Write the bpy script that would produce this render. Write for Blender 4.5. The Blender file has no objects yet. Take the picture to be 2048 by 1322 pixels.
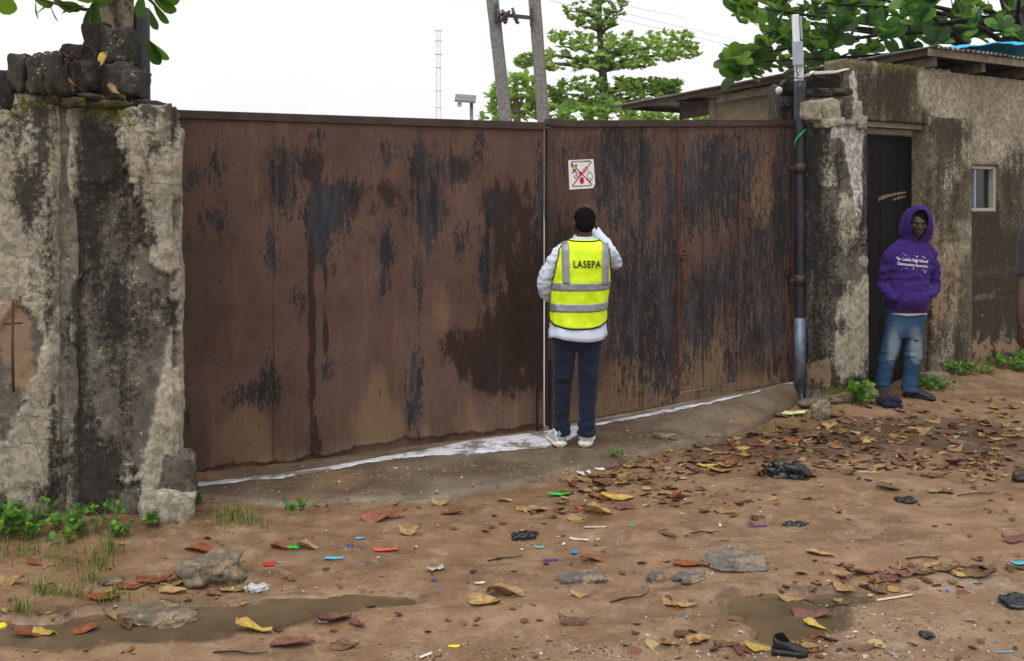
import bpy, bmesh, math, random
import numpy as np
from mathutils import Vector, Matrix
R = math.radians
random.seed(7)
SC = bpy.context.scene
COL = SC.collection

# ------------------------------------------------------------------ camera, sky, sun, exposure
F, CX, HY, CAMZ = 2000.0, 1024.0, 410.0, 1.75      # focal length in photo pixels, horizon row, eye height
cam_d = bpy.data.cameras.new('camera')
cam_d.sensor_fit = 'HORIZONTAL'; cam_d.sensor_width = 36.0
cam_d.lens = 36.0 * F / 2048.0
cam_d.shift_y = -(661.0 - HY) / 2048.0
cam_d.clip_start = 0.05; cam_d.clip_end = 3000.0
cam = bpy.data.objects.new('camera', cam_d); COL.objects.link(cam)
cam.location = (0, 0, CAMZ); cam.rotation_euler = (R(90), 0, 0)
SC.camera = cam

SUN_EL, SUN_AZ = R(62), R(205)                     # soft overcast light from behind the camera
world = bpy.data.worlds.new('World'); SC.world = world; world.use_nodes = True
wt = world.node_tree; wn = wt.nodes
bg = wn['Background']
sky = wn.new('ShaderNodeTexSky'); sky.sky_type = 'NISHITA'; sky.sun_disc = False
sky.sun_elevation = SUN_EL; sky.sun_rotation = SUN_AZ; sky.dust_density = 6.0; sky.air_density = 1.0
tc = wn.new('ShaderNodeTexCoord')
cn = wn.new('ShaderNodeTexNoise'); cn.inputs['Scale'].default_value = 2.2; cn.inputs['Detail'].default_value = 5.0
wt.links.new(tc.outputs['Generated'], cn.inputs['Vector'])
cr = wn.new('ShaderNodeValToRGB')
cr.color_ramp.elements[0].position = 0.3; cr.color_ramp.elements[0].color = (7.5, 7.55, 7.65, 1)
cr.color_ramp.elements[1].position = 0.7; cr.color_ramp.elements[1].color = (8.5, 8.52, 8.56, 1)
wt.links.new(cn.outputs['Fac'], cr.inputs['Fac'])
wm = wn.new('ShaderNodeMix'); wm.data_type = 'RGBA'; wm.inputs[0].default_value = 0.93   # thick cloud over the clear sky
wt.links.new(sky.outputs['Color'], wm.inputs[6]); wt.links.new(cr.outputs['Color'], wm.inputs[7])
wt.links.new(wm.outputs[2], bg.inputs['Color']); bg.inputs['Strength'].default_value = 0.10

sun_d = bpy.data.lights.new('sun', 'SUN'); sun_d.energy = 1.5; sun_d.angle = R(50); sun_d.color = (1.0, 0.975, 0.94)
sun = bpy.data.objects.new('sun', sun_d); COL.objects.link(sun); sun.location = (-6, -8, 14)
_sd = Vector((math.sin(SUN_AZ) * math.cos(SUN_EL), math.cos(SUN_AZ) * math.cos(SUN_EL), math.sin(SUN_EL)))
sun.rotation_euler = _sd.to_track_quat('Z', 'Y').to_euler()
vs = SC.view_settings
vs.view_transform = 'Standard'; vs.look = 'None'; vs.exposure = 0.50; vs.gamma = 1.0; vs.use_curve_mapping = False
SC.cycles.use_denoising = True
SC.cycles.max_bounces = 6; SC.cycles.diffuse_bounces = 3; SC.cycles.transparent_max_bounces = 8

# ------------------------------------------------------------------ helpers: pixels of the photo <-> places
def P(px, py, d):
    return Vector(((px - CX) * d / F, d, CAMZ - (py - HY) * d / F))
def G(px, py, z=0.0):
    d = F * (CAMZ - z) / (py - HY)
    return ((px - CX) * d / F, d)
def proj(co):
    co = np.asarray(co, float); y = np.maximum(co[..., 1], 0.2)
    return CX + F * co[..., 0] / y, HY + F * (CAMZ - co[..., 2]) / y
def splats(px, py, lst):
    a = np.zeros(np.shape(px))
    for (cx, cy, rx, ry, w) in lst:
        a += w * np.exp(-((px - cx) / rx) ** 2 - ((py - cy) / ry) ** 2)
    return a

# numpy noise
def _hash(ix, iy, iz, seed):
    n = (ix * 374761393 + iy * 668265263 + iz * 1440662683 + seed * 1274126177) & 0xffffffff
    n = ((n ^ (n >> 13)) * 1274126177) & 0xffffffff
    n = n ^ (n >> 16)
    return n / 4294967295.0
def vnoise(p, seed=0):
    p = np.asarray(p, float); i = np.floor(p).astype(np.int64); f = p - i
    f = f * f * f * (f * (f * 6 - 15) + 10)
    r = 0
    for dx in (0, 1):
        wx = f[..., 0] if dx else 1 - f[..., 0]
        for dy in (0, 1):
            wy = f[..., 1] if dy else 1 - f[..., 1]
            for dz in (0, 1):
                wz = f[..., 2] if dz else 1 - f[..., 2]
                r = r + wx * wy * wz * _hash(i[..., 0] + dx, i[..., 1] + dy, i[..., 2] + dz, seed)
    return r
def fbm(p, octaves=4, seed=0, gain=0.5):
    p = np.asarray(p, float); s = 0; a = 1.0; t = 0
    for o in range(octaves):
        s = s + a * (vnoise(p * 2.03 ** o + o * 17.3, seed + o) * 2 - 1); t += a; a *= gain
    return s / t
def n1(x, y=0.0, z=0.0, seed=0, oct=3):
    return float(fbm(np.array([x, y, z]), oct, seed))
def sstep(a, b, x):
    t = np.clip((np.asarray(x, float) - a) / (b - a), 0, 1); return t * t * (3 - 2 * t)

# objects
def link(o, parent=None):
    COL.objects.link(o)
    if parent is not None:
        o.parent = parent
        o.matrix_parent_inverse = Matrix.Translation(parent.location).inverted() if parent.parent is None and parent.type == 'EMPTY' else Matrix.Identity(4)
    return o
def mesh(name, verts, faces, smooth=False):
    me = bpy.data.meshes.new(name)
    me.from_pydata([tuple(v) for v in (verts.tolist() if isinstance(verts, np.ndarray) else verts)], [],
                   faces.tolist() if isinstance(faces, np.ndarray) else faces)
    if smooth:
        me.polygons.foreach_set('use_smooth', np.ones(len(me.polygons), bool))
    me.update()
    return me
def fix_normals(me):
    bm = bmesh.new(); bm.from_mesh(me); bmesh.ops.recalc_face_normals(bm, faces=bm.faces); bm.to_mesh(me); bm.free(); me.update()
def obj(name, me, mat, parent=None):
    o = bpy.data.objects.new(name, me)
    if mat is not None and len(me.materials) == 0: me.materials.append(mat)
    return link(o, parent)
def mobj(name, verts, faces, mat, parent=None, smooth=False, fix=False):
    me = mesh(name, verts, faces, smooth)
    if fix: fix_normals(me)
    return obj(name, me, mat, parent)
def setattr_f(me, name, vals):
    a = me.attributes.new(name, 'FLOAT', 'POINT'); a.data.foreach_set('value', np.asarray(vals, np.float32).ravel())
def tag(o, label, cat, group=None):
    o['label'] = label; o['category'] = cat
    if group: o['group'] = group
    return o
def struct(o): o['kind'] = 'structure'; return o
def stuff(o, label=None, cat=None):
    o['kind'] = 'stuff'
    if label: o['label'] = label; o['category'] = cat
    return o
def thing(name, label, cat, loc, group=None):
    e = bpy.data.objects.new(name, None); e.empty_display_size = 0.1; e.location = loc
    COL.objects.link(e); return tag(e, label, cat, group)
def co_of(me):
    a = np.empty(len(me.vertices) * 3); me.vertices.foreach_get('co', a); return a.reshape(-1, 3)
def no_of(me):
    a = np.empty(len(me.vertices) * 3, np.float32); me.vertices.foreach_get('normal', a); return a.reshape(-1, 3).astype(float)
def set_co(me, co):
    me.vertices.foreach_set('co', np.asarray(co, np.float32).ravel()); me.update()

def grid_faces(nu, nv, wrap=False):
    # verts index = j*nu + i
    i = np.arange(nu if wrap else nu - 1); j = np.arange(nv - 1)
    I, J = np.meshgrid(i, j); I2 = (I + 1) % nu
    return np.stack([J * nu + I, J * nu + I2, (J + 1) * nu + I2, (J + 1) * nu + I], -1).reshape(-1, 4)
class Geo:
    """collects pieces into one mesh"""
    def __init__(s): s.v = []; s.f = []
    def add(s, v, f):
        b = len(s.v); s.v += [tuple(x) for x in v]; s.f += [tuple(int(k) + b for k in q) for q in f]; return s
    def box(s, c, ax, ay, az):
        c, ax, ay, az = map(Vector, (c, ax, ay, az))
        v = [c + ax * i + ay * j + az * k for k in (-1, 1) for j in (-1, 1) for i in (-1, 1)]
        return s.add(v, [(0, 2, 3, 1), (4, 5, 7, 6), (0, 1, 5, 4), (2, 6, 7, 3), (0, 4, 6, 2), (1, 3, 7, 5)])
    def tube(s, pts, rad, n=10, hint=(0, 0, 1)):
        v, f = tube(pts, rad, n, hint); return s.add(v, f)
    def obj(s, name, mat, parent=None, smooth=False, bevel=0):
        me = mesh(name, s.v, s.f, smooth)
        if bevel:
            bm = bmesh.new(); bm.from_mesh(me)
            bmesh.ops.bevel(bm, geom=list(bm.edges), offset=bevel, segments=2, affect='EDGES', profile=0.6, clamp_overlap=True)
            bm.to_mesh(me); bm.free(); me.update()
        return obj(name, me, mat, parent)
def smooth_path(pts, rad, k=4):
    pts = [Vector(p) for p in pts]; n = len(pts)
    if n < 3 or k <= 1: return pts, rad
    op, orr = [], []
    for i in range(n - 1):
        p0, p1, p2, p3 = pts[max(i - 1, 0)], pts[i], pts[i + 1], pts[min(i + 2, n - 1)]
        for j in range(k):
            t = j / k
            op.append(0.5 * ((2 * p1) + (p2 - p0) * t + (2 * p0 - 5 * p1 + 4 * p2 - p3) * t * t + (3 * p1 - p0 - 3 * p2 + p3) * t ** 3))
            w = t * t * (3 - 2 * t)
            orr.append(tuple((1 - w) * a + w * b for a, b in zip(rad[i], rad[i + 1])))
    op.append(pts[-1]); orr.append(tuple(rad[-1]))
    return op, orr
def tube(pts, rad, n=12, hint=(0, 0, 1), k=1):
    """closed tapered tube; rad: number, list of numbers or list of (side, other) radii"""
    pts = [Vector(p) for p in pts]
    if not hasattr(rad, '__len__'): rad = [rad] * len(pts)
    rad = [(r, r) if not hasattr(r, '__len__') else tuple(r) for r in rad]
    pts, rad = smooth_path(pts, rad, k)
    v, m = [], len(pts); prev = None
    for i, p in enumerate(pts):
        t = (pts[min(i + 1, m - 1)] - pts[max(i - 1, 0)]).normalized()
        h = Vector(hint) if prev is None else prev
        s = t.cross(h)
        if s.length < 1e-4: s = t.cross(Vector((1, 0, 0.01)))
        s.normalize(); o = s.cross(t).normalized(); prev = o
        for a in range(n):
            c = 2 * math.pi * a / n
            v.append(p + s * (math.cos(c) * rad[i][0]) + o * (math.sin(c) * rad[i][1]))
    f = [tuple(q) for q in grid_faces(n, m, True).tolist()]
    v.append(pts[0]); v.append(pts[-1]); b = n * m
    f += [(b, (a + 1) % n, a) for a in range(n)] + [(b + 1, (m - 1) * n + a, (m - 1) * n + (a + 1) % n) for a in range(n)]
    return v, f
def ellipsoid(c, rx, ry, rz, rot=None, nu=20, nv=12):
    v = []; c = Vector(c); M = rot or Matrix.Identity(3)
    for j in range(nv + 1):
        th = math.pi * j / nv
        for i in range(nu):
            ph = 2 * math.pi * i / nu
            v.append(c + M @ Vector((rx * math.sin(th) * math.cos(ph), ry * math.sin(th) * math.sin(ph), rz * math.cos(th))))
    return v, grid_faces(nu, nv + 1, True).tolist()

# ------------------------------------------------------------------ material builder
class Mat:
    def __init__(s, name, base=(.5, .5, .5), rough=.8, spec=.3, metal=0.0):
        s.m = bpy.data.materials.new(name); s.m.use_nodes = True
        s.t = s.m.node_tree; s.N = s.t.nodes; s.b = s.N['Principled BSDF']; s._c = None
        s.set('Base Color', base); s.set('Roughness', rough); s.set('Specular IOR Level', spec); s.set('Metallic', metal)
    def put(s, sock, v):
        if isinstance(v, bpy.types.NodeSocket): s.t.links.new(v, sock)
        elif hasattr(v, '__len__') and sock.type == 'RGBA': sock.default_value = (*v[:3], 1)
        else: sock.default_value = v
    def set(s, inp, v): s.put(s.b.inputs[inp], v); return s
    def co(s, scale=(1, 1, 1)):
        if s._c is None: s._c = s.N.new('ShaderNodeTexCoord')
        o = s._c.outputs['Object']
        if tuple(scale) != (1, 1, 1):
            n = s.N.new('ShaderNodeVectorMath'); n.operation = 'MULTIPLY'; s.put(n.inputs[0], o); n.inputs[1].default_value = scale; o = n.outputs[0]
        return o
    def noise(s, scale, detail=4, rough=.55, vec=None, dist=0.0, stretch=(1, 1, 1)):
        n = s.N.new('ShaderNodeTexNoise'); s.put(n.inputs['Vector'], vec if vec is not None else s.co(stretch))
        n.inputs['Scale'].default_value = scale; n.inputs['Detail'].default_value = detail; n.inputs['Roughness'].default_value = rough
        n.inputs['Distortion'].default_value = dist
        return n.outputs['Fac']
    def voro(s, scale, feature='F1', out='Distance', vec=None, stretch=(1, 1, 1), rand=1.0):
        n = s.N.new('ShaderNodeTexVoronoi'); n.feature = feature; s.put(n.inputs['Vector'], vec if vec is not None else s.co(stretch))
        n.inputs['Scale'].default_value = scale; n.inputs['Randomness'].default_value = rand
        return n.outputs[out]
    def attr(s, name):
        n = s.N.new('ShaderNodeAttribute'); n.attribute_name = name; return n.outputs['Fac']
    def warp(s, scale=6.0, amt=.12):
        n = s.N.new('ShaderNodeTexNoise'); s.put(n.inputs['Vector'], s.co()); n.inputs['Scale'].default_value = scale; n.inputs['Detail'].default_value = 4
        a = s.N.new('ShaderNodeVectorMath'); a.operation = 'MULTIPLY_ADD'; s.put(a.inputs[0], n.outputs['Color']); a.inputs[1].default_value = (amt,) * 3; s.put(a.inputs[2], s.co()); return a.outputs[0]
    def rnd(s): return s.N.new('ShaderNodeObjectInfo').outputs['Random']
    def math(s, op, a, b=0.0, clamp=False):
        n = s.N.new('ShaderNodeMath'); n.operation = op; n.use_clamp = clamp; s.put(n.inputs[0], a); s.put(n.inputs[1], b); return n.outputs[0]
    def mr(s, v, a, b, c=0.0, d=1.0, smooth=True):
        n = s.N.new('ShaderNodeMapRange'); n.interpolation_type = 'SMOOTHSTEP' if smooth else 'LINEAR'
        s.put(n.inputs['Value'], v); n.inputs['From Min'].default_value = a; n.inputs['From Max'].default_value = b
        n.inputs['To Min'].default_value = c; n.inputs['To Max'].default_value = d
        return n.outputs['Result']
    def mix(s, f, a, b, mode='MIX'):
        n = s.N.new('ShaderNodeMix'); n.data_type = 'RGBA'; n.blend_type = mode
        s.put(n.inputs[0], f); s.put(n.inputs[6], a); s.put(n.inputs[7], b); return n.outputs[2]
    def ramp(s, f, stops):
        n = s.N.new('ShaderNodeValToRGB'); e = n.color_ramp.elements
        while len(e) < len(stops): e.new(0.5)
        for k, (p, c) in enumerate(stops): e[k].position = p; e[k].color = (*c, 1)
        s.put(n.inputs['Fac'], f); return n.outputs['Color']
    def mask(s, attr, noise, lo, hi, amp):
        """ragged-edged mask: a smooth painted field broken up by noise"""
        v = s.math('ADD', s.attr(attr), s.math('MULTIPLY', s.math('SUBTRACT', noise, 0.5), amp))
        return s.mr(v, lo, hi)
    def bump(s, h, strength=.3, dist=.01):
        n = s.N.new('ShaderNodeBump'); n.inputs['Strength'].default_value = strength; n.inputs['Distance'].default_value = dist
        s.put(n.inputs['Height'], h)
        prev = s.b.inputs['Normal'].links[0].from_socket if s.b.inputs['Normal'].links else None
        if prev: s.put(n.inputs['Normal'], prev)
        s.put(s.b.inputs['Normal'], n.outputs['Normal']); return s
    def col(s, v): s.set('Base Color', v); return s
def plain(name, c, rough=.7, spec=.3, metal=0.0, var=.18, scale=9.0, bump=0.0, bscale=60.0):
    m = Mat(name, c, rough, spec, metal)
    n = m.noise(scale, 5, .6)
    m.col(m.mix(m.mr(n, .3, .7), [x * (1 - var) for x in c], [min(1, x * (1 + var)) for x in c]))
    if bump: m.bump(m.noise(bscale, 3, .6), bump, .004)
    return m.m
def srgb(r, g, b, k=1.0):
    def l(u):
        u /= 255.0
        return (u / 12.92 if u <= .04045 else ((u + .055) / 1.055) ** 2.4) * k
    return (l(r), l(g), l(b))
# ------------------------------------------------------------------ plan of the place (metres; camera at the origin looking along +Y)
GA, GB, GC = Vector((-2.186, 6.536)), Vector((0.243, 7.43)), Vector((2.50, 8.80))   # gate: left end, meeting point, right end
GB2 = Vector((0.275, 7.447))
FD = (GC - GB2).normalized()                       # direction of the right leaf and of the guardhouse front
FN = Vector((FD.y, -FD.x))                         # towards the street
LD = (GB - GA).normalized(); LN = Vector((LD.y, -LD.x))

PUD1 = [(60, 1262, 190, 36), (260, 1246, 190, 34), (430, 1228, 170, 30), (590, 1208, 130, 26), (720, 1196, 110, 18)]
PUD2 = [(1560, 1203, 100, 30), (1600, 1235, 95, 34), (1665, 1192, 85, 20), (1560, 1262, 50, 22)]
def pudfield(x, y):
    px = CX + F * x / np.maximum(y, .5); py = HY + F * CAMZ / np.maximum(y, .5)
    w = fbm(np.stack([x * 3, y * 4.5, 0 * x], -1), 5, 41, .62)
    def fld(L):
        a = np.full(np.shape(x), -9.0)
        for (cx, cy, rx, ry) in L:
            a = np.maximum(a, 1 - ((px - cx) / rx) ** 2 - ((py - cy) / ry) ** 2)
        return a + w * .9
    return fld(PUD1), fld(PUD2)
def facade_dist(x, y):                             # distance in front of the guardhouse front line
    return (x - 3.32) * FN.x + (y - 9.27) * FN.y
def ground_h(x, y):
    x = np.asarray(x, float); y = np.asarray(y, float)
    p = np.stack([x, y, 0 * x], -1)
    h = .016 * fbm(p * .9, 3, 1) + .012 * fbm(p * np.array([2.4, 3.4, 1]), 3, 2) + .009 * fbm(p * np.array([7., 9., 1]), 3, 3) + .006 * fbm(p * 19, 2, 4)
    # wheel ruts and drag marks running along the road
    w = fbm(p * np.array([.7, .7, 1]), 2, 9)
    ry = y - .16 * x + .12 * w
    h += -.014 * np.exp(-((ry - 4.15) / .12) ** 2) - .012 * np.exp(-((ry - 5.05) / .10) ** 2) + .012 * np.exp(-((ry - 4.36) / .07) ** 2) + .010 * np.exp(-((ry - 4.9) / .06) ** 2)
    h += .012 * np.maximum(0, fbm(p * np.array([3., 16., 1]), 2, 12)) * np.exp(-((ry - 4.6) / .7) ** 2)
    h += .12 * np.exp(-((x + 2.5) / 1.0) ** 2 - ((y - 5.55) / .42) ** 2)          # soil heaped at the foot of the broken pier
    h += -.05 * np.exp(-((x + 1.2) / .9) ** 2 - ((y - 6.3) / .6) ** 2)
    fd = facade_dist(x, y)
    h += .085 * np.exp(-((x - 2.95) / .55) ** 2 - ((y - 8.6) / .4) ** 2)
    h += .10 * sstep(.55, 0.0, fd) * sstep(3.55, 4.1, x) + .02 * sstep(1.4, .2, fd) * sstep(3.0, 4.0, x)
    h = np.maximum(h, -.014) + .25 * np.minimum(h + .014, 0)
    d1, d2 = pudfield(x, y)
    h = h + (-.05 - h) * sstep(-.1, .5, d1)
    h = h + (-.045 - h) * sstep(-.1, .5, d2)
    # behind the gate the ground drops below the yard slab
    gl = (x - GA.x) * LN.x + (y - GA.y) * LN.y; gr = (x - GB.x) * FN.x + (y - GB.y) * FN.y
    behind = np.where(x < GB.x, gl, gr)
    k = sstep(-.02, -.25, behind) * (x > -2.3) * (x < 2.6)
    return h - .12 * k

EDGE_PX = [(375, 1003), (450, 1008), (520, 1014), (620, 1006), (700, 996), (900, 988), (1050, 968), (1220, 930), (1380, 896), (1500, 858), (1600, 812), (1668, 792)]
EDGE = [G(a, b, .01) for a, b in EDGE_PX]
EX = np.array([e[0] for e in EDGE]); EY = np.array([e[1] for e in EDGE])
def gate_y(x):
    return np.where(x < GB.x, GA.y + (x - GA.x) * LD.y / LD.x, GB.y + (x - GB.x) * FD.y / FD.x)
def apron_h(x, y):
    x = np.asarray(x, float); y = np.asarray(y, float)
    e = np.clip(.072 + .045 * x, -.04, .185)
    ye = np.interp(x, EX, EY); v = np.clip((gate_y(x) - y) / np.maximum(gate_y(x) - ye, .05), 0, 1.3)
    hf = ground_h(x, ye)
    p = np.stack([x, y, 0 * x], -1)
    return e + (hf + .03 - e) * np.clip(v, 0, 1) ** 2.2 + .004 * fbm(p * 6, 3, 21) + .003 * fbm(p * 25, 2, 22)
class Lut:                                          # quick look-up of a height field
    def __init__(s, fn, x0, x1, y0, y1, st):
        s.x0, s.y0, s.st = x0, y0, st; s.n = int((x1 - x0) / st); s.m = int((y1 - y0) / st); X, Y = np.meshgrid(x0 + np.arange(s.n + 1) * st, y0 + np.arange(s.m + 1) * st); s.a = fn(X, Y); s.fn = fn
    def __call__(s, x, y):
        u, v = (x - s.x0) / s.st, (y - s.y0) / s.st
        if not (0 <= u < s.n and 0 <= v < s.m): return float(s.fn(np.array(float(x)), np.array(float(y))))
        i, j = int(u), int(v); u -= i; v -= j; a = s.a
        return float((a[j, i] * (1 - u) + a[j, i + 1] * u) * (1 - v) + (a[j + 1, i] * (1 - u) + a[j + 1, i + 1] * u) * v)
gh = Lut(ground_h, -3.8, 6.5, 3.6, 10.6, .022); ah = Lut(apron_h, EX[0], EX[-1], 5.6, 9.2, .03)
pud = [Lut(lambda X, Y, k=k: pudfield(X, Y)[k], -3.0, 4.0, 3.6, 5.6, .03) for k in (0, 1)]
def surf(x, y):                                    # what one stands on
    g = gh(x, y)
    if EX[0] < x < EX[-1]:
        ye = float(np.interp(x, EX, EY))
        if ye < y < float(gate_y(np.array(x))) + .1: return max(g, ah(x, y))
    return g

# ------------------------------------------------------------------ ground
def axis(a, b, step, far):
    c = list(np.arange(a, b, step)); lo, hi = [], []
    s, v = step, a
    while v > -far: s *= 1.35; v -= s; lo.append(v)
    s, v = step, c[-1]
    while v < far: s *= 1.35; v += s; hi.append(v)
    return np.array(lo[::-1] + c + hi)
gx = axis(-3.8, 7.2, .022, 900.0); gy = axis(3.3, 11.0, .024, 900.0)
GX, GY = np.meshgrid(gx, gy)
GZ = ground_h(GX, GY)
far = np.hypot(GX, GY - 6) > 40
GZ[far] = -.05
gverts = np.stack([GX, GY, GZ], -1).reshape(-1, 3)
m = Mat('wet_laterite_mud', rough=.55, spec=.45)
big = m.noise(.9, 5, .6); mid = m.noise(5, 6, .65); fine = m.noise(45, 5, .7); drag = m.noise(5, 7, .68, dist=.6, stretch=(.8, 1.2, 1))
c = m.mix(m.mr(big, .35, .68), srgb(111, 84, 60), srgb(132, 103, 76))
c = m.mix(m.mr(mid, .4, .72), c, srgb(143, 117, 91))
c = m.mix(m.math('MULTIPLY', m.mr(drag, .54, .66), .42), c, srgb(88, 62, 42))
c = m.mix(m.mask('grey', m.noise(16, 7, .72), .5, .72, 2.2), c, srgb(138, 128, 116))
c = m.mix(m.mask('dark', m.noise(14, 5, .7), .35, .8, .9), c, srgb(84, 64, 47))
c = m.mix(m.math('MULTIPLY', m.mr(m.noise(6, 8, .72, dist=.4), .54, .66), .45), c, srgb(162, 134, 106))
c = m.mix(m.math('MULTIPLY', m.mr(fine, .56, .68), .55), c, srgb(76, 56, 41))
c = m.mix(m.math('MULTIPLY', m.mr(m.noise(26, 6, .75), .62, .70), .45), c, srgb(70, 51, 38))
spk = m.voro(70, 'F1'); spn = m.noise(3, 3, .6)
c = m.mix(m.math('MULTIPLY', m.mr(spk, .16, .10), m.mr(spn, .55, .62)), c, srgb(190, 176, 160))
m.col(c)
m.set('Roughness', m.mr(m.noise(2.2, 7, .68), .38, .62, .20, .72))
m.bump(m.noise(10, 7, .68, dist=.3), .5, .025); m.bump(fine, .55, .010); m.bump(m.noise(160, 3, .6), .35, .003)
MUD = m.m
g = mobj('ground', gverts, grid_faces(len(gx), len(gy)), MUD, smooth=True)
gpx, gpy = proj(gverts)
front = (gverts[:, 1] > 1.5) & (gverts[:, 1] < 30)
GREY = [(1900, 1240, 260, 70, .42), (1500, 1110, 110, 40, .5), (1165, 1150, 90, 26, .5), (1390, 1150, 60, 22, .5), (1120, 1300, 260, 26, .42), (1700, 1300, 260, 30, .35), (820, 1000, 160, 22, .55), (1500, 980, 170, 30, .5),
        (1950, 1160, 150, 30, .5), (1750, 1060, 160, 26, .35)]
DARK = [(1500, 900, 300, 40, .7), (1800, 860, 250, 46, .75), (1300, 960, 160, 30, .5), (1990, 900, 120, 60, .45), (400, 1250, 420, 36, .4), (200, 1060, 200, 36, .5), (1620, 1230, 140, 50, .45), (420, 1040, 160, 26, .3), (1100, 1010, 160, 30, .35), (1900, 760, 160, 30, .5), (1780, 1290, 160, 24, .3)]
setattr_f(g.data, 'grey', splats(gpx, gpy, GREY) * front)
pd_ = np.zeros(len(gverts)); nr_ = (gverts[:, 1] > 3.4) & (gverts[:, 1] < 5.6) & (np.abs(gverts[:, 0]) < 4)
q1_, q2_ = pudfield(gverts[nr_, 0], gverts[nr_, 1]); pd_[nr_] = .6 * (np.exp(-((q1_ + .15) / .35) ** 2) + np.exp(-((q2_ + .15) / .35) ** 2))   # damp soil round the water
setattr_f(g.data, 'dark', splats(gpx, gpy, DARK) * front + pd_)
struct(g)

# puddles
m = Mat('muddy_water', srgb(98, 84, 58), .06, .5)
m.col(m.mix(m.mr(m.noise(4, 4, .6), .35, .7), srgb(84, 71, 52), srgb(100, 85, 64))); m.set('IOR', 1.33)
m.bump(m.noise(26, 3, .5), .04, .004)
WATER = m.m
def puddle(k, z):
    xs = np.arange(-2.6, 3.2, .03); ys = np.arange(3.6, 5.4, .03); X, Y = np.meshgrid(xs, ys)
    fld = pudfield(X, Y)[k] > -.25
    nu = len(xs); fs = grid_faces(nu, len(ys)); ok = fld.ravel()[fs].all(1); fs = fs[ok]
    used = np.unique(fs); rm = np.full(X.size, -1); rm[used] = np.arange(len(used))
    v = np.stack([X.ravel()[used], Y.ravel()[used], np.full(len(used), z)], -1)
    return struct(mobj('puddle', v, rm[fs], WATER, smooth=True))
puddle(0, -.021); puddle(1, -.021)

# concrete apron in front of the gate
m = Mat('wet_apron_concrete', rough=.5, spec=.4)
n1_ = m.noise(3, 5, .6); n2_ = m.noise(30, 5, .65)
c = m.mix(m.mr(n1_, .35, .65), srgb(86, 72, 58), srgb(110, 97, 81))
c = m.mix(m.mr(m.noise(1.3, 4, .6), .5, .68), c, srgb(122, 97, 72))
c = m.mix(m.math('MULTIPLY', m.mr(n2_, .55, .7), .5), c, srgb(64, 55, 46))
pv = m.voro(34, 'F1'); pc = m.voro(34, 'F1', 'Color')
c = m.mix(m.math('MULTIPLY', m.mr(pv, .2, .13), m.mr(m.noise(2.4, 3, .6), .47, .57)), c, m.mix(pc, srgb(150, 138, 120), srgb(190, 182, 170)))
m.col(c); m.set('Roughness', m.mr(m.noise(4, 4, .6), .3, .7, .3, .65)); m.bump(n2_, .4, .006); m.bump(m.mr(pv, .3, .1), .25, .004)
APRON = m.m
ax_ = np.arange(EX[0], EX[-1], .02); nv = 60
AX = np.repeat(ax_[None], nv, 0); AYb = gate_y(ax_) + .10; AYf = np.interp(ax_, EX, EY) + .05 * fbm(np.stack([ax_ * 2.5, 0 * ax_, 0 * ax_], -1), 4, 31)
T = np.linspace(0, 1, nv)[:, None]; AY = AYb * (1 - T) + AYf * T
AZ = apron_h(AX, AY); AZ[-1] -= .09; AZ[-2] -= .022; AZ[-3] -= .006
AY[-1] -= .01
a = mobj('driveway_apron', np.stack([AX, AY, AZ], -1).reshape(-1, 3), grid_faces(len(ax_), nv), APRON, smooth=True, fix=True); struct(a)

# pale wet cement strip along the foot of the gate, yard slab behind it
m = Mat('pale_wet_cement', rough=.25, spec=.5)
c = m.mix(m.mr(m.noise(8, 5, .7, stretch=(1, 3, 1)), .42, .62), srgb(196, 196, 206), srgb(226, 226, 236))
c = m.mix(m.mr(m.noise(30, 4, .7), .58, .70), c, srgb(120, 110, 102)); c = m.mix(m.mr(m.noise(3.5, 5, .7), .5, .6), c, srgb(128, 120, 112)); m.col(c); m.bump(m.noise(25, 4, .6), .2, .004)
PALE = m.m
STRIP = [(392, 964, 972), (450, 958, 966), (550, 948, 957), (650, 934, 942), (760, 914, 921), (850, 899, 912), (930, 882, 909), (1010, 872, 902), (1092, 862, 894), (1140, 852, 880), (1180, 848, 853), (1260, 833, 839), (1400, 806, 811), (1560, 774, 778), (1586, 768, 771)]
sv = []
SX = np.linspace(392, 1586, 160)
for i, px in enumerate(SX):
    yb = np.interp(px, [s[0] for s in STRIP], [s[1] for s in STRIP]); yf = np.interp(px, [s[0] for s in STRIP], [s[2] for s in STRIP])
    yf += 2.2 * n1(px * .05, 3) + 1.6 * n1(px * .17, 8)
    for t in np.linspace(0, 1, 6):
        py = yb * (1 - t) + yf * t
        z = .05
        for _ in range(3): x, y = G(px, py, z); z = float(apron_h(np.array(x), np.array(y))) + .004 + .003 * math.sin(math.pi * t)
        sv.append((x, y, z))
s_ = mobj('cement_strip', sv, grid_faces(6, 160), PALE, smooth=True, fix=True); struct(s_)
m = Mat('yard_concrete', rough=.3, spec=.4)
m.col(m.mix(m.noise(3, 5, .6), srgb(150, 146, 142), srgb(186, 184, 182)))
sl = [(GA.x - .1, GA.y + .08, .0), (GB.x, GB.y + .10, .0), (GC.x + .1, GC.y + .13, .0), (9, 22, 0), (GA.x - .1, 22, 0)]
yv = [(x, y, z - .03 + .02) for x, y, z in sl] + [(x, y, -.3) for x, y, z in sl]
yo = mobj('yard_slab', yv, [(0, 1, 2, 3, 4), (9, 8, 7, 6, 5)] + [(i, i + 5, (i + 1) % 5 + 5, (i + 1) % 5) for i in range(5)], m.m, fix=True); struct(yo)

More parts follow.
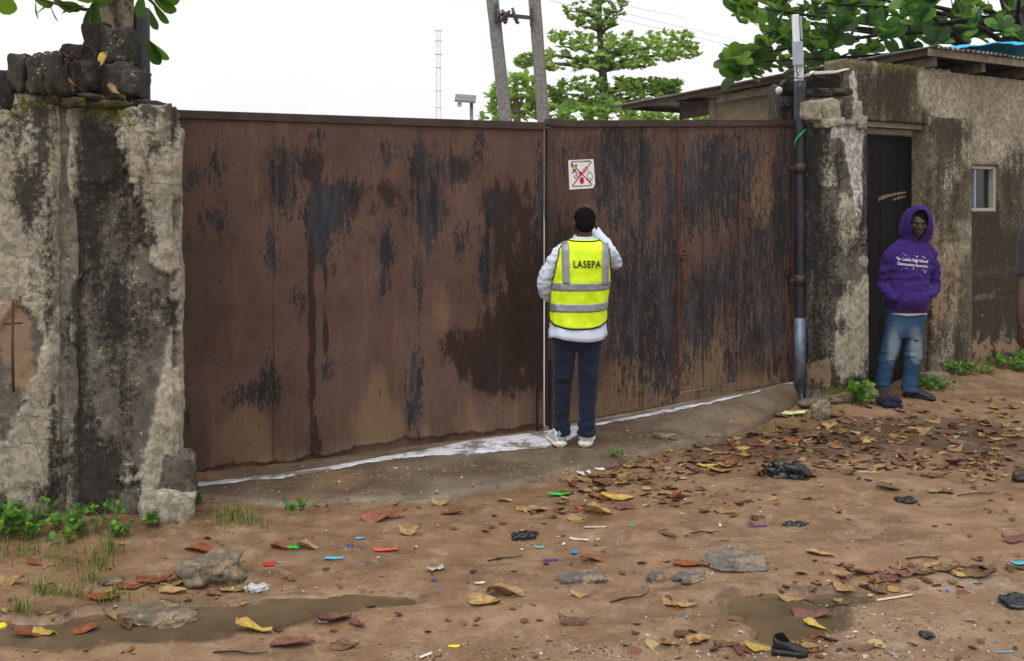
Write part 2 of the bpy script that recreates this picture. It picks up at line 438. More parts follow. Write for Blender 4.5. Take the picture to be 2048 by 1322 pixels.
# ------------------------------------------------------------------ rusty gate
m = Mat('rusty_painted_steel', rough=.62, spec=.16)
st = m.noise(9, 6, .68, stretch=(1, 1, .16)); st2 = m.noise(26, 5, .7, stretch=(1, 1, .10)); blot = m.noise(2.2, 5, .62); fine = m.noise(60, 4, .7)
c = m.mix(m.mr(blot, .32, .68), srgb(80, 60, 52), srgb(97, 75, 65))
c = m.mix(m.mr(st, .5, .74), c, srgb(110, 84, 69))
c = m.mix(m.math('MULTIPLY', m.mr(st2, .56, .72), .35), c, srgb(50, 36, 32))
c = m.mix(m.math('MULTIPLY', m.mr(m.noise(5, 5, .7), .56, .7), .45), c, srgb(74, 70, 68))
c = m.mix(m.math('MULTIPLY', m.mask('tan', st, .35, .8, 1.0), .7), c, srgb(120, 97, 72))
wet = m.mask('wet', m.noise(15, 8, .74, stretch=(1, 1, .35)), .34, .56, 1.6)
c = m.mix(m.math('MULTIPLY', wet, .86), c, srgb(38, 25, 22))
blk = m.mask('blk', m.math('ADD', m.math('MULTIPLY', m.noise(34, 6, .75, stretch=(1, 1, .22)), .6), m.math('MULTIPLY', m.noise(95, 4, .75, stretch=(1, 1, .3)), .4)), .26, .46, 3.6)
c = m.mix(m.math('MULTIPLY', blk, .9), c, m.mix(m.mr(st, .4, .7), srgb(26, 29, 34), srgb(56, 61, 68)))
c = m.mix(m.math('MULTIPLY', m.mr(m.noise(120, 3, .7, stretch=(1, 1, .14)), .66, .72), .35), c, srgb(150, 132, 118))
m.col(c)
m.set('Roughness', m.math('SUBTRACT', m.mr(fine, .3, .7, .5, .8), m.math('MULTIPLY', wet, .18)))
m.bump(st2, .25, .003); m.bump(fine, .18, .002)
RUST = m.m
RAIL = (lambda m: (m.col(m.mix(m.mr(m.noise(6, 5, .65, stretch=(1, 1, .5)), .35, .65), srgb(48, 35, 31), srgb(70, 50, 43))), m.bump(m.noise(50, 4, .6), .3, .002), m.m)[-1])(Mat('rusty_angle_iron', rough=.55, spec=.35))
REDR = plain('red_oxide_steel', srgb(92, 52, 42), .6, .3, var=.3, bump=.3)
DARKM = plain('black_steel', srgb(30, 28, 28), .5, .35, var=.3, bump=.3)

WET = [(625, 330, 26, 60, 1.1), (640, 410, 24, 50, 1.0), (622, 560, 9, 130, 1.15), (624, 700, 8, 90, 1.0), (625, 820, 9, 80, 1.1), (628, 890, 20, 26, 1.1), (650, 620, 5, 130, .9), (652, 690, 6, 60, .8), (668, 535, 12, 24, .9),
       (760, 380, 80, 36, .55), (820, 430, 60, 40, .5), (700, 420, 40, 40, .5),
       (1030, 470, 70, 110, .85), (1040, 620, 60, 110, .95), (985, 680, 80, 60, .8), (960, 730, 50, 40, .85), (1010, 760, 60, 50, .8), (900, 690, 30, 30, .6), (905, 330, 46, 40, .55), (1080, 640, 24, 130, .9), (920, 340, 20, 40, .5), (370, 480, 20, 120, .35), (372, 800, 16, 150, .5), (1180, 300, 60, 60, .5), (1160, 480, 60, 80, .5), (1000, 400, 40, 50, .8),
       (1560, 740, 40, 50, .8), (1420, 560, 60, 50, .5), (1120, 600, 30, 200, .5), (1240, 800, 60, 40, .5), (1440, 780, 40, 20, .4)]
BLK = [(425, 440, 30, 26, .95), (380, 360, 26, 26, .75), (432, 330, 24, 40, .5), (570, 350, 30, 70, 1.0), (635, 440, 22, 50, 1.6), (640, 500, 12, 30, 1.5), (670, 420, 30, 60, .9), (545, 500, 16, 50, .85), (540, 760, 26, 50, .7), (600, 600, 20, 40, .5), (500, 790, 40, 30, .7), (700, 385, 20, 30, .8), (770, 500, 22, 46, 1.1), (765, 570, 14, 26, .9),
       (835, 330, 20, 80, .75), (865, 430, 30, 44, 1.0), (858, 490, 12, 30, .8), (890, 340, 40, 50, .6), (838, 560, 12, 60, .7), (830, 760, 16, 60, 1.05), (826, 830, 16, 40, .8), (970, 540, 14, 60, 1.15), (985, 420, 20, 40, .7), (1085, 380, 16, 80, 1.0), (1080, 480, 16, 50, .6), (925, 480, 16, 40, .6), (770, 310, 26, 36, .6), (640, 270, 16, 16, .7), (960, 300, 14, 50, .6), (655, 740, 20, 24, .6), (995, 760, 30, 30, .6),
       (1225, 300, 34, 70, 1.05), (1215, 380, 34, 60, .85), (1130, 300, 14, 60, .6), (1285, 300, 24, 70, .6), (1250, 440, 30, 60, .55), (1290, 420, 12, 160, .75), (1270, 580, 36, 80, .7), (1310, 640, 46, 90, .8), (1250, 700, 40, 80, .6), (1330, 560, 24, 120, .75), (1340, 420, 14, 140, .6), (1380, 400, 26, 60, 1.2), (1440, 390, 34, 60, 1.15), (1430, 290, 40, 40, .7), (1400, 330, 40, 50, .6), (1400, 620, 50, 60, .7), (1440, 560, 40, 50, .7), (1390, 680, 30, 60, .6), (1500, 330, 26, 70, .7), (1565, 400, 26, 100, .9), (1510, 480, 20, 80, .8), (1560, 520, 30, 100, .8), (1500, 600, 30, 80, .75), (1550, 660, 34, 60, .8), (1510, 690, 26, 40, .6), (1470, 470, 10, 200, .55), (1310, 760, 36, 50, .7), (1460, 740, 16, 50, .8), (1290, 330, 60, 30, .3), (1230, 560, 30, 80, .6), (1340, 730, 30, 60, .6), (1380, 600, 200, 260, .22), (1570, 300, 20, 60, .6)]
TAN = [(500, 850, 60, 60, .9), (480, 880, 60, 40, .5), (760, 780, 26, 80, .8), (740, 850, 60, 60, .6), (880, 640, 40, 60, .6), (620, 930, 260, 40, .55), (900, 860, 200, 40, .5), (800, 420, 60, 40, .3), (900, 560, 40, 60, .4), (1000, 800, 100, 40, .4),
       (1525, 410, 22, 50, 1.5), (1520, 370, 26, 40, .7), (1545, 310, 30, 26, .6), (1250, 760, 60, 60, .8), (1400, 740, 40, 60, .8), (1240, 850, 160, 50, .7), (1450, 770, 120, 40, .6), (1380, 700, 30, 40, .5), (1300, 780, 60, 60, .5), (1440, 690, 30, 60, .6), (1350, 820, 200, 30, .5), (1560, 760, 60, 20, .6)]
def paint_gate(me):
    px, py = proj(co_of(me))
    w_ = splats(px, py, WET); k_ = splats(px, py, BLK)
    setattr_f(me, 'wet', .8 * (1 - np.exp(-1.3 * w_))); setattr_f(me, 'blk', np.where(px > 1098, .74, .90) * (1 - np.exp(-1.05 * k_))); setattr_f(me, 'tan', splats(px, py, TAN))
def t_at(px, A, D):                                # distance along a line in plan that shows at column px
    k = (px - CX) / F
    return (k * A.y - A.x) / (D.x - k * D.y)
def sheet(name, A, D, NN, t0, t1, ztop, zbot, parent, off, seed, step=.02, ragged=0.0, warp=.004, thick=.003):
    nu = max(2, int((t1 - t0) / step) + 1); nvv = int(2.4 / step)
    ts = np.linspace(t0, t1, nu); v = []
    tops = np.array([ztop(t) for t in ts]); bots = np.array([zbot(t) for t in ts])
    if ragged:
        rg = fbm(np.stack([ts * 7, 0 * ts + seed, 0 * ts], -1), 4, seed); rg2 = fbm(np.stack([ts * 45, 0 * ts + seed, 0 * ts], -1), 2, seed + 4)
        bots = bots + ragged * (1.2 * np.maximum(rg, -.3) + .5 * rg2)
    W = np.linspace(0, 1, nvv) ** 1.0
    TS, WW = np.meshgrid(ts, W); Z = bots[None] * (1 - WW) + tops[None] * WW
    off_ = off + warp * fbm(np.stack([TS * 1.7, Z * 1.3, 0 * Z + seed], -1), 2, seed) + .0012 * fbm(np.stack([TS * 9, Z * 5, 0 * Z + seed], -1), 2, seed)
    if ragged: off_ = off_ + np.exp(-(Z - bots[None]) / .03) * (.006 + .022 * fbm(np.stack([TS * 9, 0 * Z, 0 * Z + seed], -1), 2, seed + 9))
    X = A.x + D.x * TS + NN.x * off_; Y = A.y + D.y * TS + NN.y * off_
    me = mesh(name, np.stack([X, Y, Z], -1).reshape(-1, 3), grid_faces(nu, nvv), True)
    paint_gate(me)
    o = obj(name, me, RUST, parent)
    sm = o.modifiers.new('thickness', 'SOLIDIFY'); sm.thickness = thick; sm.offset = -1
    return o
def bar(name, A, D, NN, t0, t1, z0, z1, o0, o1, mat, parent, bevel=.003, paint=False):
    """box standing on the line A+D*t, between offsets o0..o1 towards the street; z0,z1 may be (start,end) pairs"""
    z0 = z0 if hasattr(z0, '__len__') else (z0, z0); z1 = z1 if hasattr(z1, '__len__') else (z1, z1)
    q = []
    for k, t in enumerate((t0, t1)):
        for o_ in (o0, o1):
            for z in (z0[k], z1[k]): q.append((A.x + D.x * t + NN.x * o_, A.y + D.y * t + NN.y * o_, z))
    f = [(0, 1, 3, 2), (4, 6, 7, 5), (0, 4, 5, 1), (2, 3, 7, 6), (0, 2, 6, 4), (1, 5, 7, 3)]
    me = mesh(name, q, f); bm = bmesh.new(); bm.from_mesh(me); bmesh.ops.recalc_face_normals(bm, faces=bm.faces)
    if bevel: bmesh.ops.bevel(bm, geom=list(bm.edges), offset=bevel, segments=2, affect='EDGES', clamp_overlap=True)
    bm.to_mesh(me); bm.free()
    if paint: paint_gate(me)
    return obj(name, me, mat, parent)

WL = (GB - GA).length
lt = lambda t: 2.371 + (2.362 - 2.371) * t / WL
def lb(t):
    px = CX + F * (GA.x + LD.x * t) / (GA.y + LD.y * t); d = GA.y + LD.y * t
    py = np.interp(px, [355, 395, 550, 840, 1000, 1090], [968, 958, 940, 896, 873, 860]); return CAMZ - (py - HY) * d / F
leafL = thing('gate_leaf', 'wide rust-brown steel gate leaf with long dark drip stains beside the broken pier', 'gate', (GA.x, GA.y, lb(0)))
cuts = [-.0, t_at(550, GA, LD), t_at(838, GA, LD), WL - .012]
def tear(k):
    def f(t):
        px = CX + F * (GA.x + LD.x * t) / (GA.y + LD.y * t); d = GA.y + LD.y * t
        py = np.interp(px, [355, 395, 545, 555, 700, 812, 818, 835, 842, 900, 960, 1090], [952, 944, 921, 924, 900, 874, 880, 876, 874, 868, 862, 850]); return CAMZ - (py - HY) * d / F
    return f
for k in range(3):
    sheet('steel_sheet', GA, LD, LN, cuts[k] - (.012 if k else 0), cuts[k + 1], lambda t: lt(t) - .01, tear(k), leafL, .0 + .004 * (k == 1), 50 + k, ragged=.026, step=.014)
bar('top_rail', GA, LD, LN, -.05, WL, (lt(0) - .055, lt(WL) - .055), (lt(0), lt(WL)), -.03, .022, RAIL, leafL)
# bottom rail, rusted, set back behind the torn edge of the sheets
me = mesh('bottom_rail', *(lambda n: ([(GA.x + LD.x * t + LN.x * o, GA.y + LD.y * t + LN.y * o, lb(t) + (0.004 * n1(t * 9, 5) if j == 0 else .14)) for j in (0, 1) for o, t in [(-.05, WL * i / (n - 1)) for i in range(n)]], grid_faces(n, 2)))(120))
paint_gate(me); br = obj('bottom_rail', me, RUST, leafL); sm = br.modifiers.new('thickness', 'SOLIDIFY'); sm.thickness = .03; sm.offset = 1
bar('end_stile', GA, LD, LN, WL - .05, WL - .004, .12, 2.31, -.05, -.008, RAIL, leafL)
bar('drop_bolt', GA, LD, LN, WL - .075, WL - .058, .06, .42, .008, .024, DARKM, leafL)

WR = (GC - GB2).length
rt = lambda t: 2.378 + (2.50 - 2.378) * t / WR
def rb(t):
    px = CX + F * (GB2.x + FD.x * t) / (GB2.y + FD.y * t); d = GB2.y + FD.y * t
    py = np.interp(px, [1090, 1200, 1590], [857, 836, 762]); return CAMZ - (py - HY) * d / F
leafR = thing('gate_leaf', 'rusty gate leaf streaked with black, holding a small wicket door and a paper seal', 'gate', (GB2.x, GB2.y, rb(0)))
T1285, TD0, TDM, TD1 = (t_at(p, GB2, FD) for p in (1285, 1358, 1405, 1477))
WRr = WR - .03
sheet('steel_sheet', GB2, FD, FN, .012, T1285, lambda t: rt(t) - .01, rb, leafR, .0, 61, step=.016)
sheet('steel_sheet', GB2, FD, FN, T1285 - .006, TD0 - .003, lambda t: rt(t) - .01, rb, leafR, .003, 62, step=.016)
sheet('steel_sheet', GB2, FD, FN, TD1 + .004, WRr, lambda t: rt(t) - .01, rb, leafR, .001, 63, step=.016)
zdt = lambda t: CAMZ + (HY - 266) * (GB2.y + FD.y * t) / F
zdb = lambda t: rb(t) + .085
bar('lintel_sheet', GB2, FD, FN, TD0 - .003, TD1 + .004, (zdt(TD0) - .015, zdt(TD1) - .015), (rt(TD0) - .02, rt(TD1) - .02), -.008, -.002, RUST, leafR, 0, True)
bar('sill_sheet', GB2, FD, FN, TD0 - .003, TD1 + .004, (rb(TD0), rb(TD1)), (zdb(TD0) - .006, zdb(TD1) - .006), -.010, -.002, RUST, leafR, 0, True)
wd = sheet('wicket_door', GB2, FD, FN, TD0 + .003, TD1 - .002, zdt, zdb, leafR, .004, 64, step=.016)
bar('door_seam', GB2, FD, FN, TDM - .002, TDM + .002, zdb(TDM) + .01, zdt(TDM) - .01, .001, .0085, DARKM, wd, 0)
bar('lock_plate', GB2, FD, FN, TD0 + .035, TD0 + .095, 1.13, 1.25, .004, .013, REDR, wd)
ringc = Vector((GB2.x + FD.x * (TD0 + .015) + FN.x * .03, GB2.y + FD.y * (TD0 + .015) + FN.y * .03, 1.36))
rg = Geo(); rp = [ringc + Vector((FD.x * .03 * math.cos(a), FD.y * .03 * math.cos(a), .035 * math.sin(a))) for a in np.linspace(0, 2 * math.pi, 15)]
rg.tube(rp, .0075, 8); rg.tube([ringc + Vector((0, 0, .035)), ringc - Vector((FN.x * .03, FN.y * .03, -.035))], .008, 8); rg.tube([ringc + Vector((-.035 * FD.x, -.035 * FD.y, -.005)), ringc + Vector((.06 * FD.x, .06 * FD.y, -.012))], .009, 8)
rg.obj('ring_handle', REDR, wd, True)
bar('door_frame_bar', GB2, FD, FN, TD0 - .022, TD0 - .004, (zdb(TD0) - .02,) * 2, (zdt(TD0) + .03,) * 2, .002, .014, REDR, leafR)
bar('hinge', GB2, FD, FN, TD1 - .05, TD1 + .03, zdt(TD1) - .03, zdt(TD1) + .005, .004, .02, RAIL, leafR)
bar('hinge', GB2, FD, FN, TD1 - .03, TD1 + .03, zdb(TD1) + .22, zdb(TD1) + .255, .004, .02, RAIL, leafR)
bar('top_rail', GB2, FD, FN, -.02, WR, (rt(0) - .05, rt(WR) - .055), (rt(0), rt(WR)), -.03, .022, RAIL, leafR)
bar('rail_cap', GB2, FD, FN, -.024, .13, rt(0) - .035, rt(0) + .012, -.036, .03, RAIL, leafR)
bar('meeting_stile', GB2, FD, FN, -.02, .045, rb(0) + .015, rt(0) - .055, -.03, .016, RAIL, leafR)
bar('end_stile', GB2, FD, FN, WR - .045, WR - .005, rb(WR) + .02, rt(WR) - .06, -.02, .014, REDR, leafR)
bar('drop_bolt', GB2, FD, FN, -.012, .008, .055, .6, .018, .036, DARKM, leafR)

# ------------------------------------------------------------------ pasted paper notice
def text_verts(s, size, bold=0.0, spacing=1.0, xs=1.0):
    cu = bpy.data.curves.new('t', 'FONT'); cu.body = s; cu.size = size; cu.align_x = 'CENTER'; cu.align_y = 'CENTER'; cu.offset = bold; cu.space_character = spacing; cu.resolution_u = 3
    o = bpy.data.objects.new('t', cu); COL.objects.link(o); bpy.context.view_layer.update()
    me = bpy.data.meshes.new_from_object(o.evaluated_get(bpy.context.evaluated_depsgraph_get()))
    v = [(a.co.x * xs, a.co.y) for a in me.vertices]; f = [tuple(p.vertices) for p in me.polygons]
    bpy.data.objects.remove(o); bpy.data.curves.remove(cu); bpy.data.meshes.remove(me)
    return v, f
tn = t_at(1162, GB2, FD); dn = GB2.y + FD.y * tn
NC = Vector((GB2.x + FD.x * tn, GB2.y + FD.y * tn, CAMZ + (HY - 348) * dn / F))
nw, nh = .232, .222
PAPER = plain('white_paper', srgb(226, 224, 226), .55, .3, var=.03); INK = plain('black_ink', srgb(34, 34, 40), .6, .2, var=.05)
REDI = plain('red_ink', srgb(178, 24, 48), .55, .2, var=.12); GOLD = plain('gold_ink', srgb(200, 160, 70), .6, .2, var=.1); GRNI = plain('green_ink', srgb(60, 84, 50), .6, .2); PURI = plain('purple_ink', srgb(70, 44, 84), .6, .2)
note = thing('seal_notice', 'white paper notice with a red cross and the word SEALED pasted on the rusty gate', 'notice', NC - Vector((0, 0, nh / 2)))
rot = R(2.5)
def NP(x, y, off):
    X = x * math.cos(rot) - y * math.sin(rot); Y = x * math.sin(rot) + y * math.cos(rot)
    return (NC.x + FD.x * X + FN.x * off, NC.y + FD.y * X + FN.y * off, NC.z + Y)
def npoly(name, pts, off, mat, faces=None, th=.0008):
    n = len(pts); faces = faces or [tuple(range(n))]
    o = mobj(name, [NP(x, y, off) for x, y in pts], faces, mat, note, fix=True)
    return o
a_, b_ = nw / 2, nh / 2
paper = [(-a_, -b_ - .004), (a_ - .012, -b_), (a_ - .006, -b_ + .012), (a_ + .008, -b_ + .034), (a_, b_), (-a_, b_ - .004)]
pp = Geo(); pp.add([NP(x, y, .0075) for x, y in paper] + [NP(x, y, .004) for x, y in paper], [tuple(range(6)), tuple(range(11, 5, -1))] + [(i, i + 6, (i + 1) % 6 + 6, (i + 1) % 6) for i in range(6)])
o = pp.obj('paper', PAPER, note); fix_normals(o.data)
def stroke(x0, y0, x1, y1, w):
    d = Vector((x1 - x0, y1 - y0)).normalized(); n = Vector((-d.y, d.x)) * w / 2
    return [(x0 + n.x, y0 + n.y), (x0 - n.x, y0 - n.y), (x1 - n.x, y1 - n.y), (x1 + n.x, y1 + n.y)]
npoly('red_stroke', stroke(-.095, .088, .095, -.086, .010), .0082, REDI); npoly('red_stroke', stroke(-.092, -.088, .096, .090, .009), .0084, REDI)
def ell(cx, cy, rx, ry, n=20): return [(cx + rx * math.cos(2 * math.pi * i / n), cy + ry * math.sin(2 * math.pi * i / n)) for i in range(n)]
npoly('red_disc', ell(0, -.05, .02, .027), .0086, REDI)
def ntext(s, cx, cy, size, mat, off, ang=0.0, xs=1.0, sp=1.0, bold=0.0):
    v, f = text_verts(s, size, bold, sp, xs); ca, sa = math.cos(ang), math.sin(ang)
    return npoly('lettering', [(cx + x * ca - y * sa, cy + x * sa + y * ca) for x, y in v], off, mat, f)
ntext('LAGOS STATE GOVERNMENT', 0, .094, .017, INK, .0086, xs=.82, bold=.0006)
ntext('LAGOS STATE ENVIRONMENTAL PROTECTION AGENCY', .0, -.092, .0115, INK, .0086, xs=.60, bold=.0006)
ntext('SEALED', -.003, .008, .042, REDI, .0090, ang=R(30), xs=.9, sp=1.25, bold=.0008)
rp_ = ell(.075, -.022, .027, .038, 28); ri_ = ell(.075, -.022, .022, .032, 28)
npoly('ring_emblem', rp_ + ri_, .0088, INK, [(i, (i + 1) % 28, (i + 1) % 28 + 28, i + 28) for i in range(28)])
npoly('emblem_bar', [(.064, -.042), (.086, -.042), (.08, -.034), (.07, -.034)], .0088, INK)
for (x, y, rx, ry, mt) in [(-.065, .052, .018, .018, GOLD), (-.085, .066, .010, .016, PURI), (-.048, .066, .008, .013, GRNI), (-.066, .03, .016, .012, PURI), (-.082, .012, .010, .006, GRNI), (-.05, .014, .010, .006, GRNI)]:
    npoly('crest_piece', ell(x, y, rx, ry, 14), .0087 + .0001 * random.random(), mt)

# ------------------------------------------------------------------ steel posts
m = Mat('black_bitumen_paint', rough=.42, spec=.45)
c = m.mix(m.mr(m.noise(8, 5, .65, stretch=(1, 1, .3)), .4, .65), srgb(24, 27, 34), srgb(44, 48, 56))
c = m.mix(m.mr(m.noise(30, 5, .7, stretch=(1, 1, .12)), .66, .70), c, srgb(120, 138, 150)); m.col(c); m.bump(m.noise(60, 4, .6), .3, .003)
BLKP = m.m
GALV = plain('galvanised_pipe', srgb(96, 112, 126), .45, .4, metal=.3, var=.35, bump=.3)
def pipe(name, x, y, z0, z1, r, label, mat=BLKP, lean=(0, 0)):
    th = thing(name, label, 'post', (x, y, z0))
    n = 24; ts = np.linspace(0, 1, 40); v = []
    for t in ts:
        z = z0 + (z1 - z0) * t
        rr = r * (1 + .02 * n1(z * 3, r, 5))
        for k in range(n):
            a = 2 * math.pi * k / n; v.append((x + lean[0] * t + rr * math.cos(a), y + lean[1] * t + rr * math.sin(a), z))
    b = len(v); v += [(x + lean[0] + r * .82 * math.cos(2 * math.pi * k / n), y + lean[1] + r * .82 * math.sin(2 * math.pi * k / n), z1 - .002) for k in range(n)]
    b2 = len(v); v += [(x + lean[0] + r * .82 * math.cos(2 * math.pi * k / n), y + lean[1] + r * .82 * math.sin(2 * math.pi * k / n), z1 - .25) for k in range(n)]
    f = grid_faces(n, 40, True).tolist() + [(39 * n + k, 39 * n + (k + 1) % n, b + (k + 1) % n, b + k) for k in range(n)] + [(b + k, b + (k + 1) % n, b2 + (k + 1) % n, b2 + k) for k in range(n)] + [tuple(range(b2, b2 + n))]
    mobj('pipe', v, f, mat, th, True, True)
    return th
lp = P(285, 200, 6.15)
pipe('steel_post', lp.x, lp.y, -.2, CAMZ + (HY - 17) * 6.15 / F, .062, 'thick black steel pipe post rising behind the broken pier beside the tree trunk', lean=(-.02, 0))
rpst = P(1600, 400, 8.70)
postR = pipe('steel_post', rpst.x, rpst.y, -.05, CAMZ + (HY - 162) * 8.7 / F, .047, 'black painted steel pipe post carrying a white lamp beside the guardhouse pier')
sl_ = Geo(); pz0 = CAMZ + (HY - 762) * 8.7 / F
sl_.tube([(rpst.x, rpst.y, pz0 - .05), (rpst.x, rpst.y, pz0 + .55)], [.049, .0485], 24); sl_.obj('bare_metal_sleeve', GALV, postR, True)
for zz in (1.05, 2.02):
    hg = Geo(); hg.tube([(rpst.x, rpst.y, zz), (rpst.x, rpst.y, zz + .09)], .054, 20); hg.tube([(rpst.x - .05, rpst.y - .03, zz + .045), (rpst.x - .10, rpst.y - .045, zz + .045)], .012, 8); hg.obj('hinge_collar', RAIL, postR, True)
tie = Geo(); tp = [rpst + Vector(q) for q in [(-.05, -.035, .53), (-.02, -.055, .56), (.03, -.05, .60), (.045, -.035, .615), (.02, -.052, .59), (-.03, -.058, .545), (-.055, -.05, .51), (-.06, -.05, .46)]]
tie.tube(tp, .007, 6); tie.tube([tp[0] + Vector((.0, -.01, 0)), tp[2] + Vector((0, -.012, .012))], .006, 6)
tag(tie.obj('string_tie', plain('green_string', srgb(24, 140, 96), .5, .3), None, True), 'bright green string tied round the black post beside the gate', 'string')
# lamp on the right-hand post
WHT = plain('white_enamel', srgb(214, 220, 226), .4, .4, var=.06); GRY = plain('grey_plastic', srgb(150, 160, 172), .45, .4, var=.08)
lamp = thing('security_lamp', 'slim white lamp head clamped on top of the black gate post', 'lamp', (rpst.x, rpst.y, 2.80))
lz = lambda py: CAMZ + (HY - py) * 8.7 / F
lx = lambda px: (px - CX) * 8.7 / F
gk = Geo(); gk.box((lx(1598), 8.70, (lz(164) + lz(105)) / 2), (.034, 0, 0), (0, .03, 0), (0, 0, (lz(105) - lz(164)) / 2)); gk.obj('bracket', plain('weathered_white_steel', srgb(186, 190, 192), .5, .4, var=.25, scale=20), lamp, bevel=.006)
gk = Geo(); gk.box((lx(1590.5), 8.68, (lz(30) + lz(96)) / 2), (.028, 0, .002), (0, .022, 0), (-.006, 0, (lz(30) - lz(96)) / 2)); gk.obj('lamp_head', WHT, lamp, bevel=.008)
gk = Geo(); gk.box((lx(1594), 8.675, (lz(84) + lz(132)) / 2), (.04, 0, 0), (0, .03, 0), (-.003, 0, (lz(84) - lz(132)) / 2)); gk.obj('driver_box', GRY, lamp, bevel=.006)
gk = Geo(); gk.box((lx(1599.5), 8.672, (lz(34) + lz(80)) / 2), (.008, 0, 0), (0, .024, 0), (-.005, 0, (lz(34) - lz(80)) / 2)); gk.obj('cooling_fin', GRY, lamp, bevel=.003)
gk = Geo(); gk.tube([P(1594, 134, 8.66), P(1592, 142, 8.66), P(1597, 150, 8.655), P(1590, 156, 8.66), P(1608, 158, 8.62), P(1618, 146, 8.7)], .005, 6); gk.obj('cable', DARKM, lamp, True)
# ------------------------------------------------------------------ old concrete: piers, walls, rubble
def concrete(name, light, mid, dark, agg, moss=True):
    m = Mat(name, rough=.85, spec=.08)
    big = m.noise(2.5, 6, .62); stk = m.noise(10, 6, .66, stretch=(1, 1, .18)); med = m.noise(14, 6, .7); fine = m.noise(70, 4, .7)
    rough = m.mix(m.mr(med, .35, .68), agg, mid)
    pv = m.voro(48, 'F1'); pcol = m.voro(48, 'F1', 'Color')
    rough = m.mix(m.math('MULTIPLY', m.mr(pv, .30, .22), m.mr(m.noise(14, 4, .6), .52, .60)), rough, m.mix(pcol, srgb(150, 140, 124), srgb(206, 198, 184)))
    skin = m.mix(m.mr(big, .34, .66), light, [a * .5 + b * .5 for a, b in zip(light, mid)])
    skin = m.mix(m.math('MULTIPLY', m.mr(m.noise(6, 5, .7), .55, .72), .5), skin, srgb(120, 96, 70))
    c = m.mix(m.attr('pl'), rough, skin)
    c = m.mix(m.math('MULTIPLY', m.mask('white', m.math('ADD', m.math('MULTIPLY', med, .5), m.math('MULTIPLY', stk, .5)), .46, .56, 1.6), .9), c, srgb(204, 200, 192))
    grime = m.noise(20, 8, .76); drip = m.noise(26, 7, .72, stretch=(1, 1, .09))
    c = m.mix(m.mr(grime, .42, .60), [x * .55 for x in mid], c, 'MIX') if False else m.mix(m.math('MULTIPLY', m.mr(grime, .56, .44), .55), c, [x * .45 for x in mid])
    c = m.mix(m.math('MULTIPLY', m.mr(drip, .53, .66), .3), c, [x * .4 for x in mid])
    dk = m.mask('dark', m.math('ADD', m.math('MULTIPLY', stk, .45), m.math('MULTIPLY', m.noise(34, 8, .76), .55)), .38, .70, 2.7)
    c = m.mix(m.math('MULTIPLY', dk, .88), c, m.mix(m.mr(fine, .38, .62), dark, [x * 2.4 for x in dark]))
    c = m.mix(m.math('MULTIPLY', m.mask('rust', m.noise(12, 6, .7), .45, .65, 2.2), .75), c, srgb(148, 124, 98))
    if moss: c = m.mix(m.mask('moss', m.noise(30, 7, .78), .44, .66, 3.0), c, m.mix(m.noise(80, 3, .7), srgb(58, 64, 16), srgb(98, 100, 24)))
    crk = m.voro(3.4, 'DISTANCE_TO_EDGE', 'Distance', vec=m.warp(5.0, .16))
    ck = m.math('MULTIPLY', m.mr(crk, .014, .003), m.mr(m.noise(2.1, 3, .6), .48, .56)); c = m.mix(m.math('MULTIPLY', ck, .5), c, [x * .8 for x in dark])
    c = m.mix(m.math('MULTIPLY', m.mr(fine, .62, .72), .35), c, dark)
    m.col(c)
    m.bump(ck, -.35, .01); m.bump(med, .6, .014); m.bump(grime, .5, .008); m.bump(fine, .55, .005)
    return m.m
CONC = concrete('weathered_concrete', srgb(186, 178, 158), srgb(118, 112, 101), srgb(27, 26, 24), srgb(98, 92, 83))
CONCW = concrete('stained_plaster', srgb(180, 172, 152), srgb(114, 107, 91), srgb(40, 36, 29), srgb(92, 82, 64))
BLOCKM = concrete('black_weathered_block', srgb(120, 112, 98), srgb(76, 72, 66), srgb(28, 27, 25), srgb(62, 58, 54))

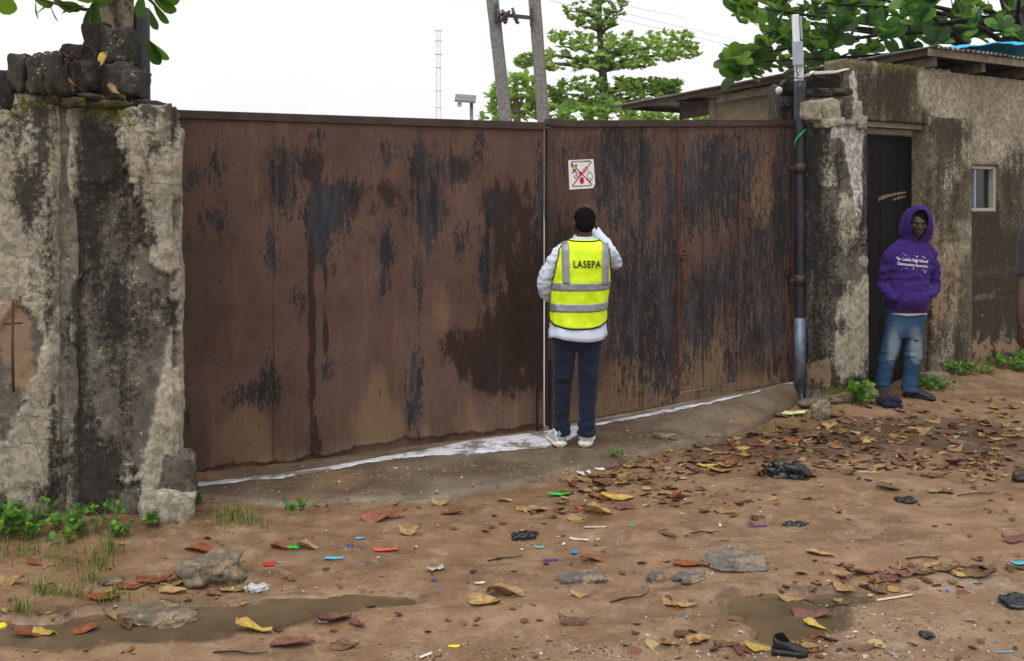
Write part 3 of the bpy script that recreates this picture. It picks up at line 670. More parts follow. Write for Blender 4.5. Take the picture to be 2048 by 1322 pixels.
def paint_conc(me, co, PL, DARKS, WHITE=(), RUSTS=(), MOSS=(), plv=None, base=(0, 0, 0, 0, 0)):
    px, py = proj(co)
    setattr_f(me, 'pl', plv if plv is not None else splats(px, py, PL) + base[0])
    for k, (nm, L) in enumerate((('dark', DARKS), ('white', WHITE), ('rust', RUSTS), ('moss', MOSS))):
        s_ = splats(px, py, L); setattr_f(me, nm, (.76 * (1 - np.exp(-1.3 * s_)) if nm == 'dark' else s_) + base[k + 1])
def column(foot, z0, ztop, step, disp, corner=.02, capn=5):
    """upright block on a footprint, finely divided, with displaced faces, chipped corners and an uneven top"""
    pts, nrm, cor = [], [], []
    n = len(foot); foot = [Vector(p) for p in foot]
    for i in range(n):
        a, b = foot[i], foot[(i + 1) % n]; L = (b - a).length; d = (b - a) / L; nn = Vector((d.y, -d.x)); k = max(2, int(L / step))
        for j in range(k):
            s = L * (j + .5) / k; pts.append(a + d * s); nrm.append(nn); cor.append(min(s, L - s))
    pts = np.array([tuple(p) for p in pts]); nrm = np.array([tuple(p) for p in nrm]); cor = np.array(cor)
    nrm_s = nrm + np.roll(nrm, 1, 0) + np.roll(nrm, -1, 0); nrm_s /= np.linalg.norm(nrm_s, axis=1)[:, None]
    nu = len(pts); top = np.array([ztop(x, y) for x, y in pts]); nz = int((top.max() - z0) / step)
    W = np.linspace(0, 1, nz)
    X = np.repeat(pts[None, :, 0], nz, 0); Y = np.repeat(pts[None, :, 1], nz, 0); Z = z0 + (top[None] - z0) * W[:, None]
    co = np.stack([X, Y, Z], -1)
    N3 = np.stack([np.repeat(nrm[None, :, 0], nz, 0), np.repeat(nrm[None, :, 1], nz, 0), 0 * Z], -1)
    NS = np.stack([np.repeat(nrm_s[None, :, 0], nz, 0), np.repeat(nrm_s[None, :, 1], nz, 0), 0 * Z], -1)
    dsp, pl = disp(co, N3)
    chip = np.exp(-cor / .022)[None] * (corner * (.35 + 1.0 * np.maximum(0, fbm(co * 9, 3, 77)) + .6 * vnoise(co * 3, 78)))
    edge = np.exp(-(top[None] - Z) / .02) * .012
    co2 = co + N3 * dsp[..., None] - NS * (chip + edge)[..., None]
    v = co2.reshape(-1, 3).tolist(); f = grid_faces(nu, nz, True).tolist(); plv = pl.reshape(-1).tolist()
    ring = co2[-1]; cen = ring.mean(0); base = (nz - 1) * nu
    for k in range(1, capn):
        t = k / capn; rr = ring * (1 - t) + cen * t
        rr[:, 2] = np.array([ztop(x, y) for x, y in rr[:, :2]]) + .012 * fbm(rr * 14, 2, 5)
        b2 = len(v); v += rr.tolist(); plv += [0.0] * nu
        f += [(base + i, base + (i + 1) % nu, b2 + (i + 1) % nu, b2 + i) for i in range(nu)]; base = b2
    v.append(tuple(cen)); plv.append(0.0); ci = len(v) - 1
    f += [(base + i, base + (i + 1) % nu, ci) for i in range(nu)]
    return np.array(v), f, np.array(plv)
def rock_mesh(name, seed, sx, sy, sz, boxy=.5, amp=.12, sub=3, freq=2.2):
    bm = bmesh.new(); bmesh.ops.create_cube(bm, size=2.0); bmesh.ops.subdivide_edges(bm, edges=list(bm.edges), cuts=2 ** sub - 1, use_grid_fill=True)
    me = bpy.data.meshes.new(name); bm.to_mesh(me); bm.free()
    c = co_of(me); s = c / np.linalg.norm(c, axis=1)[:, None]; c = s * (1 - boxy) + c * boxy * .86
    d = fbm(c * freq + seed * 7.7, 4, seed); c = c * (1 + amp * 2 * d)[:, None]
    c = c * np.array([sx, sy, sz]); me.polygons.foreach_set('use_smooth', np.ones(len(me.polygons), bool)); set_co(me, c); return me
def flat_attr(me, dark=.4, white=0, moss=0, rust=0, pl=0.3):
    n = len(me.vertices)
    for k, v in (('dark', dark), ('white', white), ('moss', moss), ('rust', rust), ('pl', pl)): setattr_f(me, k, np.full(n, v))
def block(px, py, d, wpx, hpx, depth, seed, mat, parent, dark=.5, moss=0.0, pl=.2, white=0.0, rotz=0.0, boxy=.72, amp=.10, roty=0.0, name='block', rust=0.0):
    s = F / d; me = rock_mesh(name, seed, wpx / s / 2, depth / 2, hpx / s / 2, boxy, amp); flat_attr(me, dark, white, moss, rust, pl)
    c = co_of(me); M = np.array((Matrix.Rotation(rotz, 3, 'Z') @ Matrix.Rotation(roty, 3, 'Y'))); p = P(px, py, d)
    set_co(me, c @ M.T + np.array(p)); return obj(name, me, mat, parent)

# broken pier on the left of the gate
PFR, PFL = Vector((-1.85, 5.50)), Vector((-2.325, 5.33)); BK = Vector((-.34, .94))
PL_P = [(300, 265, 62, 75, 1.2), (322, 370, 44, 90, 1.1), (330, 455, 30, 60, .9), (322, 520, 24, 30, .6), (335, 760, 26, 60, .8), (335, 880, 38, 90, 1.1), (318, 960, 40, 60, .8), (345, 600, 12, 70, .5), (285, 340, 28, 50, .6), (255, 960, 26, 60, .5)]
DK_P = [(190, 270, 50, 60, .9), (225, 330, 40, 60, .8), (175, 420, 24, 90, .55), (255, 430, 40, 90, .6), (200, 560, 60, 100, .4), (215, 700, 60, 90, .35), (260, 640, 40, 60, .35), (170, 880, 26, 90, .9), (190, 960, 46, 60, 1.1), (230, 930, 40, 60, .7), (300, 590, 40, 40, .3), (330, 640, 30, 50, .5), (315, 300, 26, 40, .3), (345, 245, 12, 70, .5), (250, 800, 26, 60, .35), (300, 225, 60, 18, .6), (155, 700, 12, 250, .8), (290, 480, 30, 30, .4)]
MS_P = [(225, 225, 50, 22, .5), (250, 250, 40, 20, .35), (200, 215, 60, 12, .4), (330, 225, 20, 10, .3), (260, 1000, 20, 20, .3)]
def disp_pier(co, N):
    px, py = proj(co); frontish = (N[..., 0] * .34 + N[..., 1] * -.94) > .5
    s = splats(px, py, PL_P) + .55 * fbm(co * np.array([8, 8, 6]), 5, 11, .6); pl = sstep(.455, .487, s) * frontish
    other = sstep(-.05, .1, fbm(co * 2.5, 4, 15)) * (~frontish)
    d = .042 * np.maximum(pl, other) + .020 * fbm(co * 3.0, 3, 12) + .013 * fbm(co * 10, 3, 13) + .006 * fbm(co * 34, 2, 14) * (1 - .7 * np.maximum(pl, other))
    # hollow where the render has dropped off in the middle, bulge at the foot
    d = d - .035 * splats(px, py, [(250, 470, 60, 120, 1), (230, 620, 60, 150, .6)]) + .035 * splats(px, py, [(240, 1010, 120, 60, 1)])
    return d, np.maximum(pl, other)
pier = thing('gate_pier', 'thick crumbling concrete gate pier with broken render and rubble on top', 'pier', (-2.2, 5.9, 0))
pfoot = [PFL, PFR, PFR + BK * 1.02, PFL + BK * 1.02]
ptop = lambda x, y: 2.285 + .05 * n1(x * 5, y * 5, 3) + .03 * n1(x * 16, y * 16, 9) + (.03 if x > -2.03 else -.01)
v, f, pl = column(pfoot, -.12, ptop, .0135, disp_pier, .035)
me = mesh('shaft', v, f, True); paint_conc(me, v, None, DK_P, (), [(330, 560, 20, 40, .3)], MS_P, pl, base=(0, .24, -.3, 0, 0)); obj('shaft', me, CONC, pier)
# kerb stone leaning against the foot of the pier
block(336, 1012, 5.40, 116, 76, .16, 303, CONC, pier, dark=.12, pl=.8, white=-.3, boxy=.7, amp=.10, rotz=R(20), roty=R(8), name='foot_block')
block(358, 968, 5.46, 76, 130, .14, 304, BLOCKM, pier, dark=.35, pl=.6, white=-.3, boxy=.5, amp=.17, rotz=R(20), roty=R(5), name='foot_block')

# plastered wall running away to the left of the pier
wl0 = t_at(112, PFL, Vector((-LD.x, -LD.y))); W0 = PFL - LD * (wl0); WALLD = -LD
PL_W = [(60, 300, 70, 120, 1.0), (60, 500, 60, 120, 1.0), (80, 800, 50, 150, .9), (40, 950, 60, 80, .8), (10, 400, 40, 200, .7), (100, 620, 20, 60, .6), (-150, 500, 200, 400, .8)]
DK_W = [(95, 300, 20, 70, .75), (60, 380, 30, 60, .7), (100, 480, 14, 120, .8), (20, 260, 40, 40, .6), (75, 220, 40, 26, .5), (30, 600, 30, 20, .6), (90, 640, 16, 40, .4), (110, 900, 14, 120, .7), (90, 985, 40, 30, .8), (10, 980, 10, 60, .6), (50, 430, 16, 80, .4), (70, 560, 20, 40, .4)]
RU_W = [(36, 690, 36, 90, 1.0), (20, 640, 30, 60, .6), (70, 780, 20, 40, .4)]
def disp_wall(co, N):
    px, py = proj(co)
    s = splats(px, py, PL_W) + .6 * fbm(co * np.array([8, 8, 6]), 5, 16, .6) - 1.6 * splats(px, py, [(40, 690, 34, 80, 1)]); pl = sstep(.335, .367, s)
    return .02 * pl + .012 * fbm(co * 3, 3, 17) + .006 * fbm(co * 12, 3, 18) + .003 * fbm(co * 36, 2, 19), pl
lwall = thing('boundary_wall', 'cream plastered boundary wall with dark mould joining the broken pier', 'wall', (-3.2, 5.1, 0))
wf = [W0 + WALLD * 1.9, W0, W0 + BK * .34, W0 + WALLD * 1.9 + BK * .34]
wtop = lambda x, y: 2.33 + .05 * n1(x * 4, y * 4, 13) + .02 * n1(x * 15, y * 15, 5)
v, f, pl = column(wf, -.12, wtop, .0145, disp_wall, .03)
me = mesh('wall_panel', v, f, True); paint_conc(me, v, None, DK_W, [(72, 440, 8, 6, 2.0)], RU_W, [(30, 215, 50, 20, .5), (100, 205, 60, 14, .4)], pl, base=(0, .2, -.3, 0, 0)); obj('wall_panel', me, CONC, lwall)
gf = [W0 + BK * .05, PFL + BK * .05, PFL + BK * .3, W0 + BK * .3]
gf = [Vector((p.x, p.y)) for p in gf]; gf[0] -= LD * .02; gf[3] -= LD * .02; gf[1] += LD * .02; gf[2] += LD * .02
v, f, pl = column(gf, -.12, lambda x, y: 2.31 + .03 * n1(x * 9, y * 9, 3), .016, lambda co, N: (.012 * fbm(co * 5, 3, 27) + .006 * fbm(co * 20, 2, 28), .3 + 0 * co[..., 0]), .005)
me = mesh('joint_fill', v, f, True); paint_conc(me, v, None, [(132, 300, 30, 200, .8), (132, 700, 30, 200, .9), (140, 950, 40, 120, 1.2)], (), (), [(135, 450, 20, 120, .2)], pl * 0 + .3, base=(0, -.1, -.3, 0, 0)); obj('joint_fill', me, CONC, lwall)
rb_ = Geo(); rb_.tube([P(26, 600, 4.985), P(25, 700, 4.99), P(27, 785, 4.99)], .007, 8); rb_.tube([P(8, 648, 4.985), P(44, 646, 5.0)], .005, 8)
rb_.obj('bared_rebar', plain('rusty_rebar', srgb(74, 54, 44), .8, .2, var=.3), lwall, True)
# rubble lumps set along the tops
for (px, py, w, h, sd, dk, ms) in [(6, 190, 86, 106, 1, .8, 0), (50, 150, 40, 88, 2, .5, .12), (88, 152, 46, 92, 3, .5, .1), (115, 150, 26, 96, 4, .3, .0), (-60, 190, 70, 100, 5, .7, 0)]:
    block(px, py, 5.30, w, h, .26, 100 + sd, BLOCKM, lwall, dark=dk, moss=ms, pl=.1, boxy=.66, amp=.11, roty=R(random.uniform(-4, 4)), name='block')
for (px, py, w, h, sd, dk, ms, d) in [(140, 162, 54, 82, 6, .55, .1, 5.45), (182, 155, 46, 78, 7, .6, .0, 5.48), (162, 112, 58, 44, 8, .55, 0, 5.5), (236, 168, 96, 90, 9, .5, .0, 5.6), (200, 86, 54, 84, 10, .8, 0, 5.75), (243, 95, 66, 88, 11, .5, 0, 5.72), (270, 168, 40, 60, 12, .2, .0, 5.55), (112, 196, 40, 40, 13, .3, .4, 5.36), (220, 212, 90, 20, 14, .4, .5, 5.45), (190, 196, 50, 16, 15, .3, .2, 5.42), (215, 118, 110, 60, 16, .7, .0, 5.78), (300, 212, 70, 22, 17, .3, .2, 5.6), (160, 208, 60, 24, 18, .4, .5, 5.40), (218, 146, 60, 50, 19, .7, .0, 5.74)]:
    block(px, py, d, w, h, .24, 110 + sd, BLOCKM, pier, dark=dk, moss=ms, pl=.1, boxy=.68, amp=.11, roty=R(random.uniform(-5, 5)), name='block')

# ------------------------------------------------------------------ guardhouse
O2 = Vector((3.32, 9.27)); IN = Vector((-FN.x, -FN.y))
def FP(u, off, z): return (O2.x + FD.x * u + FN.x * off, O2.y + FD.y * u + FN.y * off, z)
ut = lambda px: t_at(px, O2, FD)
zt = lambda px, py: CAMZ + (HY - py) * (O2.y + FD.y * ut(px)) / F
house = thing('guardhouse', 'small stained plaster guardhouse with a dark door, little window and tin roof', 'building', (*FP(2.0, -1.2, 0)[:2], 0))
u0, u1 = ut(1684), ut(2048) + 2.6
door_u = (ut(1722), ut(1853)); door_z = (-.2, zt(1780, 243)); win_u = (ut(1937), ut(1996)); win_z = (zt(1965, 423), zt(1965, 331))
DK_H = [(1990, 200, 120, 56, -.8), (2040, 260, 80, 60, -.5), (1960, 290, 30, 26, -.4), (1890, 170, 40, 30, -.3), (1760, 190, 40, 60, .6), (1730, 160, 40, 40, .35), (1800, 170, 26, 50, .8), (1840, 190, 40, 60, .25), (1830, 240, 60, 20, .3), (1960, 460, 40, 60, .6), (1900, 520, 60, 140, .3), (1990, 500, 60, 60, .55), (2020, 600, 60, 80, .6), (1960, 640, 60, 60, .6), (1980, 700, 80, 30, .6), (2040, 350, 24, 150, .5), (2010, 320, 16, 120, .35), (1930, 250, 30, 40, .3), (1990, 420, 40, 30, .4), (1960, 570, 60, 20, .5), (2100, 500, 100, 200, .5)]
PL_H = [(1980, 190, 110, 60, 1.1), (2050, 240, 80, 90, .8), (1900, 200, 40, 60, .7), (1960, 290, 50, 40, .6), (2030, 420, 40, 60, .3), (1750, 150, 16, 40, .5), (1850, 160, 14, 40, .6), (2200, 300, 140, 160, .8)]
WH_H = [(1710, 180, 8, 60, .9), (1722, 220, 8, 40, .7), (1740, 150, 6, 30, .6), (1780, 160, 6, 40, .6), (1800, 180, 5, 50, .7), (1700, 160, 10, 30, .8), (1765, 150, 10, 20, .5), (1835, 170, 8, 40, .6), (1845, 225, 26, 14, .6), (1905, 230, 26, 16, .7), (1815, 190, 6, 40, .5), (1970, 593, 15, 8, 1.5), (1956, 596, 8, 6, 1.2), (1988, 590, 5, 10, 1.2), (1985, 565, 5, 18, .8), (2001, 562, 3, 20, .85), (2012, 560, 4, 20, .8), (2012, 548, 12, 3, .8), (2026, 570, 8, 3, .8), (2012, 610, 14, 14, .6), (2010, 655, 12, 22, .9), (2000, 670, 10, 10, .7), (1960, 565, 14, 12, .5), (1945, 570, 10, 20, .45), (1975, 435, 26, 10, .4)]
RU_H = [(1960, 700, 30, 24, .6), (2020, 690, 30, 24, .6), (1900, 640, 100, 120, .22), (1990, 730, 60, 16, .5)]
def disp_house(co):
    px, py = proj(co)
    pl = sstep(.25, .45, splats(px, py, PL_H) + .3 * fbm(co * np.array([5, 5, 4]), 4, 51))
    dado = sstep(0, 5, py - (548 - (px - 1935) * .16 + 3 * fbm(co * 7, 2, 55))) * (px > 1930)
    crk = np.exp(-((py - (592 - (px - 1990) * .12)) / 1.8) ** 2) * (px > 1985) + np.exp(-((px - (1870 + 6 * fbm(co * np.array([0, 0, 9.]), 3, 57))) / 1.6) ** 2) * (py < 260) * (py > 150)
    return .008 * pl + .016 * dado + .010 * fbm(co * 2.5, 3, 52) + .006 * fbm(co * 11, 3, 53) + .0025 * fbm(co * 40, 2, 54) - .012 * crk, pl
def wall_grid(us, zs, holes, thick):
    nu, nz = len(us), len(zs)
    U, Z = np.meshgrid(us, zs); co = np.stack([O2.x + FD.x * U, O2.y + FD.y * U, Z], -1)
    d, pl = disp_house(co); co = co + np.array([FN.x, FN.y, 0]) * d[..., None]
    scal = np.where(np.arange(nz) == nz - 1, 1, 0)[:, None] * .03 * np.abs(np.sin(U * 26)) * (U < ut(1900)); co[..., 2] += scal
    fs = grid_faces(nu, nz); cu = (us[:-1] + us[1:]) / 2; cz = (zs[:-1] + zs[1:]) / 2; CU, CZ = np.meshgrid(cu, cz); keep = np.ones(CU.size, bool)
    for (a, b, c, e) in holes: keep &= ~((CU.ravel() > a) & (CU.ravel() < b) & (CZ.ravel() > c) & (CZ.ravel() < e))
    fs = fs[keep]; cf = co.reshape(-1, 3)
    me_f = [tuple(q) for q in fs.tolist()]
    from collections import Counter
    cnt = Counter(); 
    for q in me_f:
        for k in range(4): cnt[frozenset((q[k], q[(k + 1) % 4]))] += 1
    v = cf.tolist(); mp = {}
    def back(i):
        if i not in mp:
            p = cf[i]; mp[i] = len(v); v.append((p[0] - FN.x * thick, p[1] - FN.y * thick, p[2]))
        return mp[i]
    for q in list(me_f):
        for k in range(4):
            a, b = q[k], q[(k + 1) % 4]
            if cnt[frozenset((a, b))] == 1: me_f.append((b, a, back(a), back(b)))
    pl2 = np.concatenate([pl.ravel(), np.full(len(v) - len(cf), .3)])
    return np.array(v), me_f, pl2
def ax(a, b, step, marks):
    c = sorted([a, b] + [m_ for m_ in marks if a < m_ < b]); out = []
    for p, q in zip(c[:-1], c[1:]): k = max(1, int((q - p) / step)); out += list(np.linspace(p, q, k, endpoint=False))
    return np.array(out + [b])
us = ax(u0, u1, .018, [*door_u, *win_u]); zs = ax(-.2, 3.06, .018, [door_z[1], *win_z])
v, f, pl = wall_grid(us, zs, [(*door_u, *door_z), (*win_u, *win_z)], .20)
me = mesh('front_wall', v, f, True); paint_conc(me, v, None, DK_H, WH_H, RU_H, [(1800, 135, 120, 8, .7), (1720, 240, 30, 20, .5), (1960, 745, 100, 12, .4)], pl, base=(0, .26, -.28, .05, 0)); fix_normals(me); obj('front_wall', me, CONCW, house)
# pilaster beside the door
up0, up1 = ut(1853), ut(1936)
pf = [Vector(FP(up0 + .002, .055, 0)[:2]), Vector(FP(up1, .055, 0)[:2]), Vector(FP(up1, -.03, 0)[:2]), Vector(FP(up0 + .002, -.03, 0)[:2])]
def disp_pil(co, N):
    return .008 * fbm(co * 3, 3, 62) + .006 * fbm(co * 11, 3, 63) + .003 * fbm(co * 38, 2, 64), sstep(-.1, .5, fbm(co * 4, 3, 61))
v, f, pl = column(pf, -.1, lambda x, y: zt(1890, 236) + .01 * n1(x * 20, y * 20), .014, disp_pil, .012)
me = mesh('pilaster', v, f, True); paint_conc(me, v, None, [(1890, 260, 40, 30, .9), (1900, 330, 40, 80, .5), (1880, 480, 40, 120, .35), (1860, 640, 20, 120, .4), (1910, 690, 30, 60, .5)], [(1858, 420, 4, 200, .55), (1890, 240, 50, 6, .7), (1925, 290, 14, 10, .6), (1900, 360, 30, 50, .3), (1915, 430, 30, 40, .35)], [(1880, 600, 60, 160, .45), (1870, 500, 60, 140, .25)], (), pl, base=(0, .27, -.28, .0, 0)); obj('pilaster', me, CONCW, house)
# footing of the pilaster
block(1868, 762, 9.50, 60, 40, .2, 141, CONCW, house, dark=.3, pl=.5, boxy=.8, amp=.06, rotz=R(30), name='footing', rust=.3)
# other walls, floor and ceiling of the little room
PLW = plain('inner_plaster', srgb(120, 110, 92), .85, .2)
US = 1.0
for (a, b) in (((US, -.2), (US, -3.1)), ((u1 - .02, -.2), (u1 - .02, -3.1)), ((US - .08, -3.1), (u1 + .1, -3.1))):
    p, q = Vector(FP(*a, 0)), Vector(FP(*b, 0)); d = (q - p); n_ = Vector((d.y, -d.x, 0)).normalized() * .08
    gq = Geo(); gq.box((p + q) / 2 + Vector((0, 0, 1.43)), d / 2, n_, (0, 0, 1.63)); gq.obj('side_wall', PLW, house)
# door
m = Mat('blackened_door', rough=.6, spec=.12); c = m.mix(m.mr(m.noise(5, 5, .65, stretch=(1, 1, .3)), .4, .7), srgb(12, 13, 16), srgb(26, 26, 30)); c = m.mix(m.mr(m.noise(20, 5, .7, stretch=(1, 1, .2)), .66, .74), c, srgb(44, 40, 38)); m.col(c); m.bump(m.noise(40, 4, .6), .3, .004); DOORM = m.m
dw = door_u[1] - door_u[0]
hb = Geo(); 
def fbox(name, ua, ub, o0, o1, za, zb, mat, parent, bevel=.004):
    g_ = Geo(); g_.box(FP((ua + ub) / 2, (o0 + o1) / 2, (za + zb) / 2), (FD.x * (ub - ua) / 2, FD.y * (ub - ua) / 2, 0), (FN.x * (o1 - o0) / 2, FN.y * (o1 - o0) / 2, 0), (0, 0, (zb - za) / 2))
    return g_.obj(name, mat, parent, bevel=bevel)
nb = 4
zd = door_z[1] - .115
dr = fbox('door', door_u[0] + .002, door_u[1] - .002, -.19, -.165, -.05, zd, DOORM, house, .003)
for k in range(1, nb): fbox('plank_joint', door_u[0] + dw * k / nb - .003, door_u[0] + dw * k / nb + .003, -.1635, -.1615, .1, zd - .03, plain('dark_gap%d' % k, srgb(8, 8, 9), .8, .1), dr, 0)
fbox('kick_rail', door_u[0] + .02, door_u[1] - .02, -.164, -.145, .12, .20, DOORM, dr)
SCR = plain('bare_wood_scrape', srgb(128, 108, 84), .8, .2)
for (a, b, c_, e) in [(1757, 1776, 405, 413), (1776, 1812, 399, 404), (1785, 1812, 408, 412)]:
    du0, du1 = t_at(a, Vector(FP(0, -.165, 0)[:2]), FD), t_at(b, Vector(FP(0, -.165, 0)[:2]), FD)
    q = [FP(du0, -.1645, zt(a, e) + .05), FP(du1, -.1645, zt(b, e) + .09), FP(du1, -.1645, zt(b, c_) + .08), FP((du0 + du1) / 2, -.1645, zt(a, c_) + .07), FP(du0, -.1645, zt(a, c_) + .05)]
    mobj('scrape', q, [(0, 1, 2, 3, 4)], SCR, dr, fix=True)
fbox('door_header', door_u[0] + .001, door_u[1] - .002, -.17, -.04, door_z[1] - .055, door_z[1] - .003, plain('header_timber', srgb(128, 118, 100), .75, .25, var=.25, bump=.3), house)
fbox('door_header', door_u[0] + .001, door_u[1] - .12, -.15, -.08, door_z[1] - .115, door_z[1] - .062, plain('header_timber_b', srgb(104, 96, 84), .75, .25, var=.25, bump=.3), house)
# window
FRM = plain('white_aluminium', srgb(158, 156, 146), .45, .4, var=.1, scale=25); BLU = plain('blue_grey_aluminium', srgb(132, 146, 164), .45, .4, var=.1)
m = Mat('dusty_glass', srgb(36, 42, 52), .08, .5); m.col(m.mix(m.mr(m.noise(8, 5, .7, stretch=(1, 1, .3)), .4, .75), srgb(28, 33, 42), srgb(66, 74, 84))); GLASS = m.m
wf_ = fbox('window', win_u[0] + .002, win_u[0] + .028, -.09, -.03, win_z[0], win_z[1], FRM, house)
fbox('jamb', win_u[1] - .045, win_u[1] - .002, -.09, -.02, win_z[0], win_z[1], FRM, wf_)
fbox('head', win_u[0] + .03, win_u[1] - .047, -.09, -.02, win_z[1] - .035, win_z[1] - .002, FRM, wf_)
fbox('sill', win_u[0] + .03, win_u[1] - .047, -.09, -.005, win_z[0] + .002, win_z[0] + .035, FRM, wf_)
um = win_u[0] + (win_u[1] - win_u[0]) * .34
fbox('mullion', um - .016, um + .016, -.085, -.04, win_z[0] + .036, win_z[1] - .036, BLU, wf_)
fbox('pane', win_u[0] + .029, um - .017, -.072, -.066, win_z[0] + .036, win_z[1] - .036, GLASS, wf_, 0)
fbox('pane', um + .017, win_u[1] - .046, -.082, -.076, win_z[0] + .036, win_z[1] - .036, plain('dark_glass', srgb(26, 27, 28), .1, .5), wf_, 0)
# tin roof
m = Mat('old_zinc_sheet', rough=.5, spec=.4, metal=.35); c = m.mix(m.mr(m.noise(4, 6, .65), .35, .68), srgb(74, 66, 60), srgb(118, 116, 116)); c = m.mix(m.mr(m.noise(9, 6, .7), .55, .68), c, srgb(86, 58, 42)); m.col(c); m.bump(m.noise(40, 4, .6), .2, .003); ZINC = m.m
WOOD = plain('grey_weathered_timber', srgb(118, 108, 96), .8, .2, var=.3, scale=14, bump=.4)
WOODD = plain('dark_timber', srgb(70, 58, 48), .8, .2, var=.3, scale=14, bump=.4)
def corrugated(name, p0, du, dv, wu, lv, mat, parent, amp=.014, pitch=.076, seed=0):
    p0, du, dv = Vector(p0), Vector(du).normalized(), Vector(dv).normalized(); n = du.cross(dv).normalized()
    if n.z < 0: n = -n
    nu = int(wu / pitch * 10); nv_ = 12; v = []
    for j in range(nv_):
        for i in range(nu):
            a = wu * i / (nu - 1); b = lv * j / (nv_ - 1)
            v.append(p0 + du * a + dv * (b + (.02 * n1(a * 3, seed) if j == 0 else 0)) + n * (amp * math.sin(2 * math.pi * a / pitch) + .012 * n1(a * 1.5, b * 1.2, seed)))
    o = mobj(name, v, grid_faces(nu, nv_), mat, parent, True); s = o.modifiers.new('t', 'SOLIDIFY'); s.thickness = .0025; s.offset = 0
    return o
C0 = P(1868, 92, 9.42); bd = Vector((-FD.y, FD.x, -.029))
for k in range(5):
    st_ = Vector((C0.x + FD.x * .84 * k, C0.y + FD.y * .84 * k, C0.z + .004 * (k % 2)))
    corrugated('roof_sheet', st_, (FD.x, FD.y, 0), bd, .90, 5.0, ZINC, house, seed=k)
fb = Geo(); e_ = Vector((FD.x, FD.y, 0)); pos = C0 + e_ * 1.9 + Vector((-FD.y, FD.x, 0)) * .05 + Vector((0, 0, -.052)); fb.box(pos, e_ * 1.9, Vector((-FD.y, FD.x, 0)) * .018, (0, 0, .035)); fb.obj('fascia_board', WOOD, house, bevel=.003)
for px in (1893, 1990, 2080):
    k = t_at(px, Vector((C0.x, C0.y)), FD); a = C0 + e_ * k + Vector((0, 0, -.115)); rf = Geo(); bdir = Vector((-FD.y, FD.x, -.029)).normalized()
    rf.box(a + bdir * 1.62 + e_ * .0, e_ * .03, bdir * 1.5, (0, 0, .045)); rf.obj('rafter', WOOD, house, bevel=.003)
vg = Geo(); lft = C0 + Vector((0, 0, -.045)); bdir = Vector((-FD.y, FD.x, -.029)).normalized(); vg.box(lft + bdir * 2.45 + e_ * .05, e_ * .012, bdir * 2.4, (0, 0, .026)); vg.obj('verge_board', WOODD, house, bevel=.002)
for k in range(5):
    pu = Geo(); pu.box(C0 + bdir * (.9 + .95 * k) + e_ * 1.9 + Vector((0, 0, -.05)), e_ * 1.85, bdir * .025, (0, 0, .03)); pu.obj('purlin', WOODD, house)
db = Geo(); q_ = C0 + bdir * 3.55 + e_ * .34; db.box(q_ + Vector((0, 0, -.17)), e_ * .015, bdir * .45, (0, 0, .10)); db.obj('fascia_board', WOODD, house, bevel=.003)
pr = Geo(); q_ = C0 + bdir * 3.98 + e_ * .34; pr.tube([(q_.x, q_.y, -.1), (q_.x, q_.y, q_.z - .05)], .022, 8); pr.obj('prop', WOODD, house)
# blue tarpaulin weighed down on the roof
TARP = plain('blue_tarpaulin', srgb(10, 168, 214), .4, .4, var=.12, bump=.3, bscale=30)
tv = []; nuu, nvv2 = 40, 14
tk = t_at(1935, Vector((C0.x, C0.y)), FD)
for j in range(nvv2):
    for i in range(nuu):
        a = tk + 1.9 * i / (nuu - 1) - .16 * j / nvv2 * 0; b = .12 + .9 * j / (nvv2 - 1); q = C0 + e_ * (a + (.10 * b)) + bdir * b
        tv.append(q + Vector((0, 0, .035 + .26 * (i / nuu) ** .7 * math.sin(math.pi * min(1, .15 + b)) + .07 * max(0, n1(a * 3.4, b * 3.1, 4)) + .012 * n1(a * 11, b * 11, 6))))
to = mobj('tarpaulin', tv, grid_faces(nuu, nvv2), TARP, None, True); to.modifiers.new('t', 'SOLIDIFY').thickness = .003
tag(to, 'bright blue crumpled tarpaulin lying on the tin roof of the guardhouse', 'tarpaulin')

# ------------------------------------------------------------------ pier on the right of the gate
Q0 = Vector((2.706, 8.50)); Q1 = Q0 + FD * .49; QB = Vector((-FD.y, FD.x))
DK_Q = [(1632, 330, 26, 110, 1.1), (1640, 470, 26, 90, .5), (1680, 330, 14, 60, .6), (1735, 330, 12, 120, .7), (1635, 600, 30, 140, .45), (1690, 580, 20, 16, .9), (1682, 655, 16, 20, .9), (1700, 770, 50, 20, .9), (1660, 740, 20, 40, .5), (1720, 430, 20, 80, .5), (1690, 480, 40, 60, .4), (1625, 720, 20, 50, .6), (1735, 730, 10, 40, .7)]
WH_Q = [(1700, 262, 40, 18, 1.0), (1712, 330, 14, 90, .85), (1700, 300, 26, 40, .7), (1690, 400, 26, 60, .45), (1665, 300, 8, 90, .45), (1720, 400, 10, 60, .7), (1690, 500, 20, 40, .4), (1665, 600, 8, 120, .35), (1680, 640, 14, 120, .3)]
PL_Q = [(1715, 690, 30, 70, 1.1), (1700, 630, 26, 60, .9), (1690, 480, 24, 60, .6), (1735, 600, 12, 150, .6), (1680, 720, 20, 40, .5), (1700, 420, 30, 60, .4), (1650, 330, 30, 100, .5)]
def disp_q(co, N):
    px, py = proj(co); s = splats(px, py, PL_Q) + .35 * fbm(co * np.array([7, 7, 5]), 4, 71); pl = sstep(.40, .44, s)
    return .012 * pl + .010 * fbm(co * 4, 3, 72) + .008 * fbm(co * 13, 3, 73) + .003 * fbm(co * 36, 2, 74) + .05 * sstep(.18, -.02, co[..., 2]), pl
pier2 = thing('gate_pier', 'stained square gate pier with flaking white paint and broken top beside the guardhouse', 'pier', (2.95, 8.8, 0))
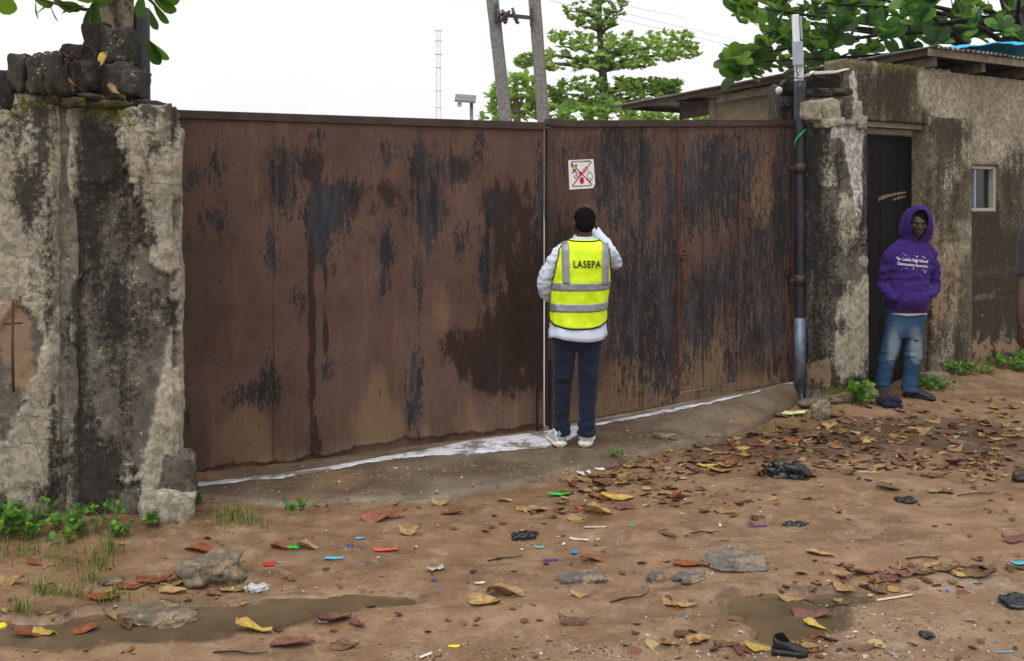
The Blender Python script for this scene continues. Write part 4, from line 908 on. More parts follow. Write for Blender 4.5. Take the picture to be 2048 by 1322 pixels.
v, f, pl = column([Q0, Q1, Q1 + QB * .47, Q0 + QB * .47], -.1, lambda x, y: 2.475 + .03 * n1(x * 9, y * 9, 3), .0135, disp_q, .02)
me = mesh('shaft', v, f, True); paint_conc(me, v, None, DK_Q, WH_Q, [(1630, 745, 26, 30, .9), (1655, 750, 8, 30, .8), (1612, 420, 6, 260, .5)], [(1680, 783, 40, 8, 1.2), (1640, 250, 20, 10, .4)], pl, base=(0, .2, -.2, 0, 0)); obj('shaft', me, CONC, pier2)
for (px, py, w, h, sd, dk, pl_, wh, d) in [(1622, 222, 30, 46, 1, .2, .8, 0, 8.6), (1655, 222, 44, 56, 2, .15, .9, .1, 8.62), (1686, 222, 16, 54, 3, .6, .6, 0, 8.7), (1702, 224, 28, 50, 4, .25, .9, .1, 8.72), (1660, 246, 60, 22, 5, .1, .9, .3, 8.6), (1712, 246, 24, 32, 6, .2, .8, .5, 8.72), (1640, 186, 60, 20, 7, .6, .2, 0, 8.8), (1680, 184, 40, 16, 8, .5, .3, 0, 8.8), (1620, 172, 60, 34, 9, .8, .1, 0, 9.0), (1660, 165, 60, 40, 10, .7, .1, 0, 9.15), (1690, 246, 30, 14, 11, .2, .7, .3, 8.66)]:
    block(px, py, d, w, h, .2, 160 + sd, CONC if sd < 7 or sd == 11 else BLOCKM, pier2, dark=dk, pl=pl_, white=wh - .25, moss=.25 if sd in (1, 5, 10) else 0, boxy=.74, amp=.10, rotz=R(30 + random.uniform(-8, 8)), roty=R(random.uniform(-6, 6)))
# stub of wall behind the lamp post
stub = thing('wall_stub', 'dark broken stub of block wall behind the lamp post under the shed roof', 'wall', (*P(1585, 400, 9.35)[:2], 0))
sp = P(1586, 300, 9.3); sf = [Vector((sp.x - .14, sp.y)), Vector((sp.x + .18, sp.y + .05)), Vector((sp.x + .14, sp.y + .3)), Vector((sp.x - .18, sp.y + .25))]
v, f, pl = column(sf, -.2, lambda x, y: 2.86 + .06 * n1(x * 8, y * 8), .02, lambda co, N: (.015 * fbm(co * 5, 3, 82) + .008 * fbm(co * 18, 2, 83), 0 * co[..., 0] + .1), .03)
me = mesh('blockwork', v, f, True); flat_attr(me, .5, -.3, 0, 0, .2); obj('blockwork', me, BLOCKM, stub)
for (px, py, w, h, d, sd) in [(1580, 172, 40, 30, 9.25, 1), (1592, 150, 46, 24, 9.4, 2), (1572, 205, 30, 24, 9.2, 3), (1615, 150, 40, 24, 9.5, 4)]:
    block(px, py, d, w, h, .2, 190 + sd, BLOCKM, stub, dark=.6, pl=.1, moss=.15 if sd == 3 else 0, boxy=.7)
# pale strips of flashing lying over the pier
for (a, b, w, k) in [((1612, 152, 8.75), (1626, 143, 8.8), .014, 0), ((1624, 146, 8.8), (1667, 144, 8.95), .026, 1), ((1666, 145, 8.94), (1695, 138, 9.05), .014, 2)]:
    p, q = P(*a), P(*b); d = (q - p); g_ = Geo(); g_.box((p + q) / 2, d / 2, Vector((0, .05, .006)), (0, 0, w / 2)); o = g_.obj('roof_flashing', plain('pale_flashing%d' % k, srgb(206, 202, 190), .6, .3, var=.12), None, bevel=.004)
    tag(o, ['short end of pale flashing tucked behind the lamp post', 'broad pale flashing strip lying across the rubble of the pier', 'narrow pale flashing strip touching the guardhouse wall'][k], 'flashing', 'pale flashing strips over the pier')
# round bulb lamp under the shed eave
bl = thing('bulb_lamp', 'small round glass bulb lamp under the shed eave beside the post', 'lamp', P(1558, 190, 9.1))
g_ = Geo(); g_.add(*ellipsoid(P(1558, 181, 9.05), .032, .032, .036)); g_.obj('glass_bulb', plain('milky_glass', srgb(190, 196, 204), .1, .5), bl, True)
g_ = Geo(); g_.tube([P(1559, 174, 9.06), P(1566, 166, 9.1), P(1572, 160, 9.2)], [.024, .018, .012], 10); g_.obj('bulb_holder', DARKM, bl, True)
# ------------------------------------------------------------------ twin-pole power structure, wires, street lamp, mast
CPOLE = concrete('grey_pole_concrete', srgb(156, 154, 150), srgb(128, 125, 120), srgb(74, 72, 70), srgb(118, 115, 110), moss=False)
DP = 18.0
tp = thing('utility_pole', 'leaning pair of square concrete power poles joined by a steel crossarm', 'utility pole', P(1050, 600, DP))
def pole(x0, x1, w0, w1):
    a, b = P(x1, 243, DP), P(x0, 0, DP); d = (b - a); a2 = a - d * (a.z + .2) / d.z; b2 = a + d * (1 + 2.6)
    nseg = 60; v = []; W = lambda t: (w1 * (1 - t) + w0 * t) * DP / F / 2
    for j in range(nseg):
        t = j / (nseg - 1); p = a2 * (1 - t) + b2 * t; h = W(.5 + .3 * t)
        ch = .72
        for (sx, sy) in ((-1, -ch), (-ch, -1), (ch, -1), (1, -ch), (1, ch), (ch, 1), (-ch, 1), (-1, ch)):
            v.append((p.x + h * sx + .006 * n1(p.z * 4, sx, sy), p.y + h * sy, p.z))
    f = grid_faces(8, nseg, True).tolist() + [tuple(range(7, -1, -1)), tuple(range((nseg - 1) * 8, nseg * 8))]
    me = mesh('concrete_pole', v, f); n_ = len(v)
    for nm, val in (('pl', .4), ('dark', -.15), ('white', -.5), ('rust', 0), ('moss', 0)): setattr_f(me, nm, np.full(n_, val))
    return obj('concrete_pole', me, CPOLE, tp)
pole(985, 1012, 22, 30); pole(1069, 1087, 22, 28)
IRON = plain('dark_galvanised_iron', srgb(62, 60, 64), .5, .4, var=.2); PORC = plain('brown_porcelain', srgb(58, 44, 44), .35, .5)
g_ = Geo(); q, r_ = P(988, 28, DP - .16), P(1066, 36, DP - .16); d = r_ - q; g_.box((q + r_) / 2, d / 2, (0, .03, 0), (0, 0, .032)); g_.obj('crossarm', IRON, tp)
for (x0, y0, x1, y1, x2, y2) in [(996, 14, 998, 30, 996, 44), (1003, 20, 1014, 30, 1010, 48), (1025, 16, 1028, 30, 1036, 48), (1020, 22, 1012, 28, 1002, 44)]:
    g_ = Geo(); z_ = DP - .24
    g_.tube([P(x0, y0, z_), P(x1, y1, z_), P(x2, y2, z_)], [.025, .034, .022], 8)
    for k in range(3):
        c_ = P(x1 + (x2 - x1) * (.2 + .3 * k), y1 + (y2 - y1) * (.2 + .3 * k), z_); g_.add(*ellipsoid(c_, .05, .05, .018, None, 10, 6))
    g_.obj('fuse_insulator', PORC, tp, True)
for (x, y) in [(992, 26), (1063, 34)]:
    g_ = Geo(); g_.box(P(x, y, DP - .15), (.03, 0, 0), (0, .03, 0), (0, 0, .16)); g_.obj('clamp_bracket', IRON, tp)
WIRE = plain('pale_wire', srgb(196, 196, 198), .5, .3, var=.05)
for k, (a, b) in enumerate([((1150, 6, 19.0), (1245, 33, 21.0)), ((1172, -4, 19.0), (1252, 20, 21.0)), ((1215, -8, 19.0), (1256, 5, 21.0))]):
    p0, p1 = P(1050, -330 + 26 * k, DP), P(1420 + 50 * k, 60 + 30 * k, 13.0)
    dir_ = (P(*b) - P(*a)); pts = [P(*a) + dir_ * t + Vector((0, 0, -.08 * math.sin(math.pi * (t + 3) / 6))) for t in np.linspace(-3.0, 5.5, 30)]
    g_ = Geo(); g_.tube(pts, .005, 5); o = g_.obj('power_line', WIRE, None, True); tag(o, ['lowest of three thin pale wires by the layered tree top', 'middle of three thin pale wires by the layered tree top', 'highest of three thin pale wires by the layered tree top'][k], 'wire', 'overhead wires by the layered tree')
sol = thing('street_lamp', 'small solar street lamp on a thin grey pole behind the gate', 'street lamp', P(943, 500, 25))
sm_ = plain('lamp_pole_grey', srgb(120, 130, 134), .5, .4)
q = P(943, 240, 25); g_ = Geo(); g_.tube([(q.x, q.y, -.1), (q.x, q.y, P(943, 196, 25).z)], [.05, .045], 10); g_.obj('pole', sm_, sol, True)
g_ = Geo(); c_ = P(931, 197, 25); g_.box(c_, (.26, 0, -.02), (0, .2, .10), (0, 0, .02)); g_.obj('solar_panel', plain('panel_blue_grey', srgb(96, 96, 104), .3, .5), sol)
g_ = Geo(); g_.box(P(919, 209, 24.9), (.05, 0, 0), (0, .05, 0), (0, 0, .05)); g_.tube([P(919, 208, 24.9), P(925, 198, 25)], .012, 6); g_.obj('camera_dome', plain('lamp_white', srgb(180, 180, 180), .4, .4), sol, bevel=.01)
DM = 300.0
mast = thing('radio_mast', 'tall thin lattice radio mast coloured pale as if fading into rainy haze', 'mast', P(877, 600, DM))
ms = plain('haze_paled_mast_steel', srgb(206, 198, 198), .6, .3, var=.1)  # haze fading painted into the colour: steel made paler than the thin air would
ztop = P(877, 60, DM).z; cx = P(877, 60, DM).x; hw = .62
def lattice(nm, z0, z1, hw):
    g_ = Geo(); cs = [(-hw, -hw), (hw, -hw), (hw, hw), (-hw, hw)]; k = int((z1 - z0) / 2.4)
    for (a, b) in cs: g_.box((cx + a, DM + b, (z0 + z1) / 2), (.05, 0, 0), (0, .05, 0), (0, 0, (z1 - z0) / 2))
    for j in range(k):
        z = z0 + (z1 - z0) * j / k; zz = z0 + (z1 - z0) * (j + 1) / k
        for i in range(4):
            p, q_ = cs[i], cs[(i + 1) % 4]
            g_.tube([(cx + p[0], DM + p[1], z), (cx + q_[0], DM + q_[1], z)], .035, 4); g_.tube([(cx + p[0], DM + p[1], z), (cx + q_[0], DM + q_[1], zz)], .03, 4)
    return g_.obj(nm, ms, mast)
lattice('lattice_section', -1, 30.0, hw * 1.15); lattice('lattice_section', 30.0, 42.0, hw); lattice('lattice_section', 42.0, ztop, hw * .85)
for z in (31.0, 36.0, 43.0, 47.0, 51.0, ztop - .2):
    g_ = Geo(); g_.box((cx, DM, z), (hw + .5, 0, 0), (0, hw, 0), (0, 0, .07)); g_.obj('antenna_frame', ms, mast)

# ------------------------------------------------------------------ trees
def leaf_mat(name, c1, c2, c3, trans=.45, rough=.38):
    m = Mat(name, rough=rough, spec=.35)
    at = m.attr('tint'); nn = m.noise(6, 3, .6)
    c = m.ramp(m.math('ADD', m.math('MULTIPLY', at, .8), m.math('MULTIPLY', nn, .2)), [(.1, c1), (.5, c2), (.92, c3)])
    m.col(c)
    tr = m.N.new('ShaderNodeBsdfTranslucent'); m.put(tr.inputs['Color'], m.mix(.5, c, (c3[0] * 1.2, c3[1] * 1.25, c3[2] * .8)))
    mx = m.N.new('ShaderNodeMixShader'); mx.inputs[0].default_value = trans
    out = m.N['Material Output']; m.t.links.new(m.b.outputs[0], mx.inputs[1]); m.t.links.new(tr.outputs[0], mx.inputs[2]); m.t.links.new(mx.outputs[0], out.inputs['Surface'])
    return m.m
LEAFG = leaf_mat('almond_leaf_green', srgb(26, 52, 24), srgb(46, 92, 36), srgb(112, 146, 40))
LEAFD = leaf_mat('almond_leaf_dark', srgb(26, 52, 28), srgb(42, 86, 42), srgb(118, 158, 48), .5, .42)
LEAFM = leaf_mat('far_leaf_green', srgb(52, 90, 44), srgb(96, 140, 62), srgb(166, 194, 88), .5, .45)
BARK = plain('tree_bark', srgb(84, 76, 64), .9, .15, var=.35, scale=12, bump=.8, bscale=30)
_LS = [(0, .03), (.18, .13), (.42, .24), (.68, .30), (.86, .25), (.96, .13), (1.0, .02)]     # obovate outline
def leaf_geo(M, L, fold=.12, curl=.1, st=_LS, wid=1.0):
    v = []
    for (t, w) in st:
        z = -curl * t * t
        for s in (-1, 0, 1): v.append(M @ Vector((s * w * L * wid, t * L, (z + (fold * w * abs(s))) * L)))
    n = len(st); f = []
    for k in range(n - 1):
        a = k * 3; f += [(a, a + 1, a + 4, a + 3), (a + 1, a + 2, a + 5, a + 4)]
    return v, f
def rosette(c, axis, size, n, rng, spread=.9):
    """matrices of the leaves of one terminal cluster"""
    out = []; A = Vector(axis).normalized(); q = A.to_track_quat('Z', 'Y').to_matrix().to_4x4()
    for k in range(n):
        ph = 2 * math.pi * (k * .382 + rng.uniform(-.05, .05)); tilt = spread * rng.uniform(.45, 1.25)
        M = Matrix.Translation(c) @ q @ Matrix.Rotation(ph, 4, 'Z') @ Matrix.Rotation(math.pi / 2 - tilt, 4, 'X') @ Matrix.Rotation(rng.uniform(-.4, .4), 4, 'Y')
        out.append((M, size * rng.uniform(.6, 1.15)))
    return out
def leaves_mesh(name, mats, rng, st=None, tint=None):
    v, f, t = [], [], []
    for (M, L) in mats:
        a, b = leaf_geo(M, L, rng.uniform(.05, .3), rng.uniform(-.05, .35), st or _LS); o = len(v); v += a; f += [tuple(i + o for i in q) for q in b]
        tv = tint(M) if tint else rng.random(); t += [tv] * len(a)
    me = mesh(name, v, f, True); setattr_f(me, 'tint', t); return me
_S4 = [(0, .05), (.4, .24), (.75, .29), (1.0, .05)]

# layered almond tree behind the gate
rng = random.Random(3)
DT = 24.0
tt = thing('almond_tree', 'layered green almond tree with flat tiers of branches behind the gate', 'tree', P(1203, 560, DT))
tr = Geo(); base = P(1203, 300, DT)
tr.tube([(base.x + .1, DT, -.1), P(1206, 240, DT), P(1208, 180, DT), P(1203, 110, DT), P(1198, 40, DT), P(1200, -20, DT), P(1204, -60, DT)], [.16, .13, .11, .085, .07, .05, .03], 10)
TIERS = [(1200, 22, 1130, 1250, 34, 26), (1195, 52, 1150, 1230, 10, 8), (1205, 108, 1034, 1402, 28, 90), (1210, 92, 1100, 1390, 24, 60), (1210, 130, 1150, 1300, 12, 18), (1205, 186, 1096, 1355, 30, 95), (1290, 172, 1240, 1360, 14, 30), (1180, 214, 1100, 1300, 12, 40), (1070, 125, 1032, 1100, 8, 12), (1190, -20, 1150, 1260, 20, 20)]
mats = []
for (cx_, cy_, x0, x1, dy, cnt) in TIERS:
    hw_ = (x1 - x0) / 2
    for k in range(int(cnt * 3.2)):
        t = rng.uniform(-1, 1); px = (x0 + x1) / 2 + hw_ * t
        edge = 1 - abs(t) ** 2.5
        py = cy_ - (16 * abs(t) ** 2 if cy_ == 92 else (-6 + 12 * t if cy_ == 108 else 0)) + rng.uniform(-1, 1) * dy * (.35 + .65 * edge)
        dz = rng.uniform(-1, 1) * hw_ * DT / F * .8 * max(.25, edge)
        c = P(px, py, DT + dz); mats += rosette(c, (rng.uniform(-.5, .5), rng.uniform(-.7, .1), 1), rng.uniform(.09, .17), rng.randint(8, 11), rng, 1.0)
    # limbs of the tier
    for sx in (x0 + 10, x1 - 10, (x0 + x1) / 2 - 30, (x0 + x1) / 2 + 40):
        tr.tube([P(1204, cy_ + dy * .6 + 6, DT), P((1204 + sx) / 2, cy_ + 4, DT + rng.uniform(-.6, .6)), P(sx, cy_, DT + rng.uniform(-.8, .8))], [.05, .03, .012], 6)
tr.obj('trunk', plain('grey_green_bark', srgb(82, 78, 70), .9, .15, var=.25), tt, True)
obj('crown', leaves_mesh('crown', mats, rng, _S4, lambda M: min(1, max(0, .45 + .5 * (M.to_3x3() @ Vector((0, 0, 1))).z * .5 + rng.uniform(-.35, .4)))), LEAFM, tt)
# pawpaw-like small tree beside the poles
t2 = thing('pawpaw_tree', 'small bushy green tree half hidden by the leaning concrete poles', 'tree', P(1035, 580, 21))
tr = Geo(); DT2 = 21.0; b0 = P(1034, 245, DT2); tr.tube([(b0.x, DT2, -.1), P(1034, 230, DT2), P(1030, 170, DT2)], [.10, .08, .05], 8); tr.tube([P(1034, 235, DT2), P(1046, 190, DT2)], [.05, .03], 6)
tr.obj('trunk', plain('pale_bark', srgb(120, 110, 88), .9, .15), t2, True); mats = []
for k in range(130):
    px = rng.uniform(980, 1090); py = rng.uniform(152, 240); 
    if ((px - 1035) / 58) ** 2 + ((py - 205) / 52) ** 2 > 1: continue
    mats += rosette(P(px, py, DT2 + rng.uniform(-.5, .7)), (rng.uniform(-.6, .6), rng.uniform(-.6, .2), 1), rng.uniform(.13, .22), 8, rng, 1.1)
obj('crown', leaves_mesh('crown', mats, rng, _S4, lambda M: rng.uniform(.2, .95)), LEAFM, t2)
# bushes along the far side of the yard
def bush(label, xs, ys, d, cnt, dd, sz=.2):
    b = thing('bush', label, 'bush', P((xs[0] + xs[1]) / 2, 560, d), 'bushes across the yard'); mats = []
    for k in range(cnt):
        px = rng.uniform(*xs); t = (px - xs[0]) / (xs[1] - xs[0]); top = ys[0] + (ys[1] - ys[0]) * .35 * (n1(px * .03, d) + .4)
        mats += rosette(P(px, rng.uniform(top, ys[1]), d + rng.uniform(-dd, dd)), (rng.uniform(-.6, .6), rng.uniform(-.6, .2), 1), rng.uniform(.7, 1.1) * sz, 8, rng, 1.1)
    obj('foliage', leaves_mesh('foliage', mats, rng, _S4, lambda M: rng.uniform(.1, .8)), LEAFM, b)
    g_ = Geo(); 
    for k in range(3): p = P(xs[0] + (xs[1] - xs[0]) * (.25 + .25 * k), 260, d); g_.tube([(p.x, p.y, -.1), (p.x + rng.uniform(-.2, .2), p.y, p.z + .2)], [.05, .03], 6)
    g_.obj('stem', BARK, b, True)
bush('low leafy bush under the layered tree, seen over the gate', (1088, 1250), (205, 262), 22.5, 90, .7)
bush('leafy bush under the tip of the shed roof, seen over the gate', (1245, 1432), (216, 262), 19.0, 90, .6, .17)
bush('small leafy bush at the foot of the leaning poles', (962, 1000), (234, 262), 22.0, 14, .4)

# big almond tree over the guardhouse: 300 nearest leaves are parts of their own
rng = random.Random(11)
bt = thing('almond_tree', 'large dark-leaved almond tree spreading over the guardhouse roof', 'tree', P(2032, 600, 12.6))
tr = Geo(); b0 = P(2034, 100, 12.6)
tr.tube([(b0.x, 12.6, -.1), (b0.x - .02, 12.6, 2), P(2034, 100, 12.6), P(2036, -60, 12.6), P(2030, -260, 12.6)], [.24, .2, .17, .15, .10], 12)
rc = []
def inside(px, py):
    if px < 1452: return False
    low = np.interp(px, [1450, 1470, 1500, 1520, 1560, 1700, 1760, 1900, 2100], [60, 75, 100, 158, 160, 128, 120, 95, 80])
    return py < low + 4
lim = []
for k in range(2000):
    if len(rc) >= 175: break
    px = rng.uniform(1450, 2120); py = rng.uniform(-130, 160)
    if not inside(px, py): continue
    if 1455 < px < 1545 and 40 < py < 95 and rng.random() < .75: continue
    if py < 0 and rng.random() < .55: continue
    rc.append((px, py, rng.uniform(10.6, 13.4)))
rc += [(1478, 112, 10.8), (1470, 122, 10.7), (1490, 130, 10.9), (1505, 118, 11), (1480, 150, 11.2), (1500, 148, 11.0), (1482, 28, 10.8), (1478, 45, 10.7), (1500, 20, 10.9), (1470, 10, 11), (1520, 60, 11), (1540, 90, 11.1), (1545, 120, 11.2), (1560, 60, 11.0), (1530, 135, 11.2)]
mats = []
for (px, py, d) in rc:
    c = P(px, py, d); mats += [(M, L, px, py, d) for (M, L) in rosette(c, (rng.uniform(-.7, .7), rng.uniform(-.9, .2), rng.uniform(.2, 1)), rng.uniform(.15, .26), rng.randint(7, 10), rng, 1.05)]
    if rng.random() < .9:
        mid = c * .5 + Vector((b0.x, 12.6, 3.6)) * .5 + Vector((0, 0, rng.uniform(.0, .5))); lim.append((c, mid))
for (c, mid) in lim[::9]: tr.tube([(b0.x, 12.6, rng.uniform(3.2, 4.2)), mid, c], [.045, .025, .008], 6)
tr.obj('trunk', plain('dark_bark', srgb(46, 42, 38), .9, .15, var=.3, bump=.6), bt, True)
def vis(m):
    p = m[0].translation; q = m[0] @ Vector((0, m[1], 0)); x, y = proj(np.array([(p.x + q.x) / 2, (p.y + q.y) / 2, (p.z + q.z) / 2])); return (0 < x < 2048) and (-5 < y < 175)
inn = sorted([m for m in mats if vis(m)], key=lambda m: m[4]); near = inn[:300]; nid = set(id(m) for m in near); rest = [m for m in mats if id(m) not in nid]
var = []
for k in range(14):
    v, f = leaf_geo(Matrix.Identity(4), 1.0, rng.uniform(.05, .35), rng.uniform(-.1, .4), wid=rng.uniform(.85, 1.15)); me = mesh('leaf', v, f, True); setattr_f(me, 'tint', np.clip(.42 - .4 * (k / 13) ** .7 + np.where(k in (11, 12, 13, 10), .75, .12), 0, 1) + np.linspace(-.06, .06, len(v))); me.materials.append(LEAFD); var.append(me)
for m_ in near:
    lf = bpy.data.objects.new('leaf', var[rng.randrange(14)] if m_[2] > 1545 else var[rng.choice((2, 5, 8, 10, 11, 12, 13, 12, 11))]); COL.objects.link(lf); lf.parent = bt; lf.matrix_parent_inverse = Matrix.Translation(bt.location).inverted(); lf.matrix_world = m_[0] @ Matrix.Scale(m_[1], 4)
    lf.matrix_basis = m_[0] @ Matrix.Scale(m_[1], 4)
o = obj('crown', leaves_mesh('crown', [(m_[0], m_[1]) for m_ in rest], rng, _LS, lambda M: rng.choice((.05, .15, .25, .35, .45, .9))), LEAFD, bt); o['kind'] = 'stuff'

# tree rising behind the broken pier on the left
rng = random.Random(5)
lt_ = thing('almond_tree', 'mottled tree trunk with a few large leaves rising behind the broken pier', 'tree', P(228, 900, 6.0))
m = Mat('mottled_bark', rough=.88, spec=.2); nb_ = m.noise(9, 6, .66, stretch=(1, 1, .7)); c = m.mix(m.mr(nb_, .42, .56), srgb(60, 55, 48), srgb(138, 130, 106)); c = m.mix(m.mr(m.noise(40, 4, .7), .55, .7), c, srgb(78, 72, 58)); m.col(c); m.bump(m.noise(24, 5, .7), .8, .02); MOT = m.m
v, nn_, ns = [], 28, 90
q0 = P(222, 60, 6.0)
for j in range(ns):
    t = j / (ns - 1); z = -.1 + 5.3 * t; cxx = q0.x + .03 * math.sin(z * 2.1) - .0 * t; rr = .118 - .012 * t
    for i in range(nn_):
        a = 2 * math.pi * i / nn_; r2 = rr * (1 + .16 * n1(math.cos(a) * 1.6, math.sin(a) * 1.6, z * 2.2, 3)); v.append((cxx + r2 * math.cos(a), 6.05 + r2 * math.sin(a), z))
mobj('trunk', v, grid_faces(nn_, ns, True), MOT, lt_, True)
br_ = Geo(); br_.tube([P(226, -40, 6.05), P(190, 22, 5.95), P(166, 18, 5.9), P(124, 10, 5.85), P(60, -6, 5.8)], [.03, .014, .012, .010, .006], 8); br_.tube([P(230, -30, 6.05), P(290, -10, 5.9), P(310, 10, 5.85)], [.02, .012, .008], 8); br_.tube([P(262, 40, 6.1), P(300, 85, 6.25)], [.015, .008], 8)
br_.obj('branch', BARK, lt_, True)
def leaf_at(name, px, py, d, L, ang, face, tint, parent, mat, wid=1.0, curl=.15):
    """a single large leaf with its stalk at a point; ang = direction in the upright plane, face = turn about its length"""
    v, f = leaf_geo(Matrix.Identity(4), 1.0, .18, curl, wid=wid); me = mesh(name, v, f, True); setattr_f(me, 'tint', np.full(len(v), tint)); me.materials.append(mat)
    o = bpy.data.objects.new(name, me); COL.objects.link(o); o.parent = parent; o.matrix_parent_inverse = Matrix.Translation(parent.location).inverted()
    o.matrix_basis = Matrix.Translation(P(px, py, d)) @ Matrix.Rotation(ang, 4, 'Y') @ Matrix.Rotation(R(90), 4, 'X') @ Matrix.Rotation(face, 4, 'Y') @ Matrix.Scale(L, 4); return o
for (px, py, L, ang, face, tn_) in [(-30, -8, .19, 115, .3, .95), (120, 2, .16, 250, 1.1, .7), (118, 4, .13, 110, .8, .4), (98, 0, .13, 165, 1.2, .3), (72, 2, .11, 180, 1.3, .3), (170, 12, .15, 260, 1.0, .8), (180, 14, .16, 60, .9, .55), (192, 2, .22, 190, .2, .12), (185, 8, .16, 200, .7, .3), (100, -10, .16, 130, 1.0, .35), (130, -14, .18, 100, .9, .9), (60, -10, .14, 120, .9, .8), (300, -14, .18, 130, .8, .2), (306, 4, .15, 150, .9, .35), (300, 82, .15, 140, .9, .85), (296, 78, .16, 160, .4, .25), (310, -6, .14, 100, .7, .3), (285, -12, .14, 190, .3, .35), (300, 20, .12, 165, .6, .15)]:
    leaf_at('leaf', px, py, 5.85, L, R(ang), face, tn_, lt_, LEAFG)
rest = []
for (px, py) in [(60, -60), (140, -70), (200, -90), (280, -70), (340, -60), (0, -60), (100, -110), (240, -130)]:
    rest += rosette(P(px, py, 5.9 + rng.uniform(-.4, .5)), (rng.uniform(-.5, .5), rng.uniform(-.5, .2), 1), .19, 8, rng, .9)
obj('crown', leaves_mesh('crown', rest, rng, _LS), LEAFG, lt_)
# ------------------------------------------------------------------ people
def remesh(name, parts, voxel, smooth=2):
    g_ = Geo()
    for v, f in parts: g_.add(v, f)
    me = mesh(name, g_.v, g_.f); fix_normals(me)
    o = bpy.data.objects.new('tmp', me); COL.objects.link(o)
    r = o.modifiers.new('r', 'REMESH'); r.mode = 'VOXEL'; r.voxel_size = voxel; r.use_smooth_shade = True
    if smooth: s = o.modifiers.new('s', 'SMOOTH'); s.factor = .5; s.iterations = smooth
    bpy.context.view_layer.update()
    out = bpy.data.meshes.new_from_object(o.evaluated_get(bpy.context.evaluated_depsgraph_get())); out.name = name
    bpy.data.objects.remove(o); bpy.data.meshes.remove(me)
    out.materials.clear()
    out.polygons.foreach_set('use_smooth', np.ones(len(out.polygons), bool)); out.update()
    return out
def wrinkle(me, fn):
    c = co_of(me); n = no_of(me); set_co(me, c + n * fn(c)[:, None])
class Loft:
    """body-like closed form: rows of (row y in photo, x left, x right, half depth, depth offset)"""
    def __init__(s, rows, d, power=2.3):
        s.r = np.array(rows, float); s.d = d; s.k = F / d; s.p = power
    def at(s, y):
        return [float(np.interp(y, s.r[:, 0], s.r[:, i])) for i in (1, 2, 3, 4)]
    def pt(s, th, y, ex=0.0):
        xl, xr, b, off = s.at(y); c = (xl + xr) / 2; a = (xr - xl) / 2 / s.k
        q = 2 / s.p; sx = math.sin(th); cs = math.cos(th)
        x = math.copysign(abs(sx) ** q, sx) * (a + ex); yy = -math.copysign(abs(cs) ** q, cs) * (b + ex)
        return Vector(((c - CX) / s.k + x, s.d + off + yy, CAMZ + (HY - y) / s.k))
    def front(s, px, y, ex=0.0):                  # point on the side towards the street at a photo column
        xl, xr, b, off = s.at(y); c = (xl + xr) / 2; a = (xr - xl) / 2 / s.k
        sx = max(-.995, min(.995, ((px - c) / s.k) / (a + ex))); cs = (1 - abs(sx) ** s.p) ** (1 / s.p)
        return Vector(((px - CX) / s.k, s.d + off - cs * (b + ex), CAMZ + (HY - y) / s.k))
    def solid(s, n=36, m=24, y0=None, y1=None, ex=0.0):
        ys = np.linspace(y0 if y0 is not None else s.r[0, 0], y1 if y1 is not None else s.r[-1, 0], m)
        v = [s.pt(2 * math.pi * i / n, y, ex) for y in ys for i in range(n)]; f = grid_faces(n, m, True).tolist()
        return v, f + [tuple(range(n)), tuple(range((m - 1) * n, m * n))][:2]
def cloth_mat(name, c, var=.1, rough=.85, weave=900.0, spec=.2, sheen=.1):
    m = Mat(name, c, rough, spec); n = m.noise(7, 5, .6); m.col(m.mix(m.mr(n, .3, .7), [x * (1 - var) for x in c], [min(1, x * (1 + var)) for x in c])); m.set('Sheen Weight', sheen)
    m.bump(m.noise(weave, 2, .5), .12, .001); m.bump(m.noise(22, 4, .6), .25, .006); return m.m
def skin_mat(name, c):
    m = Mat(name, c, .48, .4); m.col(m.mix(m.mr(m.noise(30, 4, .6), .3, .7), [x * .8 for x in c], [x * 1.2 for x in c])); m.bump(m.noise(220, 3, .6), .15, .001); return m.m
SKIN = skin_mat('dark_skin', srgb(72, 48, 36)); SKIN2 = skin_mat('very_dark_skin', srgb(66, 45, 35)); NAIL = plain('finger_nail', srgb(150, 104, 86), .4, .4, var=.05); HAIR = plain('short_black_hair', srgb(16, 15, 15), .95, .05, var=.3, scale=60, bump=.9, bscale=240)
def hand(wrist, direc, palm_n, side, curl=.35, s=1.0, spread=.10):
    """palm and five fingers; direc = wrist to knuckles, palm_n = way the palm faces, side = +1 thumb on the cross(direc, palm_n) side"""
    w = Vector(wrist); d = Vector(direc).normalized(); n = Vector(palm_n); n = (n - d * n.dot(d)).normalized(); x = d.cross(n) * side
    out = [tube([w - d * .02 * s, w + d * .03 * s, w + d * .065 * s, w + d * .092 * s], [(.024 * s, .019 * s), (.034 * s, .017 * s), (.041 * s, .015 * s), (.038 * s, .012 * s)], 14, n, 3)]
    tips = []
    for k, (off, L) in enumerate(((.030, .072), (.010, .080), (-.010, .075), (-.029, .058))):
        b = w + d * .080 * s + x * off * s; dd = (d + x * (off / .03) * spread).normalized(); pts = [b, b + dd * .02 * s]; a = 0.0; p = pts[-1].copy()
        for seg in (.42, .33, .25):
            a += curl * (1.0 if seg != .42 else .7); v_ = dd * math.cos(a) + n * math.sin(a); p = p + v_ * L * seg * s; pts.append(p.copy())
        out.append(tube(pts, [.0095 * s, .0095 * s, .0088 * s, .0080 * s, .0062 * s], 10, n, 2)); tips.append(p.copy())
    t0 = w + d * .022 * s + x * .026 * s; t1 = t0 + (d * .6 + x * .75 + n * .25).normalized() * .034 * s; t2 = t1 + (d * .85 + x * .4 + n * .35).normalized() * .03 * s; t3 = t2 + (d * .9 + x * .1 + n * .45).normalized() * .024 * s
    out.append(tube([t0, t1, t2, t3], [.014 * s, .0115 * s, .010 * s, .007 * s], 10, n, 3))
    return out, tips
